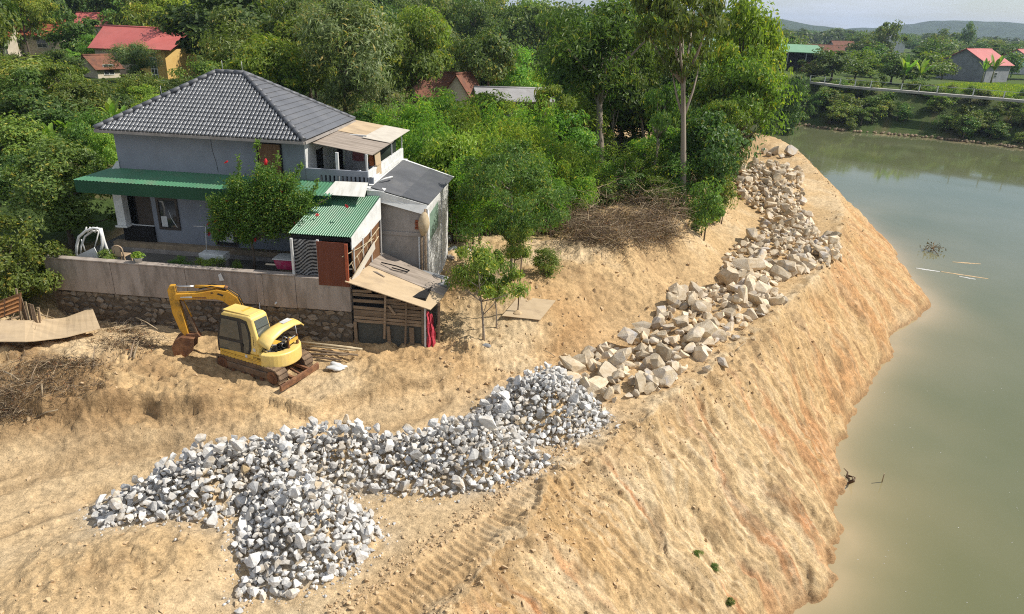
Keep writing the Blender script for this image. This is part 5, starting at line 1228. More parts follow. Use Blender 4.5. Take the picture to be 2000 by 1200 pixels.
for y in (-0.22, -0.07, 0.07, 0.22):
    mb = MB(); mb.bar(bm_pt(2.13, 0.06, y), bm_pt(2.02, -0.08, y), 0.05, 0.03); mb.build('bucket_tooth', m_mudsteel, bucket)
# ================================================================ STONES
def stone_mat(name, c1, c2, dirt, dirt_amt):
    m, nt, b, out = nodes_of(name); N = nt.nodes.new; L = nt.links.new
    tc = N('ShaderNodeTexCoord'); geo = N('ShaderNodeNewGeometry')
    n1 = N('ShaderNodeTexNoise'); n1.inputs['Scale'].default_value = 5.0; n1.inputs['Detail'].default_value = 8; n1.inputs['Roughness'].default_value = 0.65
    L(geo.outputs['Position'], n1.inputs['Vector'])
    rp = N('ShaderNodeValToRGB'); rp.color_ramp.elements[0].position = 0.36; rp.color_ramp.elements[1].position = 0.60
    rp.color_ramp.elements[0].color = c4(c2); rp.color_ramp.elements[1].color = c4(c1); L(n1.outputs[0], rp.inputs[0])
    a = N('ShaderNodeAttribute'); a.attribute_name = 'tone'; oi = N('ShaderNodeObjectInfo')
    ad = N('ShaderNodeMath'); ad.operation = 'ADD'; L(a.outputs['Fac'], ad.inputs[0]); L(oi.outputs['Random'], ad.inputs[1])
    fr = N('ShaderNodeMath'); fr.operation = 'FRACT'; L(ad.outputs[0], fr.inputs[0])
    mr = N('ShaderNodeMapRange'); mr.inputs[3].default_value = 0.62; mr.inputs[4].default_value = 1.12; L(fr.outputs[0], mr.inputs[0])
    hs = N('ShaderNodeHueSaturation'); L(mr.outputs[0], hs.inputs['Value']); L(rp.outputs[0], hs.inputs['Color'])
    m7 = N('ShaderNodeMath'); m7.operation = 'MULTIPLY'; m7.inputs[1].default_value = 9.37; L(fr.outputs[0], m7.inputs[0])
    f2 = N('ShaderNodeMath'); f2.operation = 'FRACT'; L(m7.outputs[0], f2.inputs[0])
    n2 = N('ShaderNodeTexNoise'); n2.inputs['Scale'].default_value = 2.3; n2.inputs['Detail'].default_value = 6; L(geo.outputs['Position'], n2.inputs['Vector'])
    r2 = N('ShaderNodeMapRange'); r2.inputs[1].default_value = 0.42; r2.inputs[2].default_value = 0.66; r2.inputs[3].default_value = 0; r2.inputs[4].default_value = dirt_amt; L(n2.outputs[0], r2.inputs[0])
    p3 = N('ShaderNodeMath'); p3.operation = 'POWER'; p3.inputs[1].default_value = 2.0; L(f2.outputs[0], p3.inputs[0])
    mu = N('ShaderNodeMath'); mu.operation = 'MULTIPLY'; L(r2.outputs[0], mu.inputs[0]); L(p3.outputs[0], mu.inputs[1])
    mx = N('ShaderNodeMix'); mx.data_type = 'RGBA'; L(mu.outputs[0], mx.inputs['Factor']); L(hs.outputs[0], mx.inputs['A']); mx.inputs['B'].default_value = c4(dirt)
    L(mx.outputs['Result'], b.inputs['Base Color']); b.inputs['Roughness'].default_value = 0.85; b.inputs['Specular IOR Level'].default_value = 0.25
    nb = N('ShaderNodeTexNoise'); nb.inputs['Scale'].default_value = 22; nb.inputs['Detail'].default_value = 7; L(geo.outputs['Position'], nb.inputs['Vector'])
    bp = N('ShaderNodeBump'); bp.inputs['Strength'].default_value = 0.5; bp.inputs['Distance'].default_value = 0.03; L(nb.outputs[0], bp.inputs['Height']); L(bp.outputs[0], b.inputs['Normal'])
    return m
m_grey = stone_mat('grey_quarry_stone', (0.72, 0.70, 0.66), (0.48, 0.465, 0.445), (0.40, 0.29, 0.15), 1.0)
m_och = stone_mat('ochre_boulder_stone', (0.72, 0.60, 0.435), (0.56, 0.43, 0.27), (0.40, 0.38, 0.37), 1.0)

def angular(name, mat, seed, n, sq, cuts, jag):
    """angular broken stone: convex body with flat broken faces"""
    rs = np.random.default_rng(seed)
    p = rs.normal(size=(n, 3)); p /= np.linalg.norm(p, axis=1)[:, None]
    p *= (1 - jag * rs.random((n, 1)))
    for _ in range(cuts):
        d = rs.normal(size=3); d /= np.linalg.norm(d); h = rs.uniform(0.36, 0.70)
        q = p @ d; m = q > h; p[m] -= np.outer(q[m] - h, d)
    p *= np.array(sq)
    bm = bmesh.new()
    for q in p: bm.verts.new(q)
    r = bmesh.ops.convex_hull(bm, input=bm.verts)
    bmesh.ops.delete(bm, geom=[e for e in r['geom_interior'] if isinstance(e, bmesh.types.BMVert)], context='VERTS')
    bmesh.ops.dissolve_limit(bm, angle_limit=radians(9), verts=bm.verts, edges=bm.edges)
    bmesh.ops.triangulate(bm, faces=bm.faces)
    bmesh.ops.recalc_face_normals(bm, faces=bm.faces)
    me = bpy.data.meshes.new(name); bm.to_mesh(me); bm.free(); me.materials.append(mat)
    return me
grey_me = [angular('grey_stone', m_grey, 100 + i, 22, (1.05, random.uniform(0.65, 0.95), random.uniform(0.52, 0.82)), 7, 0.10) for i in range(16)]
och_me = [angular('ochre_boulder', m_och, 300 + i, 28, (1.05, random.uniform(0.65, 0.95), random.uniform(0.55, 0.85)), 8, 0.08) for i in range(14)]
def mesh_np(me):
    v = np.empty(len(me.vertices) * 3); me.vertices.foreach_get('co', v); v = v.reshape(-1, 3)
    f = np.array([p.vertices[:] for p in me.polygons]); return v, f

def rotm(rx, ry, rz):
    from mathutils import Euler
    return np.array(Euler((rx, ry, rz)).to_matrix())

def scatter(poly, n_try, size_f, sep, seed):
    rs = np.random.default_rng(seed); P = np.array(poly); lo, hi = P.min(0), P.max(0); pts = []; cell = {}
    c = rs.uniform(lo, hi, size=(n_try, 2)); ok = in_poly(c[:, 0], c[:, 1], poly)
    for x, y in c[ok]:
        s = size_f(rs, x, y); g = 0.25; k = (int(x / g), int(y / g)); bad = False; R = int(np.ceil(2 * 0.6 * sep / g)) + 1
        for i in range(-R, R + 1):
            for j in range(-R, R + 1):
                for (a, b, t) in cell.get((k[0] + i, k[1] + j), ()):
                    if (a - x) ** 2 + (b - y) ** 2 < (sep * 0.5 * (s + t)) ** 2: bad = True; break
                if bad: break
            if bad: break
        if not bad: pts.append((x, y, s)); cell.setdefault(k, []).append((x, y, s))
    return np.array(pts)

def place_stones(meshes, spots, n_single, name, stuffname, mat, group, labelf, stufflabel):
    """spots: list of (x, y, z, s); the ones that show largest become things, the rest one mass"""
    spots = sorted(spots, key=lambda p: -p[4])
    arr = [mesh_np(m) for m in meshes]; V, Fc, T = [], [], []; nb = 0; things = []
    for n_, (x, y, z, s, key) in enumerate(spots):
        k = random.randrange(len(meshes)); rx, ry, rz = random.uniform(-0.7, 0.7), random.uniform(-0.7, 0.7), random.uniform(0, 2 * pi)
        sc = (s * random.uniform(0.9, 1.15), s * random.uniform(0.85, 1.1), s * random.uniform(0.85, 1.1))
        if n_ < n_single:
            o = link(name, meshes[k], (x, y, z), (rx, ry, rz), sc); lb_, gp_ = labelf(x, y, s); tag(o, lb_, 'stone', gp_); things.append(o)
        else:
            v, f = arr[k]; V.append((v * np.array(sc)) @ rotm(rx, ry, rz).T + np.array((x, y, z))); Fc.append(f + nb); nb += len(v); T.append(np.full(len(f), random.random()))
    me = np_mesh(stuffname, np.concatenate(V), np.concatenate(Fc), mat, attrs={'tone': ('FACE', np.concatenate(T))})
    o = link(stuffname, me); tag(o, stufflabel, None, None, 'stuff')
    return things

# grey quarry stone
LOBES = [(at(320, 950, 5.0), 'left end of the grey heap'), (at(600, 1060, 4.9), 'front tongue of the grey heap'), (at(640, 890, 5.1), 'middle hump of the grey heap'), (at(900, 880, 5.0), 'right middle hump of the grey heap'), (at(1060, 790, 5.0), 'grey heap hump beside the ochre rocks')]
def grey_label(x, y, s):
    n = min(LOBES, key=lambda l: (l[0].x - x) ** 2 + (l[0].y - y) ** 2)[1]; b = 'large ' if s > 0.185 else ''
    return b + 'angular pale grey stone in the ' + n, b + 'stones in the ' + n
def och_label(x, y, s):
    n = 'near end of the ochre rock row' if y < 23.5 else 'middle of the ochre rock row' if y < 34 else 'far end of the ochre rock row'
    b = 'big ' if s > 0.55 else 'medium ' if s > 0.34 else 'small '
    return b + 'rough ochre and cream boulder in the ' + n, b + 'boulders in the ' + n
sg = lambda rs, x, y: float(np.clip(rs.lognormal(math.log(0.125), 0.36), 0.06, 0.25))
lay = scatter(GREY_POLY, 20000, lambda rs, x, y: sg(rs, x, y) * 0.8, 0.76, 5); lay2 = scatter(GREY_POLY, 14000, lambda rs, x, y: sg(rs, x, y) * 1.0, 0.92, 6); lay3 = scatter(GREY_POLY, 8000, lambda rs, x, y: sg(rs, x, y) * 1.1, 1.35, 7)
def lift(pts, f0, f1):
    z = gza(pts[:, :2]); g = heap_h(pts[:, 0], pts[:, 1])[0]; out = []
    for (x, y, s), zz, h in zip(pts, z, g): out.append((x, y, zz + s * f0 + h * f1, s, s / math.hypot(x, y, CAMZ - zz) * (1 + 0.7 * f1 / 0.3)))
    return out
gs = lift(lay, 0.20, 0.05) + lift(lay2, 0.55, 0.24) + lift(lay3, 1.0, 0.36)
place_stones(grey_me, gs, 296, 'grey_stone', 'grey_stone_heap', m_grey, None,
             grey_label, 'heap of small pale grey quarry stones on the earth bench')
rs_ = random.Random(3)
def single(px, py, s, mesh, label, group=None, name='grey_stone', rot=None, sc=(1, 1, 1), dz=0.35):
    p = atg(px, py); o = link(name, mesh, (p.x, p.y, p.z + s * dz), rot or (rs_.uniform(-0.4, 0.4), rs_.uniform(-0.4, 0.4), rs_.uniform(0, 6)), (s * sc[0], s * sc[1], s * sc[2]))
    return tag(o, label, 'stone', group)
def atg(px, py, it=14):
    r = ray(px, py); z = 4.6
    for _ in range(it):
        t = (z - CAMZ) / r.z; z = 0.5 * z + 0.5 * gz(r.x * t, r.y * t)
    t = (z - CAMZ) / r.z; return Vector((r.x * t, r.y * t, gz(r.x * t, r.y * t)))
single(677, 840, 0.30, grey_me[2], 'tall pointed white stone standing upright on top of the grey heap', rot=(0.1, 1.35, 0.4), sc=(1.25, 0.75, 0.75), dz=0.75)
single(730, 912, 0.24, grey_me[5], 'smooth round cream stone set in the middle of the grey heap', dz=0.9)
single(790, 972, 0.14, grey_me[1], 'three cornered white stone lying alone in front of the heap notch')
single(752, 978, 0.10, grey_me[4], 'small egg shaped white stone just left of the three cornered one')
single(515, 1170, 0.17, grey_me[7], 'split white stone fallen from the lower tip of the grey heap')
single(572, 1165, 0.16, grey_me[9], 'wedge shaped white stone at the lower tip of the grey heap')
single(466, 1198, 0.12, grey_me[3], 'small white stone at the bottom edge of the picture below the heap')
single(1128, 870, 0.11, grey_me[6], 'small oval pale stone on the crawler track at the right foot of the heap')
single(1208, 833, 0.10, grey_me[8], 'flat grey chip lying apart to the right of the heap', sc=(1.3, 0.8, 0.4))
single(343, 1055, 0.05, grey_me[8], 'tiny white chip on the earth below the left lobe of the heap')

# ochre boulders
so = lambda rs, x, y: float(np.clip(rs.lognormal(math.log(0.32), 0.42), 0.15, 0.66)) * (1.0 if y < 34 else 0.85)
lo1 = scatter(OCHRE_POLY, 8000, so, 0.74, 8); lo2 = scatter(OCHRE_POLY, 3000, lambda rs, x, y: so(rs, x, y), 1.12, 9)
def lift2(pts, f0, add):
    z = gza(pts[:, :2]); h = heap_h(pts[:, 0], pts[:, 1])[1]
    return [(x, y, zz + s * f0 + add * hh, s, s / math.hypot(x, y, CAMZ - zz) * (1 + add)) for (x, y, s), zz, hh in zip(pts, z, h)]
os_ = lift2(lo1, 0.22, 0.0) + lift2(lo2, 0.55, 0.33)
print('stones', len(gs), len(os_))
small = scatter(OCHRE_POLY, 2500, lambda rs, x, y: rs.uniform(0.08, 0.18), 1.15, 10)
os_ += [(x, y, z, s, k * 0.3) for x, y, z, s, k in lift2(small, 0.3, 0.1)]
place_stones(och_me, os_, 290, 'ochre_boulder', 'ochre_rubble', m_och, None,
             och_label, 'small ochre rubble between the boulders')
single(1412, 716, 0.34, och_me[3], 'large squarish ochre boulder lying alone right of the rock row near the bank edge', name='ochre_boulder')
single(1380, 724, 0.19, och_me[5], 'small ochre rock lying just left of the lone squarish boulder', name='ochre_boulder')
single(1436, 664, 0.24, och_me[6], 'cream block lying apart at the right foot of the rock row', name='ochre_boulder')
single(1180, 808, 0.26, och_me[1], 'tan half buried rock between the grey heap and the ochre row', name='ochre_boulder', dz=0.05)
for k, (px, py, s, lb) in enumerate([(1512, 301, 0.9, 'wide cream boulder at the far tip of the earth spit'), (1541, 303, 1.0, 'tall pale boulder at the very end of the earth spit beside the water'), (1490, 300, 0.55, 'low tan rock on the far tip left of the cream boulder'), (1526, 309, 0.5, 'small cream rock in front of the two end boulders'), (1500, 306, 0.4, 'small flat tan rock on the far tip below the wide cream boulder')]):
    single(px, py, s, och_me[7 + k], lb, name='ochre_boulder')
# ================================================================ PLANTS
m_bark = M('bark', (0.17, 0.13, 0.095), (0.09, 0.07, 0.052), rough=0.95, scale=6, stretch=(1, 1, 0.35), bump=0.5, bscale=14)
m_palebark = M('pale_bark', (0.36, 0.30, 0.24), (0.22, 0.18, 0.14), rough=0.9, scale=5, stretch=(1, 1, 0.3), bump=0.4, bscale=14)
L_DARK = leaf_mat('dark_leaf', (0.13, 0.195, 0.038), (0.055, 0.095, 0.022))
L_MID = leaf_mat('mid_leaf', (0.185, 0.268, 0.046), (0.082, 0.138, 0.027))
L_LIGHT = leaf_mat('light_leaf', (0.25, 0.37, 0.052), (0.115, 0.20, 0.03), trans=0.42)
L_YEL = leaf_mat('yellow_green_leaf', (0.27, 0.36, 0.042), (0.13, 0.21, 0.028), trans=0.42)
L_OLIVE = leaf_mat('olive_leaf', (0.215, 0.262, 0.09), (0.1, 0.138, 0.048))
L_DRY = leaf_mat('dry_brush', (0.21, 0.15, 0.075), (0.1, 0.07, 0.036), trans=0.15, huer=0.01)
L_HIB = leaf_mat('flowering_tree_leaf', (0.20, 0.31, 0.055), (0.10, 0.18, 0.03), trans=0.42)
L_GRASS = leaf_mat('grass_blade', (0.24, 0.40, 0.04), (0.15, 0.28, 0.03), trans=0.4)

def leaves(P, Nrm, size, aspect, rs, droop=0.0):
    """one bent blade per point: base, two sides, tip"""
    n = len(P)
    Nrm = Nrm / (np.linalg.norm(Nrm, axis=1)[:, None] + 1e-9)
    t = rs.normal(size=(n, 3)); t[:, 2] -= droop
    t -= Nrm * (t * Nrm).sum(1)[:, None]; t /= (np.linalg.norm(t, axis=1)[:, None] + 1e-9)
    s = np.cross(Nrm, t); L_ = size * rs.uniform(0.65, 1.35, (n, 1)); w = L_ * aspect
    a = P - t * L_ * 0.5; c = P + t * L_ * 0.5 - Nrm * L_ * 0.12; m = P + Nrm * L_ * 0.06
    V = np.stack([a, m + s * w * 0.5, c, m - s * w * 0.5], 1).reshape(-1, 3)
    return V, np.arange(4 * n).reshape(n, 4)

def crown_points(rs, shape, zb, ncl, nleaf, rcl, flat=0.65):
    """clump centres inside a crown (unit width 1, height zb..1), leaves round each clump"""
    C_ = []; f1, f2, f3 = rs.uniform(0, 6.28, 3)
    while len(C_) < ncl:
        p = rs.uniform(-1, 1, 3); d = np.linalg.norm(p)
        if d > 1 or (d < 0.45 and rs.random() > 0.25): continue
        h = (p[2] + 1) / 2
        if shape == 'round': w = 1.0
        elif shape == 'umbrella': w = 0.35 + 0.75 * h
        elif shape == 'cone': w = 1.15 - 0.75 * h
        elif shape == 'column': w = 0.75 + 0.25 * math.sin(h * pi)
        elif shape == 'loose': w = 1.0 + 0.25 * math.sin(7 * math.atan2(p[1], p[0]))
        az = math.atan2(p[1], p[0]); w *= 1 + 0.22 * math.sin(2 * az + f1 + 2 * h) + 0.20 * math.sin(3 * az + f2 - 4 * h) + 0.12 * math.sin(5 * az + f3 + 7 * h)
        C_.append((p[0] * 0.42 * w, p[1] * 0.42 * w, zb + (1 - zb) * (0.08 + 0.84 * h)))
    C_ = np.array(C_); per = np.maximum(8, (nleaf * (lambda q: q / q.sum())(rs.uniform(0.5, 1.5, ncl))).astype(int))
    Ps, Ns, Ts = [], [], []
    hw = (1 - zb)
    for c, k in zip(C_, per):
        r = rcl * rs.uniform(0.5, 1.5); q = rs.normal(size=(k, 3)); q /= np.linalg.norm(q, axis=1)[:, None]
        rad = rs.random((k, 1)) ** 0.45; off = q * rad * r * np.array((1, 1, flat * min(1.0, hw)))
        Ps.append(c + off); out_ = np.array((c[0], c[1], 0)) * 1.3
        Ns.append(q * 0.55 + out_ + np.array((0, 0, 0.65)) + rs.normal(size=(k, 3)) * 0.45)
        tone = rs.uniform(-0.12, 0.12) + 0.5 + 0.32 * rs.normal(size=k) * 0.8; Ts.append(tone)
    return C_, np.concatenate(Ps), np.concatenate(Ns), np.clip(np.concatenate(Ts), 0, 1)

def make_tree_meshes(kind, seed, shape, zb, ncl, nleaf, rcl, lsize, aspect, mat, bark, trunk_r=0.02, droop=0.0, lean=0.0, forks=6, flat=0.65, stems=1, wind=0.03):
    rs = np.random.default_rng(seed); rd = random.Random(seed)
    C_, P, Nn, T = crown_points(rs, shape, zb, ncl, nleaf, rcl, flat)
    V, Fq = leaves(P, Nn, lsize, aspect, rs, droop)
    crown = np_mesh(kind + '_crown', V, Fq, mat, attrs={'tone': ('FACE', T)})
    mb = MB()
    for s in range(stems):
        bx = 0 if stems == 1 else rd.uniform(-0.22, 0.22); by = 0 if stems == 1 else rd.uniform(-0.22, 0.22)
        zt = zb + (1 - zb) * rd.uniform(0.55, 0.75)
        ph = rd.uniform(0, 6); main = [Vector((bx + lean * t * t + wind * sin(ph + 4 * t) * t, by + wind * cos(ph + 3 * t) * t, zt * t)) for t in np.linspace(0, 1, 7)]
        mb.tube(main, [trunk_r * (1.25 - 0.85 * t) * (1.35 if t == 0 else 1) for t in np.linspace(0, 1, 7)], 7)
        order = sorted(range(len(C_)), key=lambda i: rd.random())[:forks]
        for i in order:
            c = Vector(C_[i]); k = max(2, min(5, int(6 * (c.z / zt) * 0.8))); b0 = main[k]
            mid = b0.lerp(c, 0.5) + Vector((0, 0, -0.02)); mb.tube([b0, mid, c], [trunk_r * 0.45, trunk_r * 0.32, trunk_r * 0.12], 5)
    return mb.mesh(kind + '_trunk', bark, fix=False), crown

KINDS = {}
def kind(name, count, **kw):
    KINDS[name] = [make_tree_meshes(name, 1000 + 37 * len(KINDS) + i, **kw) for i in range(count)]
kind('broad', 3, shape='round', zb=0.24, ncl=34, nleaf=7500, rcl=0.19, lsize=0.050, aspect=0.5, mat=L_DARK, bark=m_bark)
kind('mid', 3, shape='loose', zb=0.22, ncl=30, nleaf=6500, rcl=0.18, lsize=0.050, aspect=0.42, mat=L_MID, bark=m_bark)
kind('feather', 2, shape='loose', zb=0.20, ncl=52, nleaf=10000, rcl=0.14, lsize=0.050, aspect=0.22, mat=L_OLIVE, bark=m_bark, droop=0.8, flat=0.9, forks=10)
kind('thicket', 3, shape='round', zb=0.05, ncl=46, nleaf=9000, rcl=0.15, lsize=0.046, aspect=0.26, mat=L_LIGHT, bark=m_bark, droop=0.3, flat=1.0, stems=5, trunk_r=0.010)
kind('talldark', 2, shape='umbrella', zb=0.44, ncl=44, nleaf=11000, rcl=0.16, lsize=0.036, aspect=0.3, mat=L_DARK, bark=m_palebark, trunk_r=0.024, forks=12, droop=0.3)
kind('tallsparse', 1, shape='umbrella', zb=0.50, ncl=24, nleaf=4200, rcl=0.13, lsize=0.042, aspect=0.4, mat=L_MID, bark=m_palebark, trunk_r=0.026, forks=16, wind=0.015)
kind('yellow', 2, shape='loose', zb=0.38, ncl=36, nleaf=8500, rcl=0.15, lsize=0.042, aspect=0.42, mat=L_YEL, bark=m_bark, forks=10)
kind('lightround', 2, shape='round', zb=0.20, ncl=36, nleaf=8500, rcl=0.17, lsize=0.045, aspect=0.45, mat=L_LIGHT, bark=m_bark)
kind('neartree', 2, shape='round', zb=0.12, ncl=60, nleaf=15000, rcl=0.13, lsize=0.030, aspect=0.5, mat=L_DARK, bark=m_bark, trunk_r=0.02)
kind('nearfine', 2, shape='loose', zb=0.25, ncl=70, nleaf=16000, rcl=0.11, lsize=0.026, aspect=0.36, mat=L_DARK, bark=m_palebark, trunk_r=0.012, droop=0.4, forks=14)
kind('sapling', 2, shape='loose', zb=0.30, ncl=20, nleaf=3400, rcl=0.15, lsize=0.050, aspect=0.38, mat=L_MID, bark=m_palebark, trunk_r=0.014, forks=14)
kind('shrub', 3, shape='round', zb=0.02, ncl=26, nleaf=3600, rcl=0.20, lsize=0.065, aspect=0.42, mat=L_MID, bark=m_bark, stems=3, trunk_r=0.012)
kind('farbroad', 4, shape='loose', zb=0.12, ncl=26, nleaf=2400, rcl=0.19, lsize=0.075, aspect=0.55, mat=L_DARK, bark=m_bark, forks=4)
kind('farlight', 3, shape='round', zb=0.10, ncl=26, nleaf=2400, rcl=0.19, lsize=0.072, aspect=0.5, mat=L_MID, bark=m_bark, forks=4)
kind('farshrub', 3, shape='round', zb=0.0, ncl=20, nleaf=1900, rcl=0.21, lsize=0.085, aspect=0.5, mat=L_MID, bark=m_bark, forks=3, stems=2)

kind('bigbush', 1, shape='round', zb=0.0, ncl=50, nleaf=9000, rcl=0.15, lsize=0.045, aspect=0.5, mat=L_MID, bark=m_bark, stems=3, trunk_r=0.012)
kind('slender', 2, shape='loose', zb=0.52, ncl=16, nleaf=3200, rcl=0.17, lsize=0.055, aspect=0.4, mat=L_MID, bark=m_palebark, trunk_r=0.030, forks=9, wind=0.05)
kind('overhang', 1, shape='round', zb=0.46, ncl=34, nleaf=8500, rcl=0.17, lsize=0.042, aspect=0.42, mat=L_LIGHT, bark=m_bark, forks=12)
NTREE = [0]
def tree(k, x, y, height, width, label, cat='tree', group=None, name='tree', rz=None, z=None, tilt=(0, 0), sink=0.1):
    tm, cm = KINDS[k][NTREE[0] % len(KINDS[k])]; NTREE[0] += 1
    z = gz(x, y) if z is None else z
    o = bpy.data.objects.new(name, None); o.empty_display_size = 0.3; COL.objects.link(o)
    o.location = (x, y, z - sink); o.rotation_euler = (tilt[0], tilt[1], random.uniform(0, 2 * pi) if rz is None else rz); o.scale = (width, width, height)
    tag(o, label, cat, group)
    link('trunk' if cat == 'tree' else 'stems', tm, parent=o); link('crown' if cat == 'tree' else 'foliage', cm, parent=o)
    return o
def tree_px(k, px, ptop, Y, wpx, label, **kw):
    """a tree whose crown top shows at pixel (px, ptop), standing at the depth Y"""
    p = atY(px, ptop, Y); zg = kw.pop('z', None); zg = gz(p.x, p.y) if zg is None else zg
    d = (p - Vector((0, 0, CAMZ))).length
    return tree(k, p.x, p.y, max(0.5, (p.z - zg) * 1.04), wpx / FPX * d, label, z=zg, **kw)
FEAT = []
def feat(*a, **kw):
    o = tree_px(*a, **kw); FEAT.append((o.location.x, o.location.y, o.scale[0])); return o

# --- trees one can pick out
def feat_base(k, bx, by, tx, ty, wpx, label, **kw):
    b0 = atg(bx, by); p = atY(tx, ty, b0.y); h = p.z - b0.z; d = (b0.lerp(p, 0.6) - Vector((0, 0, CAMZ))).length
    o = tree(k, b0.x, b0.y, math.hypot(h, p.x - b0.x), wpx / FPX * d, label, rz=kw.pop('rz', 0.0), tilt=(0, atan2(p.x - b0.x, h)), **kw); FEAT.append((b0.x, b0.y, o.scale[0])); return o
feat_base('talldark', 1176, 352, 1165, -45, 285, 'tall dark leaved tree with forked pale trunk at the middle of the river grove', name='forked_tree')
feat_base('tallsparse', 1334, 424, 1334, -110, 215, 'tallest tree of the grove with thick bare straight trunk and thin open top', name='tall_tree')
feat('yellow', 1470, -5, 47.0, 175, 'yellow green tree at the right edge of the grove against the sky', name='acacia_tree')
feat_base('overhang', 1408, 392, 1466, 92, 165, 'bright green rounded tree overhanging the river below the yellow green one', name='acacia_tree')
feat('broad', 1395, 215, 38.0, 150, 'dark bushy tree at the grove end beside the bare earth spit', name='bushy_tree')
feat('mid', 1262, 25, 56.0, 130, 'small crowned green tree behind the two tall trunks', name='slender_tree')
feat_base('nearfine', 1000, 542, 992, 246, 235, 'fine leaved medium tree standing on the earth just right of the annex', name='fine_leaved_tree')
feat('feather', 665, -8, 50.0, 235, 'large feathery olive tree directly behind the house roof', name='feathery_tree')
feat('mid', 800, 22, 58.0, 140, 'bright long leaved tree right of the feathery olive tree', name='long_leaved_tree')
feat('broad', 440, -30, 74.0, 235, 'big dark tree hanging over the right end of the red roof', name='dark_tree')
feat('mid', 560, 15, 64.0, 150, 'green spreading tree between the red roof and the feathery olive tree', name='spreading_tree')
feat('feather', 255, 82, 76.0, 85, 'small round grey green tree in front of the white and yellow house', name='round_tree')
feat('neartree', 95, 262, 24.6, 215, 'dense dark tree standing over the left end of the garden wall', name='dense_tree', rz=0.5)
feat_base('bigbush', 26, 600, 26, 408, 135, 'large glossy bush with yellow tips at the left end of the garden wall', cat='bush', name='bush')
feat_base('sapling', 945, 664, 934, 446, 150, 'thin stemmed sapling nearest the plank shack', name='sapling')
feat_base('sapling', 970, 641, 968, 468, 95, 'slightly thicker young tree just behind the thin sapling', name='sapling')
feat('shrub', 1070, 478, 25.5, 66, 'small leafy shrub standing alone on the earth slope', cat='shrub', name='shrub')
feat('mid', 1008, 430, 24.8, 60, 'young tree with low leafy shoots beside the wooden stake', name='sapling')

for bx, by, tx, ty, w_, lb in [(1272, 395, 1300, 150, 90, 'slender pale trunked tree leaning right just left of the tallest trunk'), (1200, 340, 1196, 120, 80, 'slender straight tree beside the forked tree'), (1262, 330, 1238, 80, 100, 'slender tree with curved trunk between the forked tree and the tallest trunk'), (1392, 395, 1420, 180, 95, 'slender leaning tree right of the tallest trunk above the rock row'), (1402, 385, 1425, 120, 90, 'slender tree at the edge of the grove nearest the earth spit'), (1085, 380, 1075, 150, 90, 'slender tree rising out of the thicket right of the long grey shed'), (710, 245, 722, 60, 90, 'slender pale tree behind the right end of the house roof')]:
    feat_base('slender', bx, by, tx, ty, w_, lb, name='slender_tree')
# --- light green thicket behind the annex
k_ = 0
for px, pt, Y, w in [(838, 222, 31, 150), (905, 205, 34, 150), (962, 200, 36, 150), (1028, 196, 38, 160), (1088, 205, 40, 150), (880, 255, 29.5, 150), (945, 245, 31, 150), (1010, 232, 33, 150), (1075, 250, 35, 150), (1120, 280, 36, 130),
                     (905, 305, 28.5, 140), (1062, 310, 32, 130), (1130, 320, 35, 100), (800, 190, 36, 140), (760, 210, 38, 130), (1140, 285, 39, 110), (1222, 300, 40, 110), (1265, 280, 38, 120), (1300, 235, 40, 120), (870, 176, 42, 150), (1140, 180, 46, 150), (940, 178, 46, 140), (1218, 330, 37.5, 90), (1290, 340, 36, 80)]:
    kk_ = random.choice(['thicket', 'thicket', 'lightround']); wh_ = 'right behind the annex' if px < 960 else 'in front of the long grey shed' if px < 1110 else 'among the tall trunks'
    tree_px(kk_, px, pt, Y, w, ('feathery' if kk_ == 'thicket' else 'rounder leafy') + ' light green thicket bush ' + wh_, cat='bush', group=('feathery' if kk_ == 'thicket' else 'rounder') + ' thicket bushes ' + wh_, name='thicket_bush'); k_ += 1
for px, pt, Y, w, kk in [(1225, 325, 37, 90, 'shrub'), (1300, 360, 35.0, 75, 'shrub'), (1170, 350, 36, 80, 'shrub'), (1385, 345, 34.5, 80, 'shrub'), (1345, 300, 37, 100, 'mid'), (1245, 200, 50, 100, 'mid'), (1390, 150, 52, 120, 'mid'), (1320, 180, 50, 110, 'broad'), (1230, 120, 54, 110, 'lightround'),
                         (1415, 275, 42, 90, 'broad'), (1360, 250, 44, 100, 'mid'), (1440, 215, 47, 80, 'broad'), (1340, 90, 56, 120, 'mid'), (1395, 60, 60, 120, 'broad'), (1410, 330, 37.5, 70, 'shrub'), (1285, 110, 56, 100, 'broad')]:
    ad_ = {'shrub': 'low shrubby', 'mid': 'mid green', 'broad': 'dark', 'lightround': 'bright green'}[kk]; wh_ = 'left of the tallest trunk' if px < 1335 else 'right of the tallest trunk'
    tree_px(kk, px, pt, Y, w, ad_ + ' undergrowth tree of the river grove ' + wh_, group=ad_ + ' undergrowth ' + wh_, name='undergrowth_tree')
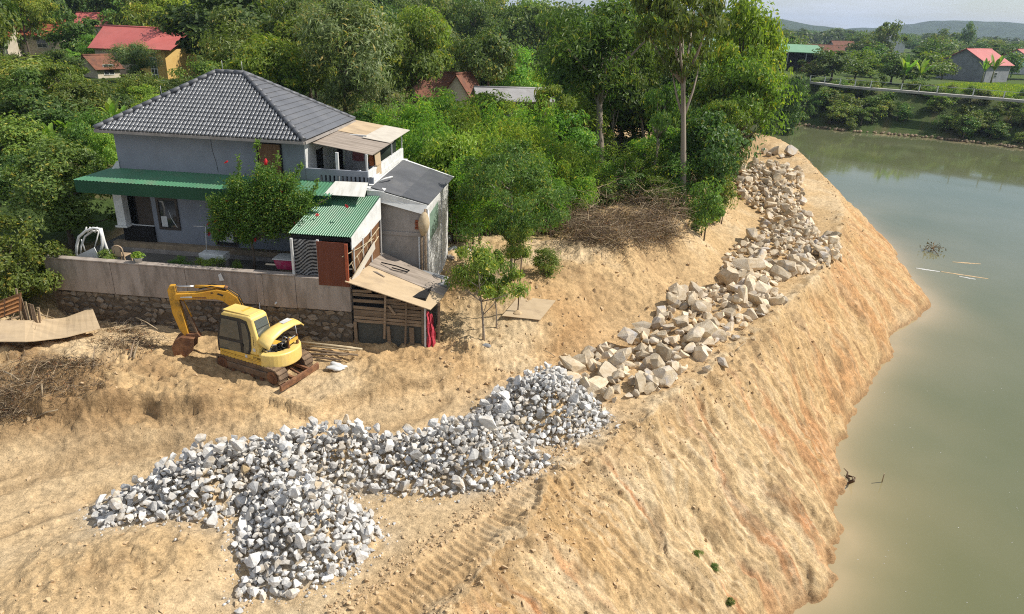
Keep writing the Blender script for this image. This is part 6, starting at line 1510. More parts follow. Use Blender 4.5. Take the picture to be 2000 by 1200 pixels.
# --- plants left of and behind the house
for px, pt, Y, w, kk in [(205, 165, 46, 90, 'broad'), (150, 150, 42, 110, 'mid'), (60, 170, 40, 130, 'broad'), (10, 110, 48, 150, 'mid'), (105, 205, 35, 100, 'broad'), (25, 225, 32, 120, 'mid'), (170, 215, 33, 80, 'mid'), (198, 250, 31, 60, 'lightround'), (5, 300, 28.5, 100, 'broad'), (60, 130, 46, 90, 'slender'), (125, 120, 46, 80, 'slender'), (300, 180, 45, 80, 'lightround'), (265, 140, 52, 80, 'mid'), (345, 150, 48, 90, 'broad'), (75, 130, 54, 110, 'mid'),
                         (130, 140, 52, 80, 'broad'), (400, 110, 52, 100, 'mid'), (480, 90, 54, 110, 'broad'), (545, 120, 50, 90, 'mid'), (740, 150, 48, 100, 'feather'), (720, 200, 44, 90, 'mid'), (-30, 220, 38, 140, 'broad'), (-50, 330, 30, 140, 'mid'), (165, 285, 30, 40, 'shrub')]:
    ad_ = {'shrub': 'low', 'mid': 'mid green', 'broad': 'dark', 'lightround': 'bright green', 'feather': 'olive feathery', 'slender': 'thin trunked'}[kk]; wh_ = 'left of the house' if px < 212 else 'behind the house roof'
    tree_px(kk, px, pt, Y, w, ad_ + ' garden tree crowded ' + wh_, group=ad_ + ' garden trees ' + wh_, name='garden_tree')

# --- wood behind: boxes of the picture that must stay open for the houses standing in it
OPEN = [(205, 55, 352, 158, 84), (838, 150, 932, 196, 78), (925, 168, 1060, 200, 74), (84, 70, 120, 94, 95), (-5, 84, 22, 102, 90), (180, 56, 206, 70, 110), (185, 118, 222, 140, 80), (40, 128, 92, 148, 70), (1385, 80, 1425, 105, 90)]
def proj(p):
    q = Vector(p) - Vector((0, 0, CAMZ)); zf = q.dot(F0); return 1000 + FPX * q.dot(RV) / zf, 600 + FPX * q.dot(DV) / zf
fill = []; tries = 0
rw_ = random.Random(21)
while len(fill) < 236 and tries < 9000:
    tries += 1
    Y = 48 * (210 / 48) ** (rw_.random() ** 0.9); x = rw_.uniform(-0.80 * Y - 4, 0.30 * Y)
    if x > 19 - (Y - 48) * 0.20 and Y < 118: continue
    if Y < 118 and x > 4 + max(0, 70 - Y) * 0.5: continue
    if 100 < Y < 136 and x > -14: continue
    sp = 2.6 + 0.022 * Y
    if any((x - a) ** 2 + (Y - b) ** 2 < (sp * 0.95) ** 2 for a, b, *_ in fill): continue
    if any((x - a) ** 2 + (Y - b) ** 2 < (0.38 * w + 0.8) ** 2 for a, b, w in FEAT): continue
    zg = gz(x, Y); h = rw_.uniform(6.5, 10.5) + (2.0 if Y > 100 else 0); w = sp * rw_.uniform(1.25, 1.75); ok = True
    px, pt = proj((x, Y, zg + h)); hw_ = w * 0.5 / Y * FPX
    for x0, y0, x1, y1, D in OPEN:
        if Y < D and px + hw_ > x0 and px - hw_ < x1:
            # keep the tree top below the opening
            hh = h
            while hh > 2.0 and proj((x, Y, zg + hh))[1] < y1 - 6: hh -= 0.3
            h = hh
            if hh <= 2.0: ok = False
    if not ok: continue
    fill.append((x, Y, h, w, zg))
for x, Y, h, w, zg in fill:
    kk = rw_.choice(['broad', 'mid', 'mid', 'feather', 'yellow', 'lightround', 'broad']) if Y < 95 else rw_.choice(['farbroad', 'farlight', 'farlight', 'farbroad', 'mid', 'feather'])
    look = {'broad': 'dark rounded broad leaved', 'mid': 'mid green loose crowned', 'feather': 'olive feathery', 'yellow': 'yellow green open crowned', 'lightround': 'bright green rounded', 'farbroad': 'distant dark', 'farlight': 'distant mid green'}[kk]
    side = 'near the red roofed house' if x < -0.42 * Y else 'behind the grey house' if x < -0.12 * Y else 'behind the thicket'
    tree(kk, x, Y, h, min(w, h * 1.1), look + ' tree in the wood ' + side, group=look + ' trees in the wood ' + side, name='forest_tree', z=zg)

# --- banana plants
def blade(name, Lb, wb, droop, mat, n=8):
    mb = MB(); c = [(Lb * t * cos(0.9 * droop * t), 0, Lb * (t * 0.95 - droop * 0.75 * t * t)) for t in np.linspace(0, 1, n)]
    for i, (x, y, z) in enumerate(c):
        t = i / (n - 1); w = wb * (0.12 if t == 0 else (sin(pi * min(1, 0.12 + t * 0.90)) ** 0.6)) * 0.5
        mb.v += [(x, -w, z + w * 0.35), (x, 0, z), (x, w, z + w * 0.35)]
    for i in range(n - 1):
        for j in (0, 1): k = i * 3 + j; mb.f.append((k, k + 1, k + 4, k + 3)); mb.m.append(0); mb.sm.append(True)
    me = mb.mesh(name, mat, fix=False); a = me.attributes.new('tone', 'FLOAT', 'FACE'); a.data.foreach_set('value', np.random.default_rng(5).uniform(0.3, 0.8, len(me.polygons)).astype(np.float32))
    return me
banana_me = [blade('leaf', 1.9, 0.5, d, L_LIGHT) for d in (0.25, 0.55, 0.85)]
stem_mb = MB(); stem_mb.tube([(0, 0, 0), (0.02, 0, 0.7), (0, 0, 1.5)], [0.13, 0.10, 0.06], 8); m_bstem = M('banana_stem', (0.20, 0.22, 0.075), (0.13, 0.11, 0.05), rough=0.6, scale=4); bstem_me = stem_mb.mesh('stem', m_bstem)
def banana(px, py, Y, s, label, group=None, nl=9):
    p = atY(px, py, Y); z = gz(p.x, p.y)
    o = bpy.data.objects.new('banana_plant', None); COL.objects.link(o); top = max(1.5, p.z - z)
    o.location = (p.x, p.y, z); o.scale = (s, s, s); o.rotation_euler = (0, 0, random.uniform(0, 6)); tag(o, label, 'banana plant', group)
    st_ = link('stem', bstem_me, parent=o, scale=(1, 1, top / s / 1.5 * 0.72))
    for k in range(nl):
        link('leaf', random.choice(banana_me), (0, 0, top / s * 0.70), (0, -radians(random.uniform(5, 40)), 2.4 * k + random.uniform(-.3, .3)), (1, 1, 1), o)
    return o
banana(128, 236, 35, 0.62, 'banana plant with broad light leaves behind the dense dark tree')
banana(213, 200, 38, 0.6, 'banana plant with one upright bright leaf at the left corner of the roof')
banana(92, 258, 33.5, 0.6, 'low banana plant left of the house behind the dense dark tree')
banana(232, 206, 39.5, 0.5, 'small banana plant just above the left roof corner')

# --- flowering tree in the yard
hib = thing('flowering_tree', 'bushy flowering tree with red blossoms in the yard in front of the house', 'tree', (0, 0, 0))
hp = Vector(W(*px_uv(497, 525, 21.3))); hp.z = 7.1
hib.location = hp; ORG[hib.name] = Vector((0, 0, 0))
rs = np.random.default_rng(77); Vs, Fs, Ts = [], [], []; nbv = 0
cl = [(404 + 30, 430, .34), (450, 400, .36), (500, 380, .42), (550, 385, .42), (585, 400, .34), (430, 455, .24), (480, 445, .36), (530, 440, .36), (570, 440, .28), (460, 360, .24), (520, 345, .30), (565, 355, .24), (500, 415, .44), (540, 410, .40), (470, 420, .40), (598, 385, .18), (425, 400, .24), (480, 465, .2)]
for cx, cy, r in cl:
    for dv in (-0.35, 0.0, 0.3):
        c = Vector(W(*px_uv(cx, cy, 21.3 + dv))) - hp; k = int(900 * (r / 0.35) ** 2)
        q = rs.normal(size=(k, 3)); q /= np.linalg.norm(q, axis=1)[:, None]; off = rs.normal(size=(k, 3)) * r * 0.56
        V, Fq = leaves(np.array(c) + off, q * 0.6 + np.array((0.1, -0.1, 0.6)) + rs.normal(size=(k, 3)) * 0.5, 0.085, 0.45, rs)
        Vs.append(V); Fs.append(Fq + nbv); nbv += len(V); Ts.append(np.clip(0.5 + 0.3 * rs.normal(size=k), 0, 1))
link('crown', np_mesh('crown', np.concatenate(Vs), np.concatenate(Fs), L_HIB, attrs={'tone': ('FACE', np.concatenate(Ts))}), parent=hib)
mb = MB(); mb.tube([(0, 0, 0), (0.02, 0.02, 0.5), (0, 0, 1.0), (0.05, 0, 1.5)], [0.06, 0.05, 0.045, 0.03], 8)
shoots = [[(500, 420), (502, 340), (500, 285), (505, 276)], [(470, 380), (466, 335), (466, 305)], [(560, 390), (580, 340), (588, 318)], [(520, 380), (540, 330), (543, 300)], [(590, 400), (612, 375), (622, 350)], [(430, 420), (412, 400), (406, 385)], [(600, 410), (640, 388)], [(450, 440), (420, 450), (404, 452)]]
tipsV, tipsF, tipsT, nb2 = [], [], [], 0
for sh_ in shoots:
    pts = [Vector(W(*px_uv(x, y, 21.25))) - hp for x, y in sh_]; mb.tube([Vector((0.02, 0, 1.0))] + pts, [0.025] + [0.014 - 0.002 * i for i in range(len(pts))], 5)
    for i in range(len(pts) - 1):
        k = 70; t = rs.random((k, 1)); base = np.array(pts[i]) * (1 - t) + np.array(pts[i + 1]) * t
        V, Fq = leaves(base + rs.normal(size=(k, 3)) * 0.05, rs.normal(size=(k, 3)) + np.array((0, 0, 0.5)), 0.11, 0.35, rs); tipsV.append(V); tipsF.append(Fq + nb2); nb2 += len(V); tipsT.append(rs.uniform(0.3, 0.9, k))
mb.build('trunk', m_bark, hib)
link('shoots', np_mesh('shoots', np.concatenate(tipsV), np.concatenate(tipsF), L_LIGHT, attrs={'tone': ('FACE', np.concatenate(tipsT))}), parent=hib)
m_red = M('red_petal', (0.55, 0.025, 0.03), (0.40, 0.012, 0.02), rough=0.6, scale=8)
fl = MB()
for k in range(6):
    a = k * pi / 3; fl.v += [(0, 0, 0), (0.05 * cos(a - 0.5), 0.05 * sin(a - 0.5), 0.03), (0.085 * cos(a), 0.085 * sin(a), 0.02), (0.05 * cos(a + 0.5), 0.05 * sin(a + 0.5), 0.03)]; b0 = 4 * k; fl.f.append((b0, b0 + 1, b0 + 2, b0 + 3)); fl.m.append(0); fl.sm.append(False)
fl_me = fl.mesh('flower', m_red)
for x, y in [(443, 393), (445, 404), (421, 431), (465, 434), (408, 438), (426, 451), (407, 457), (497, 469), (551, 374), (576, 438), (588, 433), (584, 432), (620, 421), (676, 404), (519, 316), (443, 318), (463, 430), (545, 392), (500, 395)]:
    p = Vector(W(*px_uv(x, y, 20.93))) - hp
    link('flower', fl_me, p, (radians(70) + random.uniform(-.5, .5), random.uniform(-.4, .4), random.uniform(0, 6)), (1.0, 1.0, 1.2), hib)
mb = MB(); mb.tube([Vector(W(*px_uv(519, 322, 20.95))) - hp, Vector(W(*px_uv(519, 310, 20.95))) - hp], [0.06, 0.02], 8); mb.build('red_bud', m_red, hib)

# --- pots and low plants behind the wall
pt_ = thing('potted_plant', 'white pot with yellow green plant standing on the garden wall', 'potted plant', (-13.95, 20.14, 7.53), True)
mb = MB(); lathe(mb, [(0.001, 0.0), (0.09, 0.0), (0.13, 0.14), (0.145, 0.15), (0.145, 0.17), (0.11, 0.165), (0.001, 0.15)], (-13.95, 20.14, 7.53), 14); mb.build('pot', m_wlight, pt_)
q = rs.normal(size=(260, 3)); q[:, 2] = np.abs(q[:, 2]); q /= np.linalg.norm(q, axis=1)[:, None]
V, Fq = leaves(q * rs.random((260, 1)) ** 0.5 * np.array((0.24, 0.2, 0.17)) + np.array((0, 0, 0.2)), q + np.array((0, 0, 0.6)), 0.09, 0.4, rs)
link('foliage', np_mesh('foliage', V, Fq, L_YEL, attrs={'tone': ('FACE', rs.uniform(0.4, 1, 260))}), parent=pt_)
for px, py, w, lb in [(352, 515, 34, 'leafy pot plant behind the wall below the dark framed window'), (415, 520, 44, 'row of dark leafy plants behind the wall left of the white topped tank'), (390, 517, 26, 'small dark leafy plant behind the wall next to the clothes pole'), (463, 523, 20, 'small plant behind the wall right of the white topped tank'), (208, 500, 40, 'yucca like plant leaning beside the white arched frame'), (130, 497, 28, 'small leafy plant under the dense dark tree behind the wall')]:
    p = W(*px_uv(px, py, 20.6)); tree('shrub', p.x, p.y, 0.62, w / 52.0, lb, cat='plant', name='low_plant', z=7.1, sink=0)
# ================================================================ DEBRIS AND SMALL THINGS
m_stick = M('dry_stick', (0.40, 0.31, 0.20), (0.24, 0.18, 0.11), rough=0.85, scale=4, objrand=0.25)
m_darkstick = M('dark_stick', (0.16, 0.11, 0.07), (0.09, 0.06, 0.04), rough=0.9, scale=4, objrand=0.25)
m_slat = M('orange_slat', (0.46, 0.22, 0.085), (0.34, 0.15, 0.055), rough=0.7, scale=4, objrand=0.15)
m_clod = M('earth_clod', (0.56, 0.41, 0.245), (0.44, 0.31, 0.175), rough=1.0, scale=7, bump=0.5, bscale=30)

# poles beside the excavator
def P_(px, py, dz=0.0):
    p = atg(px, py); return p + Vector((0, 0, dz))
for k, (a, b, r, lb) in enumerate([((586, 684, 0.06), (690, 690, 0.06), 0.045, 'pale pole lying farthest back in the bundle behind the excavator'), ((588, 690, 0.14), (708, 697, 0.12), 0.045, 'long pale pole lying on top of the bundle behind the excavator'), ((590, 697, 0.06), (700, 704, 0.05), 0.04, 'brownish pole in the middle of the bundle behind the excavator'),
                                   ((588, 702, 0.05), (680, 709, 0.05), 0.035, 'grey split pole lying in front of the bundle behind the excavator'), ((584, 708, 0.04), (668, 713, 0.05), 0.03, 'dark thin pole at the front edge of the bundle'), ((600, 694, 0.18), (695, 700, 0.14), 0.028, 'thin light cane lying across the pole bundle')]):
    p, q = P_(*a), P_(*b); p.z = q.z = max(p.z, q.z) + 0.13
    mb = MB(); mb.tube([p, p.lerp(q, 0.5) + Vector((0, 0, 0.01)), q], [r, r * 0.95, r * 0.8], 8); one('pole', mb, [m_bamboo, m_bamboo, m_plank, m_plank, m_darkstick, m_bamboo][k], lb, 'pole', p, 'poles lying behind the excavator')
def blob(name, mat, c, sx, sy, sz, label, cat, seed=0, n=60, rough_=0.25):
    rs = np.random.default_rng(seed); bm = bmesh.new(); bmesh.ops.create_icosphere(bm, subdivisions=3, radius=1)
    for v in bm.verts:
        f = 1 + rough_ * float(fbm(np.array([v.co.x * 1.6 + seed]), np.array([v.co.y * 1.6 + v.co.z * 2.1]), seed, 3)[0]); v.co *= f; v.co.x *= sx; v.co.y *= sy; v.co.z = max(v.co.z, -0.3) * sz
    me = bpy.data.meshes.new(name); bm.to_mesh(me); bm.free(); me.materials.append(mat)
    for p in me.polygons: p.use_smooth = True
    o = link(name, me, c); return tag(o, label, cat)
blob('white_sack', m_white, P_(660, 720, 0.05), 0.30, 0.16, 0.13, 'crumpled white sack lying in front of the pole bundle', 'sack', 4, rough_=0.6)
# plywood sheet bent over the mound at left
q = [P_(-40, 688, 0.34), P_(60, 686, 0.30), P_(130, 676, 0.28), P_(200, 660, 0.30)]; t_ = [P_(-40, 648, 0.38), P_(60, 648, 0.36), P_(130, 644, 0.40), P_(187, 634, 0.62)]
mb = MB(); n = 16
def crv(A, s):
    i = min(2, int(s * 3)); f = s * 3 - i; return A[i].lerp(A[i + 1], f)
for i in range(n + 1):
    s = i / n; a, b = crv(q, s), crv(t_, s); mb.v += [tuple(a), tuple(b), tuple(a - Vector((0, 0, 0.02))), tuple(b - Vector((0, 0, 0.02)))]
for i in range(n):
    k = 4 * i; mb.f += [(k, k + 4, k + 5, k + 1), (k + 2, k + 3, k + 7, k + 6), (k, k + 2, k + 6, k + 4), (k + 1, k + 5, k + 7, k + 3)]; mb.m += [0] * 4; mb.sm += [False] * 4
mb.f += [(0, 1, 3, 2), (4 * n, 4 * n + 2, 4 * n + 3, 4 * n + 1)]; mb.m += [0, 0]; mb.sm += [False, False]
one('plywood_sheet', mb, m_ply, 'long bent tan plywood sheet lying over the earth mound at the left', 'board', q[1])
# slatted panel
sp_ = thing('louvre_panel', 'orange brown slatted shutter panel leaning among the broken boards at the left edge', 'panel', P_(15, 640), False)
yl_ = P_(30, 645).y; c0, c1 = atY(-45, 640, yl_ - 0.2), atY(41, 607, yl_); upv = atY(41, 571, yl_ + 0.12) - c1
def pp(s, t, o=0.0): return c0.lerp(c1, s) + upv * t + Vector((0.05, -0.5, 0)).normalized() * o
for s0, s1 in ((0.0, 0.04), (0.30, 0.34), (0.62, 0.66), (0.96, 1.0)):
    mb = MB(); mb.slab([pp(s0, 0, 0.03), pp(s1, 0, 0.03), pp(s1, 1, 0.03), pp(s0, 1, 0.03)], 0.05); mb.build('stile', m_door, sp_)
for t0 in (0.0, 0.95):
    mb = MB(); mb.slab([pp(0, t0, 0.034), pp(1, t0, 0.034), pp(1, t0 + 0.05, 0.034), pp(0, t0 + 0.05, 0.034)], 0.05); mb.build('rail', m_door, sp_)
for sa, sb in ((0.04, 0.30), (0.34, 0.62), (0.66, 0.96)):
    for k in range(4):
        t0 = 0.07 + 0.22 * k; mb = MB(); mb.slab([pp(sa, t0, 0.05), pp(sb, t0, 0.05), pp(sb, t0 + 0.18, -0.03), pp(sa, t0 + 0.18, -0.03)], 0.012); mb.build('slat', m_slat, sp_)
mb = MB(); mb.bar(P_(-45, 655, 0.16), P_(38, 630, 0.2), 0.16, 0.05, up=(0, 1, 0.3)); one('old_beam', mb, m_plank, 'old beam lying under the slatted shutter panel', 'beam', P_(0, 645))
# broken palings
pal = thing('broken_palings', 'row of broken upright wooden palings beside the slatted shutter panel', 'fence', P_(70, 650), False)
for x, yb, yt, w in [(43, 640, 575, 0.05), (48, 640, 590, 0.07), (53, 640, 588, 0.06), (58, 643, 592, 0.06), (61, 645, 598, 0.05), (66, 645, 600, 0.06), (72, 648, 604, 0.06), (77, 650, 602, 0.08), (80, 650, 612, 0.05), (84, 648, 608, 0.07)]:
    p = P_(x, yb, -0.05); h = (yb - yt) / FPX * (p - Vector((0, 0, CAMZ))).length * 1.05; tl = random.uniform(-0.10, 0.10)
    mb = MB(); tp2 = p + Vector((tl, 0.05, h)); mb.bar(p, tp2, w, 0.025, up=(0, 1, 0)); mb.build('paling', random.choice([m_plank, m_stick, m_door, m_plank]), pal)
mb = MB(); mb.bar(P_(45, 640, 0.25), P_(86, 650, 0.15), 0.05, 0.03); mb.build('rail', m_plank, pal)
# sticks that can be told apart
for k, (x0, y0, x1, y1, h0, h1, lb) in enumerate([(16, 652, 38, 622, .1, .35, 'pale stick leaning under the slatted shutter panel'), (0, 648, 50, 640, .12, .12, 'long flat stick lying left of the broken palings'), (88, 650, 100, 625, .05, .4, 'split tan board leaning right of the broken palings'), (50, 645, 68, 628, .1, .3, 'orange brown stick crossing the broken palings'),
        (86, 640, 116, 638, .45, .2, 'thin bent twig right of the broken palings'), (118, 650, 150, 640, .1, .15, 'dark branch lying behind the plywood sheet'), (147, 637, 185, 628, .2, .2, 'pale log end showing behind the raised plywood corner'), (72, 818, 112, 795, .05, .2, 'forked pale stick lying on the mound below the plywood'), (92, 810, 92, 790, .1, .3, 'short upright stick beside the forked pale stick'),
        (60, 755, 78, 730, .1, .3, 'bent pale stick on the mound left of the plywood front edge'), (10, 735, 40, 750, .15, .1, 'long thin stick on the mound near the left edge'), (183, 722, 190, 697, .05, .35, 'upright straw stick on the mound below the plywood tip'), (255, 705, 268, 682, .1, .35, 'pale split stake stuck in the mound left of the bucket'), (262, 706, 274, 686, .1, .3, 'second pale split stake beside the first'),
        (232, 655, 300, 640, .15, .1, 'grey branch lying on the mound behind the stakes'), (310, 660, 270, 648, .3, .5, 'thin arching twig left of the bucket'), (1085, 700, 1060, 685, .05, .1, 'short stick on the slope above the grey heap'), (1455, 672, 1436, 690, .05, .05, 'pale stick lying beside the right foot of the rock row')]):
    p, q2 = P_(x0, y0, h0), P_(x1, y1, h1); r = random.uniform(0.014, 0.032)
    if (q2 - p).length > 2.2: q2 = p + (q2 - p).normalized() * 1.2 + Vector((0, 0, 0.1))
    mb = MB(); mb.tube([p, p.lerp(q2, 0.5) + Vector((0, 0, 0.04)), q2], [r, r * 0.9, r * 0.6], 6); one('stick', mb, random.choice([m_stick, m_stick, m_plank]), lb, 'stick', p)
# sheet on the ground, stake
g4 = [P_(980, 625, 0.16), P_(1055, 633, 0.16), P_(1085, 596, 0.18), P_(1015, 588, 0.18)]; g4[3] = g4[0] + (g4[2] - g4[1])
mb = MB(); mb.slab(g4, 0.025); one('ground_board', mb, m_ply, 'tan board lying flat on the earth to the right of the saplings', 'board', g4[0])
sb = P_(1011, 612); mb = MB(); mb.tube([sb, sb + Vector((0.05, 0, 2.1))], 0.022, 6); one('stake', mb, m_darkstick, 'thin dark stake standing beside the tan board on the earth', 'stake', sb)
blob('earth_clump', m_clod, P_(1010, 614, 0.02), 0.16, 0.13, 0.12, 'small heap of earth round the foot of the thin stake', 'heap', 8)
blob('weed_clump', m_greysheet, P_(948, 680, 0.03), 0.17, 0.14, 0.12, 'small grey bundle at the foot of the thin sapling', 'bundle', 9, rough_=0.6)
mb = MB(); hl = P_(905, 465, 0.05); mb.tube([P_(860, 452, .3), P_(880, 478, .1)], [0.03, 0.03], 6); one('leaning_timber', mb, m_stick, 'pale timber leaning against the right wall of the annex', 'timber', P_(880, 478))
for k, (x, y, s, mt, lb, nm) in enumerate([(885, 492, 0.22, m_wlight, 'white rag in the rubble right of the annex', 'rag'), (872, 470, 0.25, m_wlight, 'white crumpled sheet at the back of the rubble beside the annex', 'rag'), (900, 470, 0.3, m_clod, 'brown lump in the rubble right of the annex', 'rubble_lump'), (878, 505, 0.2, m_cement, 'grey concrete lump in the rubble beside the annex', 'rubble_lump'), (912, 492, 0.18, m_wlight, 'small pale rag under the sapling leaves', 'rag')]):
    blob(nm, mt, P_(x, y, 0.05), s, s * 0.7, s * 0.6, lb, 'rubble', 20 + k, rough_=0.7)

# brush pile: cut branches (stuff) and the thicker pale stems one can tell apart
def twigs(spots, n, Lr, rr_, mat, name, label, seed, updir=0.3, nseg=3):
    rs = np.random.default_rng(seed); V, Fq = [], []; nb = 0
    for i in range(n):
        c, sx, sy, sz = spots[rs.integers(len(spots))]
        p = np.array(c) + rs.normal(size=3) * np.array((sx, sy, sz)) * 0.5; p[2] = c[2] + abs(rs.normal()) * sz * 0.5
        d = rs.normal(size=3); d[2] = abs(d[2]) * updir; d /= np.linalg.norm(d); L_ = rs.uniform(*Lr); r = rs.uniform(*rr_); bend = rs.normal(size=3) * 0.25 * L_
        rings = []
        for k in range(nseg):
            t = k / (nseg - 1); q = p + d * L_ * t + bend * t * t; a = np.cross(d, (0, 0, 1.0)); a /= np.linalg.norm(a) + 1e-9; b = np.cross(d, a); rr2 = r * (1 - 0.6 * t)
            rings.append([q + a * rr2, q - a * rr2 * 0.5 + b * rr2 * 0.87, q - a * rr2 * 0.5 - b * rr2 * 0.87])
        V += [x for R in rings for x in R]
        for k in range(nseg - 1):
            for j in range(3): a0 = nb + 3 * k + j; a1 = nb + 3 * k + (j + 1) % 3; Fq.append((a0, a1, a1 + 3, a0 + 3))
        nb += 3 * nseg
    o = link(name, np_mesh(name, np.array(V), np.array(Fq), mat)); return tag(o, label, None, None, 'stuff')
bs = [(tuple(P_(x, y)), sx, sy, sz) for x, y, sx, sy, sz in [(1140, 470, 1.2, 0.8, 0.9), (1200, 480, 1.3, 0.9, 1.0), (1250, 470, 1.2, 0.8, 1.1), (1170, 450, 1.4, 0.8, 1.5), (1230, 440, 1.3, 0.8, 1.8), (1300, 460, 1.0, 0.8, 0.7), (1290, 430, 1.0, 0.8, 1.3), (1360, 420, 1.0, 0.8, 0.4), (1130, 440, 1.0, 0.7, 0.9)]]
twigs(bs, 800, (0.4, 1.2), (0.005, 0.013), m_stick, 'brush_pile', 'pile of cut dry brush below the grove', 31)
twigs(bs, 2000, (0.3, 1.0), (0.005, 0.015), m_darkstick, 'brush_pile', 'dark twigs in the brush pile below the grove', 32)
rs = np.random.default_rng(41); V_, F_, T_, nb_ = [], [], [], 0
for c, sx, sy, sz in bs:
    k = 1500; q = rs.normal(size=(k, 3)) * np.array((sx, sy, sz)) * 0.5; q[:, 2] = np.abs(q[:, 2]) * 0.9
    v, f = leaves(np.array(c) + q, rs.normal(size=(k, 3)) + np.array((0, 0, 0.4)), 0.14, 0.14, rs); V_.append(v); F_.append(f + nb_); nb_ += len(v); T_.append(rs.random(k))
tag(link('dry_leaves', np_mesh('dry_leaves', np.concatenate(V_), np.concatenate(F_), L_DRY, attrs={'tone': ('FACE', np.concatenate(T_))})), 'dry leaves and needles in the brush pile', None, None, 'stuff')
for k in range(16):
    a = P_(1096 + random.uniform(0, 8), 462 + random.uniform(-18, 12), 0.15 + random.uniform(0, 0.45)); b = P_(1150 + random.uniform(-12, 14), 445 + random.uniform(-6, 18), 0.35 + random.uniform(0, 0.4)); r = random.uniform(0.022, 0.04)
    mb = MB(); mb.tube([a, a.lerp(b, 0.5) + Vector((0, 0, 0.22)), b], [r, r * 0.9, r * 0.6], 6); one('cut_stem', mb, m_stick, 'long curved pale stem lying at the left end of the brush pile', 'branch', a, 'curved stems at the left of the brush pile')
for k in range(8):
    a = P_(1282 + random.uniform(0, 15), 472 + random.uniform(-6, 5), 0.05); b = a + Vector((random.uniform(0.5, 1.3), 0.4, random.uniform(0.4, 1.0))); r = random.uniform(0.012, 0.022)
    mb = MB(); mb.tube([a, a.lerp(b, 0.5) + Vector((0, 0, 0.05)), b], [r, r * 0.8, r * 0.4], 5); one('dry_cane', mb, m_bamboo, 'dry pale cane fanning out at the right end of the brush pile', 'branch', a, 'canes fanning out of the brush pile')
# roots and straw on the mound at left
ms = [(tuple(P_(x, y)), sx, sy, sz) for x, y, sx, sy, sz in [(60, 740, 1.2, .6, .35), (120, 760, 1.2, .5, .3), (30, 780, .9, .5, .3), (230, 680, 1.0, .5, .3), (280, 670, .9, .4, .3), (160, 715, 1.0, .4, .35), (100, 715, 1.0, .3, .3), (20, 800, .6, .3, .25), (110, 650, .8, .4, .2), (250, 650, .9, .4, .3), (20, 655, .8, .4, .15)]]
twigs(ms, 1100, (0.08, 0.30), (0.003, 0.008), m_stick, 'straw_litter', 'straw and twigs strewn on the earth mound', 51)
twigs(ms, 1100, (0.08, 0.36), (0.003, 0.010), m_darkstick, 'root_tangle', 'dark roots sticking out of the earth mound', 52)

V_, F_, T_, nb_ = [], [], [], 0
for c, sx, sy, sz in ms:
    k = 420; q = rs.normal(size=(k, 3)) * np.array((sx * 0.9, sy * 0.9, 0)) * 0.5; q[:, 0] += c[0]; q[:, 1] += c[1]; q[:, 2] = gza(q[:, :2]) + 0.03 + 0.10 * rs.random(k)
    v, f = leaves(q, rs.normal(size=(k, 3)) + np.array((0, 0, 0.3)), 0.13, 0.12, rs); V_.append(v); F_.append(f + nb_); nb_ += len(v); T_.append(rs.random(k))
tag(link('dry_grass', np_mesh('dry_grass', np.concatenate(V_), np.concatenate(F_), L_DRY, attrs={'tone': ('FACE', np.concatenate(T_))})), 'dry grass and roots on the earth mound at the left', None, None, 'stuff')
# clods of earth
def clods(n, zone, seed, smin, smax, name='earth_clods'):
    rs = np.random.default_rng(seed); me0 = angular('clod', m_clod, 777 + seed, 16, (1, 0.85, 0.7), 2, 0.3); v0, f0 = mesh_np(me0); V, Fc = [], []; nb = 0
    xs, ys = zone(rs, n); zs, k = ground_full(xs, ys); ok = (k['g'] < 0.02) & (k['o'] < 0.02) & (~k['wet'])
    for x, y, z in zip(xs[ok], ys[ok], zs[ok]):
        s = smin * (smax / smin) ** (rs.random() ** 2.2); V.append((v0 * s * rs.uniform(0.7, 1.3, 3)) @ rotm(*rs.uniform(0, 6, 3)).T + np.array((x, y, z + s * 0.15))); Fc.append(f0 + nb); nb += len(v0)
    return tag(link(name, np_mesh(name, np.concatenate(V), np.concatenate(Fc), m_clod)), 'loose clods of earth scattered over the works', None, None, 'stuff')
def along(poly, off, wid):
    P = np.array(poly)
    def f(rs, n):
        seg = rs.integers(0, len(P) - 1, n); t = rs.random(n); a = P[seg] * (1 - t[:, None]) + P[seg + 1] * t[:, None]; d = P[seg + 1] - P[seg]; d /= np.linalg.norm(d, axis=1)[:, None]
        o = off + rs.normal(size=n) * wid; return a[:, 0] - d[:, 1] * o, a[:, 1] + d[:, 0] * o
    return f
clods(1100, along(TRACK, 0.75, 0.16), 1, 0.015, 0.09); clods(700, along(TRACK, -0.85, 0.30), 2, 0.015, 0.085)
cr_ = [p for p in CREST if 8 < p[1] < 66]
clods(1300, along(cr_, -0.1, 0.55), 3, 0.015, 0.10)
def wide(rs, n):
    px = rs.uniform(-60, 1450, n); py = rs.uniform(640, 1230, n); r = [ray(a, b) for a, b in zip(px, py)]; t = [(4.7 - CAMZ) / q.z for q in r]; return np.array([q.x * s for q, s in zip(r, t)]), np.array([q.y * s for q, s in zip(r, t)])
clods(2200, wide, 4, 0.012, 0.085)
def upper(rs, n):
    px = rs.uniform(860, 1450, n); py = rs.uniform(400, 720, n); r = [ray(a, b) for a, b in zip(px, py)]; t = [(5.6 - CAMZ) / q.z for q in r]; return np.array([q.x * s for q, s in zip(r, t)]), np.array([q.y * s for q, s in zip(r, t)])
clods(1500, upper, 5, 0.02, 0.13)
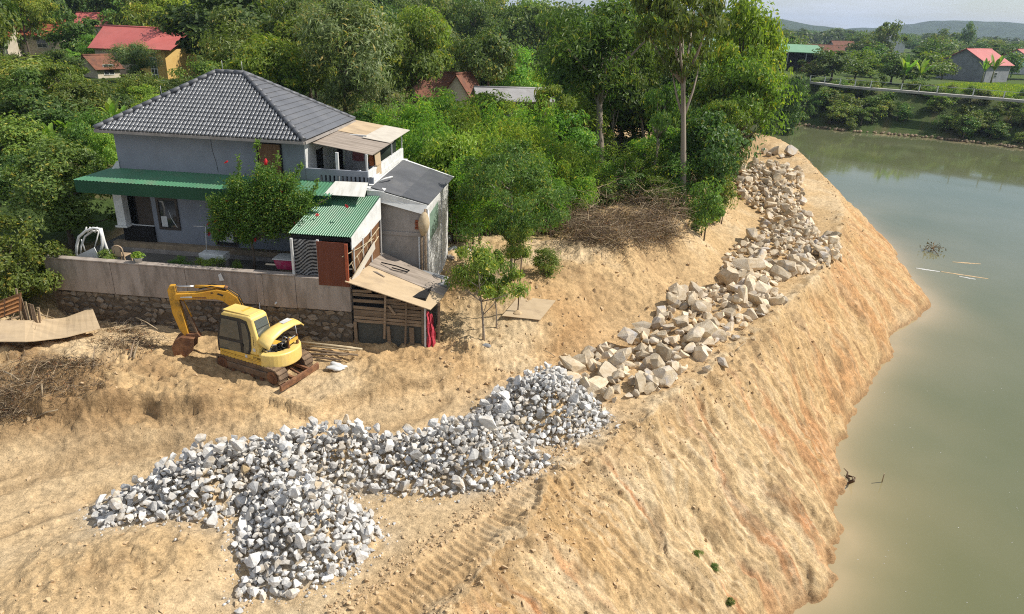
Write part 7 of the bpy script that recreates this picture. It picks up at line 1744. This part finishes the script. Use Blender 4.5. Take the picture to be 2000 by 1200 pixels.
# chips and dust stones round the foot of the grey heap
rs = np.random.default_rng(61); me0 = grey_me[3]; v0, f0 = mesh_np(me0); V_, F_, T_, nb_ = [], [], [], 0
GP = np.array(GREY_POLY + GREY_POLY[:1]); n = 1700; sg_ = rs.integers(0, len(GP) - 1, n); t = rs.random((n, 1)); base = GP[sg_] * (1 - t) + GP[sg_ + 1] * t + rs.normal(size=(n, 2)) * 0.20
for (x, y), z in zip(base, gza(base)):
    s = 0.012 * (5.5 ** rs.random()); V_.append((v0 * s * rs.uniform(0.7, 1.3, 3)) @ rotm(*rs.uniform(0, 6, 3)).T + np.array((x, y, z + s * 0.3))); F_.append(f0 + nb_); nb_ += len(v0); T_.append(np.full(len(f0), rs.random()))
tag(link('stone_chips', np_mesh('stone_chips', np.concatenate(V_), np.concatenate(F_), m_grey, attrs={'tone': ('FACE', np.concatenate(T_))})), 'small stone chips round the foot of the grey heap', None, None, 'stuff')
# grass tufts on the cut bank
for k, (x, y, lb) in enumerate([(1395, 1110, 'tuft of green weeds on the lower cut bank'), (1362, 1085, 'thin weed tuft on the cut bank just above the green one'), (1424, 1178, 'small weed tuft low on the cut bank near the bottom edge')]):
    p = atg(x, y); tree('shrub', p.x, p.y, 0.22, 0.30, lb, cat='weed', name='weed_tuft', sink=0.05)

# --- things on the water
def wp(x, y, z=0.0): return at(x, y, z)
fb = thing('floating_branch', 'brown floating branch with dead leaves on the river', 'branch', wp(1823, 490), False)
mb = MB(); mb.tube([wp(1812, 480, 0.25), wp(1823, 487, 0.2), wp(1834, 500, 0.02)], [0.02, 0.03, 0.02], 6); mb.tube([wp(1823, 487, 0.2), wp(1830, 478, 0.55)], [0.02, 0.01], 5); mb.tube([wp(1823, 487, 0.2), wp(1815, 476, 0.5)], [0.02, 0.01], 5); mb.build('stem', m_darkstick, fb)
c = np.array(wp(1823, 484, 0.3)); q = rs.normal(size=(110, 3)) * np.array((0.42, 0.3, 0.18)); v, f = leaves(c + q, rs.normal(size=(110, 3)), 0.22, 0.3, rs)
o = link('dead_leaves', np_mesh('dead_leaves', v - np.array(fb.location), f, L_DRY, attrs={'tone': ('FACE', rs.random(110))}), parent=fb)
for k, (x0, y0, x1, y1, mt, lb) in enumerate([(1788, 524, 1835, 531, m_wlight, 'white scum strip floating left of the foam line'), (1838, 531, 1930, 545, m_clod, 'brown foam line drifting on the river'), (1860, 512, 1915, 516, m_clod, 'thin drift strip near the floating branch'), (1872, 540, 1905, 546, m_wlight, 'pale foam patch at the end of the drift')]):
    a, b = wp(x0, y0), wp(x1, y1); n = 12; mb = MB()
    for i in range(n + 1):
        p = a.lerp(b, i / n); w = 0.14 * sin(pi * (0.08 + 0.84 * i / n)) * random.uniform(0.5, 1.2); mb.v += [(p.x, p.y - w, 0.006), (p.x, p.y + w, 0.006), (p.x, p.y, 0.03)]
    for i in range(n): k3 = 3 * i; mb.f += [(k3, k3 + 3, k3 + 5, k3 + 2), (k3 + 2, k3 + 5, k3 + 4, k3 + 1)]; mb.m += [0, 0]; mb.sm += [True, True]
    one('drift_foam', mb, mt, lb, 'drift', a)
mb = MB(); mb.tube([wp(1722, 944, -0.05), wp(1722, 944, 0) + Vector((0, 0, 0.42))], 0.02, 6); one('water_stake', mb, m_stick, 'short pale stake standing out of the water near the bank', 'stake', wp(1722, 944))
dw = thing('driftwood', 'dark driftwood root at the water line of the cut bank', 'driftwood', wp(1655, 935), False)
for k in range(7):
    a = wp(1655, 935, 0.05) + Vector((random.uniform(-.2, .2), random.uniform(-.3, .3), 0)); b = a + Vector((random.uniform(-.15, .15), random.uniform(-.35, .35), random.uniform(0.05, 0.28))); mb = MB(); mb.tube([a, a.lerp(b, .5) + Vector((.08, 0, .05)), b], [0.045, 0.03, 0.012], 6); mb.build('root', m_darkstick, dw)
pl_ = MB()
for k in range(70):
    x, y = random.uniform(1600, 2000), random.uniform(560, 1180); p = wp(x, y)
    if in_poly(np.array([p.x]), np.array([p.y]), SHORE + FARSH + [(420, -60)])[0] and seg_dist(np.array([p.x]), np.array([p.y]), SHORE)[0][0] > 0.5:
        s = random.uniform(0.008, 0.03); a = random.uniform(0, 6); pl_.add([(p.x + s * cos(a + t), p.y + s * sin(a + t) * 0.7, 0.008) for t in (0, 2.1, 4.2)], [(0, 1, 2)])
tag(pl_.build('floating_specks', m_wlight, None, Vector((0, 0, 0))), 'white specks of litter floating on the river', None, None, 'stuff')
# ================================================================ FAR HOUSES, FAR BANK
m_redroof = M('red_sheet_roof', (0.48, 0.135, 0.115), (0.43, 0.11, 0.095), rough=0.55, scale=0.6, dirt=(0.30, 0.10, 0.08), dirt_scale=0.5, dirt_amt=0.4)
m_orangeroof = M('orange_tile_roof', (0.36, 0.10, 0.045), (0.26, 0.07, 0.035), rough=0.85, scale=1.2, stretch=(1, 1, 4), dirt=(0.10, 0.06, 0.045), dirt_amt=0.6)
m_brownroof = M('brown_tile_roof', (0.22, 0.095, 0.055), (0.14, 0.06, 0.04), rough=0.9, scale=2.0, dirt=(0.08, 0.055, 0.04), dirt_amt=0.6)
m_greyroof = M('grey_sheet_roof', (0.34, 0.33, 0.32), (0.25, 0.24, 0.235), rough=0.7, scale=0.8, dirt=(0.18, 0.16, 0.14), dirt_amt=0.6)
m_yelwall = M('yellow_house_wall', (0.62, 0.42, 0.15), (0.56, 0.36, 0.12), rough=0.85, scale=1)
m_creamwall = M('cream_house_wall', (0.62, 0.55, 0.43), (0.50, 0.43, 0.33), rough=0.85, scale=1, dirt=(0.3, 0.26, 0.2), dirt_amt=0.4)
m_greywall = M('grey_block_wall', (0.24, 0.25, 0.26), (0.18, 0.19, 0.20), rough=0.9, scale=1, dirt=(0.35, 0.35, 0.36), dirt_amt=0.5)
def gable(name, label, c, rz, w, d, h, rh, mw, mr, over=0.4, wins=(), door=None, group=None, roofname='roof', cat='house', tiles=0):
    """house with the ridge along local x; local origin at the middle of the floor, front towards -y"""
    t = thing(name, label, cat, (c[0], c[1], c[2] - 0.2), rotz=rz, group=group)
    mb = MB(); x, y = w / 2, d / 2
    mb.add([(-x, -y, 0), (x, -y, 0), (x, y, 0), (-x, y, 0), (-x, -y, h), (x, -y, h), (x, y, h), (-x, y, h), (-x, 0, h + rh), (x, 0, h + rh)],
           [(0, 1, 5, 4), (2, 3, 7, 6), (1, 2, 6, 9, 5), (3, 0, 4, 8, 7), (3, 2, 1, 0), (4, 5, 9, 8), (6, 7, 8, 9)])
    wl_ = mb.build('wall', mw, t)
    for s in (-1, 1):
        k = over / y; e = (h - rh * k)
        mb = MB(); q = [(-x - over, s * (y + over), e + 0.04), (x + over, s * (y + over), e + 0.04), (x + over, 0, h + rh + 0.04), (-x - over, 0, h + rh + 0.04)]
        if s > 0: q = [q[1], q[0], q[3], q[2]]
        mb.slab([Vector(p) + Vector((0, 0, 0.06)) for p in q], 0.1); r = mb.build(roofname, mr, t)
    mb = MB(); mb.tube([(-x - over, 0, h + rh + 0.08), (x + over, 0, h + rh + 0.08)], 0.12, 8); mb.build('ridge', mr, t)
    for (wx, wz, ww, wh, side) in wins:
        mb = MB()
        if side == 'f': mb.box((wx - ww / 2, -y - 0.06, wz), (wx + ww / 2, -y + 0.02, wz + wh))
        elif side == 'r': mb.box((x - 0.02, wx - ww / 2, wz), (x + 0.06, wx + ww / 2, wz + wh))
        else: mb.box((-x - 0.06, wx - ww / 2, wz), (-x + 0.02, wx + ww / 2, wz + wh))
        f = mb.build('window', m_white, t); nn = max(2, int(ww / 0.45)); rr3 = 2
        for i in range(nn):
            for j in range(rr3):
                mb = MB(); a0 = wx - ww / 2 + 0.06 + (ww - 0.06) / nn * i; a1 = a0 + (ww - 0.06) / nn - 0.06; z0 = wz + 0.06 + (wh - 0.06) / rr3 * j; z1 = z0 + (wh - 0.06) / rr3 - 0.06
                if side == 'f': mb.box((a0, -y - 0.075, z0), (a1, -y - 0.062, z1))
                elif side == 'r': mb.box((x + 0.062, a0, z0), (x + 0.075, a1, z1))
                else: mb.box((-x - 0.075, a0, z0), (-x - 0.062, a1, z1))
                mb.build('pane', m_glass, f)
    if door:
        mb = MB(); mb.box((door[0] - door[1] / 2, -y - 0.05, 0.2), (door[0] + door[1] / 2, -y + 0.02, 0.2 + door[2])); mb.build('door', m_frame, t)
    return t
def gp(px, py, Y):
    p = atY(px, py, Y); return (p.x, p.y, gz(p.x, p.y))
def at_depth(px, py, Y, zdrop=0.0):
    p = atY(px, py, Y); return Vector((p.x, p.y, p.z + zdrop))

# white and yellow house with red roof
yb = at_depth(284, 150, 86)
yh = gable('yellow_house', 'white and yellow house with plain red roof among the trees at upper left', (yb.x, yb.y, yb.z), radians(-6), 7.4, 6.0, 3.6, 2.0, m_creamwall, m_redroof, 0.5, wins=((1.4, 0.9, 2.4, 1.7, 'f'),))
mb = MB(); mb.box((2.2, -3.9, 0), (5.3, 2.6, 3.55)); yw = mb.build('yellow_wing', m_yelwall, yh)
mb = MB(); mb.box((3.45, -3.97, 0.25), (4.25, -3.89, 2.75)); wf = mb.build('window', m_white, yw) if False else mb.build('tall_window', m_white, yh)
for j in range(4):
    for i in range(2):
        mb = MB(); mb.box((3.52 + 0.36 * i, -3.985, 0.35 + 0.6 * j), (3.80 + 0.36 * i, -3.972, 0.85 + 0.6 * j)); mb.build('pane', m_glass, wf)
mb = MB(); mb.slab([(2.0, -4.4, 3.62), (6.3, -4.4, 3.62), (6.3, 0.0, 5.2), (4.4, 0.0, 5.75)], 0.1); mb.build('wing_roof', m_redroof, yh)
for u in (2.24, 5.26): mb = MB(); mb.box((u - 0.12, -3.98, 0), (u + 0.12, -3.90, 3.5)); mb.build('pilaster', m_yelwall, yh)
b0 = at_depth(318, 158, 80); mb = MB(); mb.box((b0.x - 9, b0.y, gz(b0.x, b0.y)), (b0.x + 5, b0.y + 0.2, b0.z)); one('boundary_wall', mb, m_greywall, 'low grey boundary wall below the white and yellow house', 'wall', (b0.x, b0.y, gz(b0.x, b0.y)))
# small roofs at upper left
for px, py, Y, w, d, h, rh, mr, rz, lb in [(100, 98, 100, 5.0, 5, 2.6, 1.7, m_orangeroof, 0.2, 'small house with rusty orange tile roof left of the red roofed house'), (0, 108, 96, 5.0, 5, 2.6, 1.6, m_orangeroof, 0.1, 'house with orange tile roof cut by the left picture edge'), (194, 76, 118, 5.0, 5, 2.6, 1.6, m_redroof, 0.0, 'far house with bright orange red roof corner left of the big red roof'),
                                           (198, 152, 80, 2.6, 3.0, 1.7, 1.1, m_brownroof, 1.1, 'low outbuilding with brown tile roof left of the white and yellow house')]:
    p = at_depth(px, py, Y); gable('cottage', lb, (p.x, p.y, p.z - 0.3), rz, w, d, h, rh, m_creamwall, mr, 0.4, wins=((0, 0.9, 1.2, 1.1, 'f'),))
p = at_depth(66, 146, 72); mb = MB(); mb.box((p.x - 2.2, p.y, gz(p.x, p.y)), (p.x + 2.0, p.y + 0.2, p.z + 0.75)); one('white_wall', mb, m_wlight, 'short weathered white wall between the trees at upper left', 'wall', (p.x, p.y, gz(p.x, p.y)))
# brown tiled house with two gables behind the thicket
p = at_depth(842, 196, 80); gable('tiled_house', 'cream house with brown tiled roof and cream gable behind the thicket', (p.x + 1.0, p.y, p.z - 1.6), radians(20), 5.6, 5.0, 2.7, 2.0, m_creamwall, m_brownroof, 0.5, wins=((0, 1.0, 1.2, 1.2, 'r'),))
p = at_depth(905, 198, 77); gable('tiled_wing', 'narrow wing with steep brown roof and cream gable end right of the tiled house', (p.x, p.y, p.z - 1.5), radians(70), 3.4, 2.9, 2.6, 1.9, m_creamwall, m_brownroof, 0.35, wins=((0, 1.0, 0.9, 1.0, 'l'),))
p = at_depth(1000, 205, 70); gable('long_shed', 'long low shed with pale grey sheet roof behind the thicket', (p.x, p.y, p.z - 1.2), radians(12), 6.6, 4.0, 2.1, 0.8, m_greywall, m_greyroof, 0.5, cat='shed')
p = at_depth(1400, 108, 92); gable('teal_hut', 'hut with pale teal roof half hidden behind the grove', (p.x, p.y, p.z - 1.2), radians(15), 4.0, 4.0, 2.2, 1.0, m_greywall, M('teal_roof', (0.22, 0.36, 0.33), (0.17, 0.29, 0.27), rough=0.6, scale=1), 0.4, cat='hut')

# ---- far bank
FZ = 6.4
gh = at(1545, 140, FZ); gh2 = thing('green_hut', 'open hut with flat green roof on the far bank left of the village', 'hut', (gh.x, gh.y, gz(gh.x, gh.y)), rotz=radians(-8))
mb = MB(); mb.slab([(-6.2, -3.5, 4.1), (6.0, -3.5, 4.1), (5.6, 3.5, 5.6), (-6.4, 3.5, 5.6)], 0.15); mb.build('roof', M('pale_green_roof', (0.20, 0.36, 0.22), (0.16, 0.31, 0.19), rough=0.6, scale=0.6), gh2)
mb = MB(); mb.box((-5.4, -1.5, 0), (5.2, 3.0, 3.9)); mb.build('wall', m_dark, gh2)
for x in (-5.6, -2, 2, 5.3): mb = MB(); mb.box((x - 0.12, -3.3, 0), (x + 0.12, -3.06, 4.1)); mb.build('post', m_greywall, gh2)
mb = MB(); mb.box((1.5, -3.2, 0), (5.2, -3.0, 2.0)); mb.build('front_screen', m_brownroof, gh2)
for px, py, w, d, h, rh, mr, mwl, rz, lb in [(1592, 112, 17, 8, 2.6, 2.3, m_brownroof, m_greywall, -0.1, 'long house with dark brown roof in the trees at the left of the far village'), (1640, 106, 9, 7, 2.8, 2.2, m_brownroof, m_greywall, 0.1, 'smaller brown roofed house right behind the long brown one'),
        (1736, 104, 13, 11, 5.0, 4.2, m_greyroof, m_wlight, 1.25, 'pale gabled house with grey roof in the far village'), (1774, 95, 12, 9, 5.5, 0.8, m_white, m_wlight, 0.2, 'small white flat roofed house right of the grey gable'), (1898, 148, 11.5, 11.5, 4.3, 3.2, m_redroof, m_greywall, 0.58, 'grey walled house with plain red roof behind the rice field'),
        (1992, 142, 11, 10, 3.8, 2.8, m_redroof, m_wlight, 0.6, 'red roofed house cut by the right picture edge'), (1925, 88, 12, 9, 4.5, 2.0, m_white, m_wlight, 0.2, 'small pale roofed house among the far trees at right'), (1595, 58, 14, 9, 5, 1.5, m_white, m_wlight, 0.1, 'tiny white house near the far tree line at left')]:
    p = at(px, py, 6.6 if py > 80 else 7.5)
    if p.y > 900: p = atY(px, py, 800)
    gable('village_house', lb, (p.x, p.y, gz(p.x, p.y)), rz, w, d, h, rh, mwl, mr, 0.6, wins=((-1, 1.2, 1.4, 1.3, 'f'), (1.5, 1.2, 1.2, 1.2, 'l')))
p = at(1990, 150, 6.4); mb = MB(); mb.slab([(p.x - 5, p.y - 4, 9.0), (p.x + 5, p.y - 4, 9.0), (p.x + 5, p.y + 1, 10.2), (p.x - 5, p.y + 1, 10.2)], 0.15)
for dx in (-4.6, 4.6): mb.box((p.x + dx - 0.1, p.y - 3.8, 6.2), (p.x + dx + 0.1, p.y - 3.6, 8.95))
one('green_canopy', mb, m_green, 'small green awning on posts in front of the house at the right edge', 'awning', (p.x, p.y, 6.2))
# pole
p = at(1520, 122, 6.4); mb = MB(); mb.tube([p, p + Vector((0.3, 0, 7.5))], [0.12, 0.08], 8); one('wooden_pole', mb, m_stick, 'thin tall pole standing beside the green roofed hut', 'pole', p)
# riverside path with rail
PATH = [at(x, y, FZ + 0.1) for x, y in [(1582, 161), (1640, 168), (1700, 173.5), (1760, 178), (1830, 184), (1900, 189.5), (1960, 194.5), (2060, 203)]]
mb = MB()
for a, b in zip(PATH, PATH[1:]):
    d = (b - a).normalized(); nrm = Vector((-d.y, d.x, 0)); mb.hexa([a + Vector((0, 0, -0.25)), b + Vector((0, 0, -0.25)), b + nrm * 1.6 + Vector((0, 0, -0.25)), a + nrm * 1.6 + Vector((0, 0, -0.25)), a + Vector((0, 0, .12)), b + Vector((0, 0, .12)), b + nrm * 1.6 + Vector((0, 0, .12)), a + nrm * 1.6 + Vector((0, 0, .12))])
tag(mb.build('riverside_path', M('pale_concrete', (0.40, 0.38, 0.34), (0.32, 0.30, 0.27), rough=0.9, scale=1), None, Vector((0, 0, 0))), 'pale concrete path along the far bank', None, None, 'structure')
rlg = thing('path_railing', 'thin white railing with posts along the riverside path on the far bank', 'railing', PATH[3])
acc = 0
for a, b in zip(PATH, PATH[1:]):
    n = max(1, int((b - a).length / 2.6))
    for i in range(n):
        p = a.lerp(b, i / n) + Vector((0, 0.15, 0.1)); mb = MB(); mb.box((p.x - 0.06, p.y - 0.06, p.z), (p.x + 0.06, p.y + 0.06, p.z + 1.15)); mb.build('post', m_white, rlg)
    mb = MB(); mb.bar(a + Vector((0, 0.15, 1.2)), b + Vector((0, 0.15, 1.2)), 0.06); mb.build('rail', m_metal, rlg)
# rice field
fp = [at(x, y, FZ + 0.05) for x, y in [(1800, 168), (1860, 160), (2040, 168), (2060, 196), (1985, 190), (1890, 182), (1815, 176)]]
fp = [(p.x, p.y) for p in fp]
X = np.array(fp); lo, hi = X.min(0), X.max(0); rs = np.random.default_rng(3); c = rs.uniform(lo, hi, (26000, 2)); c = c[in_poly(c[:, 0], c[:, 1], fp)]
zz = ground_full(c[:, 0], c[:, 1])[0]
v, f = leaves(np.c_[c, zz + 0.22], rs.normal(size=(len(c), 3)) * 0.5 + np.array((0, -0.5, 0.6)), 0.75, 0.35, rs)
tag(link('rice_field', np_mesh('rice_field', v, f, L_GRASS, attrs={'tone': ('FACE', rs.uniform(0.3, 1, len(c)))})), 'bright green rice field on the far bank', None, None, 'stuff')
# shrubs on the far bank slope
rk = random.Random(9); n = 0
FS = [Vector((a, b, 0)) for a, b in FARSH]
for i in range(1, len(FS) - 3):
    a, b = FS[i], FS[i + 1]; L_ = (b - a).length; d = (b - a).normalized(); nrm = Vector((-d.y, d.x, 0))
    if nrm.y < 0: nrm = -nrm
    for k in range(int(L_ / 0.42)):
        s = rk.random(); off = rk.uniform(1.4, 17); p = a.lerp(b, s) + nrm * off
        if a.x < 30 and rk.random() < 0.6: continue
        if n >= 290: continue
        h = rk.uniform(1.6, 3.6) * (1.1 if off < 9 else 0.8); tree('farshrub', p.x, p.y, h, h * rk.uniform(1.0, 1.5), ('shrub low on the far river bank close to the water line' if off < 7 else 'shrub high on the far river bank below the path'), cat='shrub', group=('shrubs at the far water line' if off < 7 else 'shrubs below the far path'), name='bank_shrub'); n += 1
# trees of the far side
for px, pt, pb, w, kk, lb in [(1720, 36, 118, 46, 'farbroad', 'tall flat topped tree standing out of the far village tree line'), (1790, 95, 165, 95, 'farlight', 'broad bushy tree at the left end of the rice field'), (1817, 74, 140, 66, 'farbroad', 'dark round tree left of the red roofed house'), (1740, 98, 160, 70, 'farlight', 'light green tree in front of the grey gabled house'), (1622, 92, 160, 80, 'farbroad', 'dark bushy tree right of the green roofed hut'),
                              (1668, 90, 158, 70, 'farlight', 'mid green tree at the middle of the far village'), (1700, 84, 150, 60, 'farbroad', 'dark green tree just left of the grey gabled house'), (1583, 110, 158, 50, 'farlight', 'small tree at the right end of the green roofed hut'), (1570, 85, 120, 60, 'farbroad', 'green tree behind the green roofed hut'), (1526, 60, 115, 60, 'farbroad', 'tree behind the left end of the green roofed hut'),
                              (1490, 120, 168, 50, 'farlight', 'tree at the far bank just right of the grove'), (1512, 142, 180, 46, 'farbroad', 'low dark tree on the far bank left of the green roofed hut'), (1545, 140, 180, 60, 'farbroad', 'bushy tree in front of the green roofed hut'), (1877, 42, 110, 22, 'farbroad', 'narrow dark spire shaped tree on the far tree line'), (1835, 55, 110, 40, 'farbroad', 'dark tall tree left of the spire shaped tree'), (1968, 90, 150, 50, 'farbroad', 'dark tree between the two red roofed houses'), (1840, 110, 150, 40, 'farlight', 'small light tree at the left wall of the red roofed house')]:
    p = at(px, pb, 6.4); q = atY(px, pt, p.y); zg = gz(p.x, p.y); dd = (q - Vector((0, 0, CAMZ))).length
    tree(kk, p.x, p.y, max(2.5, q.z - zg), w / FPX * dd, lb, name='village_tree', z=zg)
for px, pb, s, lb in [(1770, 168, 1.7, 'banana clump at the left end of the rice field'), (1800, 170, 1.7, 'banana clump with a drooping pale leaf at the rice field corner'), (1945, 160, 1.7, 'banana clump right behind the rice field'), (1925, 158, 1.4, 'smaller banana clump left of the one behind the rice field'), (1588, 140, 1.6, 'banana plant with feathery top at the end of the green roofed hut')]:
    p = at(px, pb, 6.4); banana(px, pb - 32 * s / 1.7, p.y, s, lb)
rk = random.Random(17); spots = []
tries = 0
while len(spots) < 150 and tries < 4000:
    tries += 1
    Y = 165 * (900 / 165) ** rk.random(); x = rk.uniform(0.30 * Y, 0.84 * Y)
    px, py = proj((x, Y, 6.4))
    if Y < 225 and (px > 1795 or 1500 < px < 1600): continue
    if any(x0 - 26 < px < x1 + 26 and Y < D for x0, x1, D in ((1850, 1945, 235), (1960, 2010, 235), (1712, 1795, 430), (1500, 1590, 180), (1560, 1645, 560))): continue
    if any((x - a) ** 2 + (Y - b) ** 2 < (0.022 * Y) ** 2 for a, b in spots): continue
    spots.append((x, Y))
for x, Y in spots:
    h = rk.uniform(5, 9) + 0.004 * Y; kk = rk.choice(['farbroad', 'farlight', 'farbroad']); ad_ = ('dark' if kk == 'farbroad' else 'mid green'); wh_ = 'beside the far village houses' if Y < 330 else 'in the belt behind the far village'
    tree(kk, x, Y, h, h * rk.uniform(0.9, 1.5) * (1 + Y / 1500), ad_ + ' tree ' + wh_, group=ad_ + ' trees ' + wh_, name='belt_tree')
# far woodland reads as one mass
rs = np.random.default_rng(5); n = 1500; Yv = 520 * (1450 / 520) ** rs.random(n); xv = rs.uniform(-0.75, 0.86, n) * Yv
V_, F_, T_, nb_ = [], [], [], 0
for x, y in zip(xv, Yv):
    k = 46; h = rs.uniform(6, 11); w = rs.uniform(7, 14); q = rs.normal(size=(k, 3)); q /= np.linalg.norm(q, axis=1)[:, None]; q[:, 2] = np.abs(q[:, 2])
    v, f = leaves(np.array((x, y, 6.5)) + q * np.array((w * 0.6, w * 0.6, h)), q + np.array((0, 0, 0.5)), 2.6, 0.8, rs); V_.append(v); F_.append(f + nb_); nb_ += len(v); T_.append(np.clip(rs.uniform(0, 0.6) + 0.2 * rs.normal(size=k), 0, 0.9))
tag(link('far_wood', np_mesh('far_wood', np.concatenate(V_), np.concatenate(F_), L_DARK, attrs={'tone': ('FACE', np.concatenate(T_))})), 'far wood stretching to the hills', None, None, 'stuff')
# stones along the far water line
rs = random.Random(4); V_, F_, T_, nb_ = [], [], [], 0; v0, f0 = mesh_np(och_me[2])
for i in range(3, len(FS) - 3):
    a, b = FS[i], FS[i + 1]
    for k in range(int((b - a).length * 5)):
        p = a.lerp(b, rs.random()) + Vector((0, rs.uniform(-0.2, 1.6), 0)); s = rs.uniform(0.12, 0.5); V_.append(v0 * s + np.array((p.x, p.y, 0.1 + 0.15 * rs.random()))); F_.append(f0 + nb_); nb_ += len(v0); T_.append(np.full(len(f0), rs.random()))
m_fstone = stone_mat('far_bank_stone', (0.30, 0.22, 0.14), (0.19, 0.14, 0.09), (0.12, 0.10, 0.07), 1.0)
tag(link('bank_stones', np_mesh('bank_stones', np.concatenate(V_), np.concatenate(F_), m_fstone, attrs={'tone': ('FACE', np.concatenate(T_))})), 'brown stones along the far water line', None, None, 'stuff')
# ================================================================ AIR
m_haze = bpy.data.materials.new('haze'); m_haze.use_nodes = True
nt = m_haze.node_tree; nt.nodes.clear()
out = nt.nodes.new('ShaderNodeOutputMaterial'); vo = nt.nodes.new('ShaderNodeVolumePrincipled')
vo.inputs['Color'].default_value = (0.62, 0.76, 1.0, 1); vo.inputs['Density'].default_value = 0.00017; vo.inputs['Anisotropy'].default_value = 0.2
nt.links.new(vo.outputs[0], out.inputs['Volume'])
mb = MB(); mb.box((-6500, -60, -4), (6500, 6500, 130))
hz_ = mb.build('haze', m_haze, None, Vector((0, 0, 0)))
tag(hz_, 'thin bluish haze in the air', None, None, 'stuff')
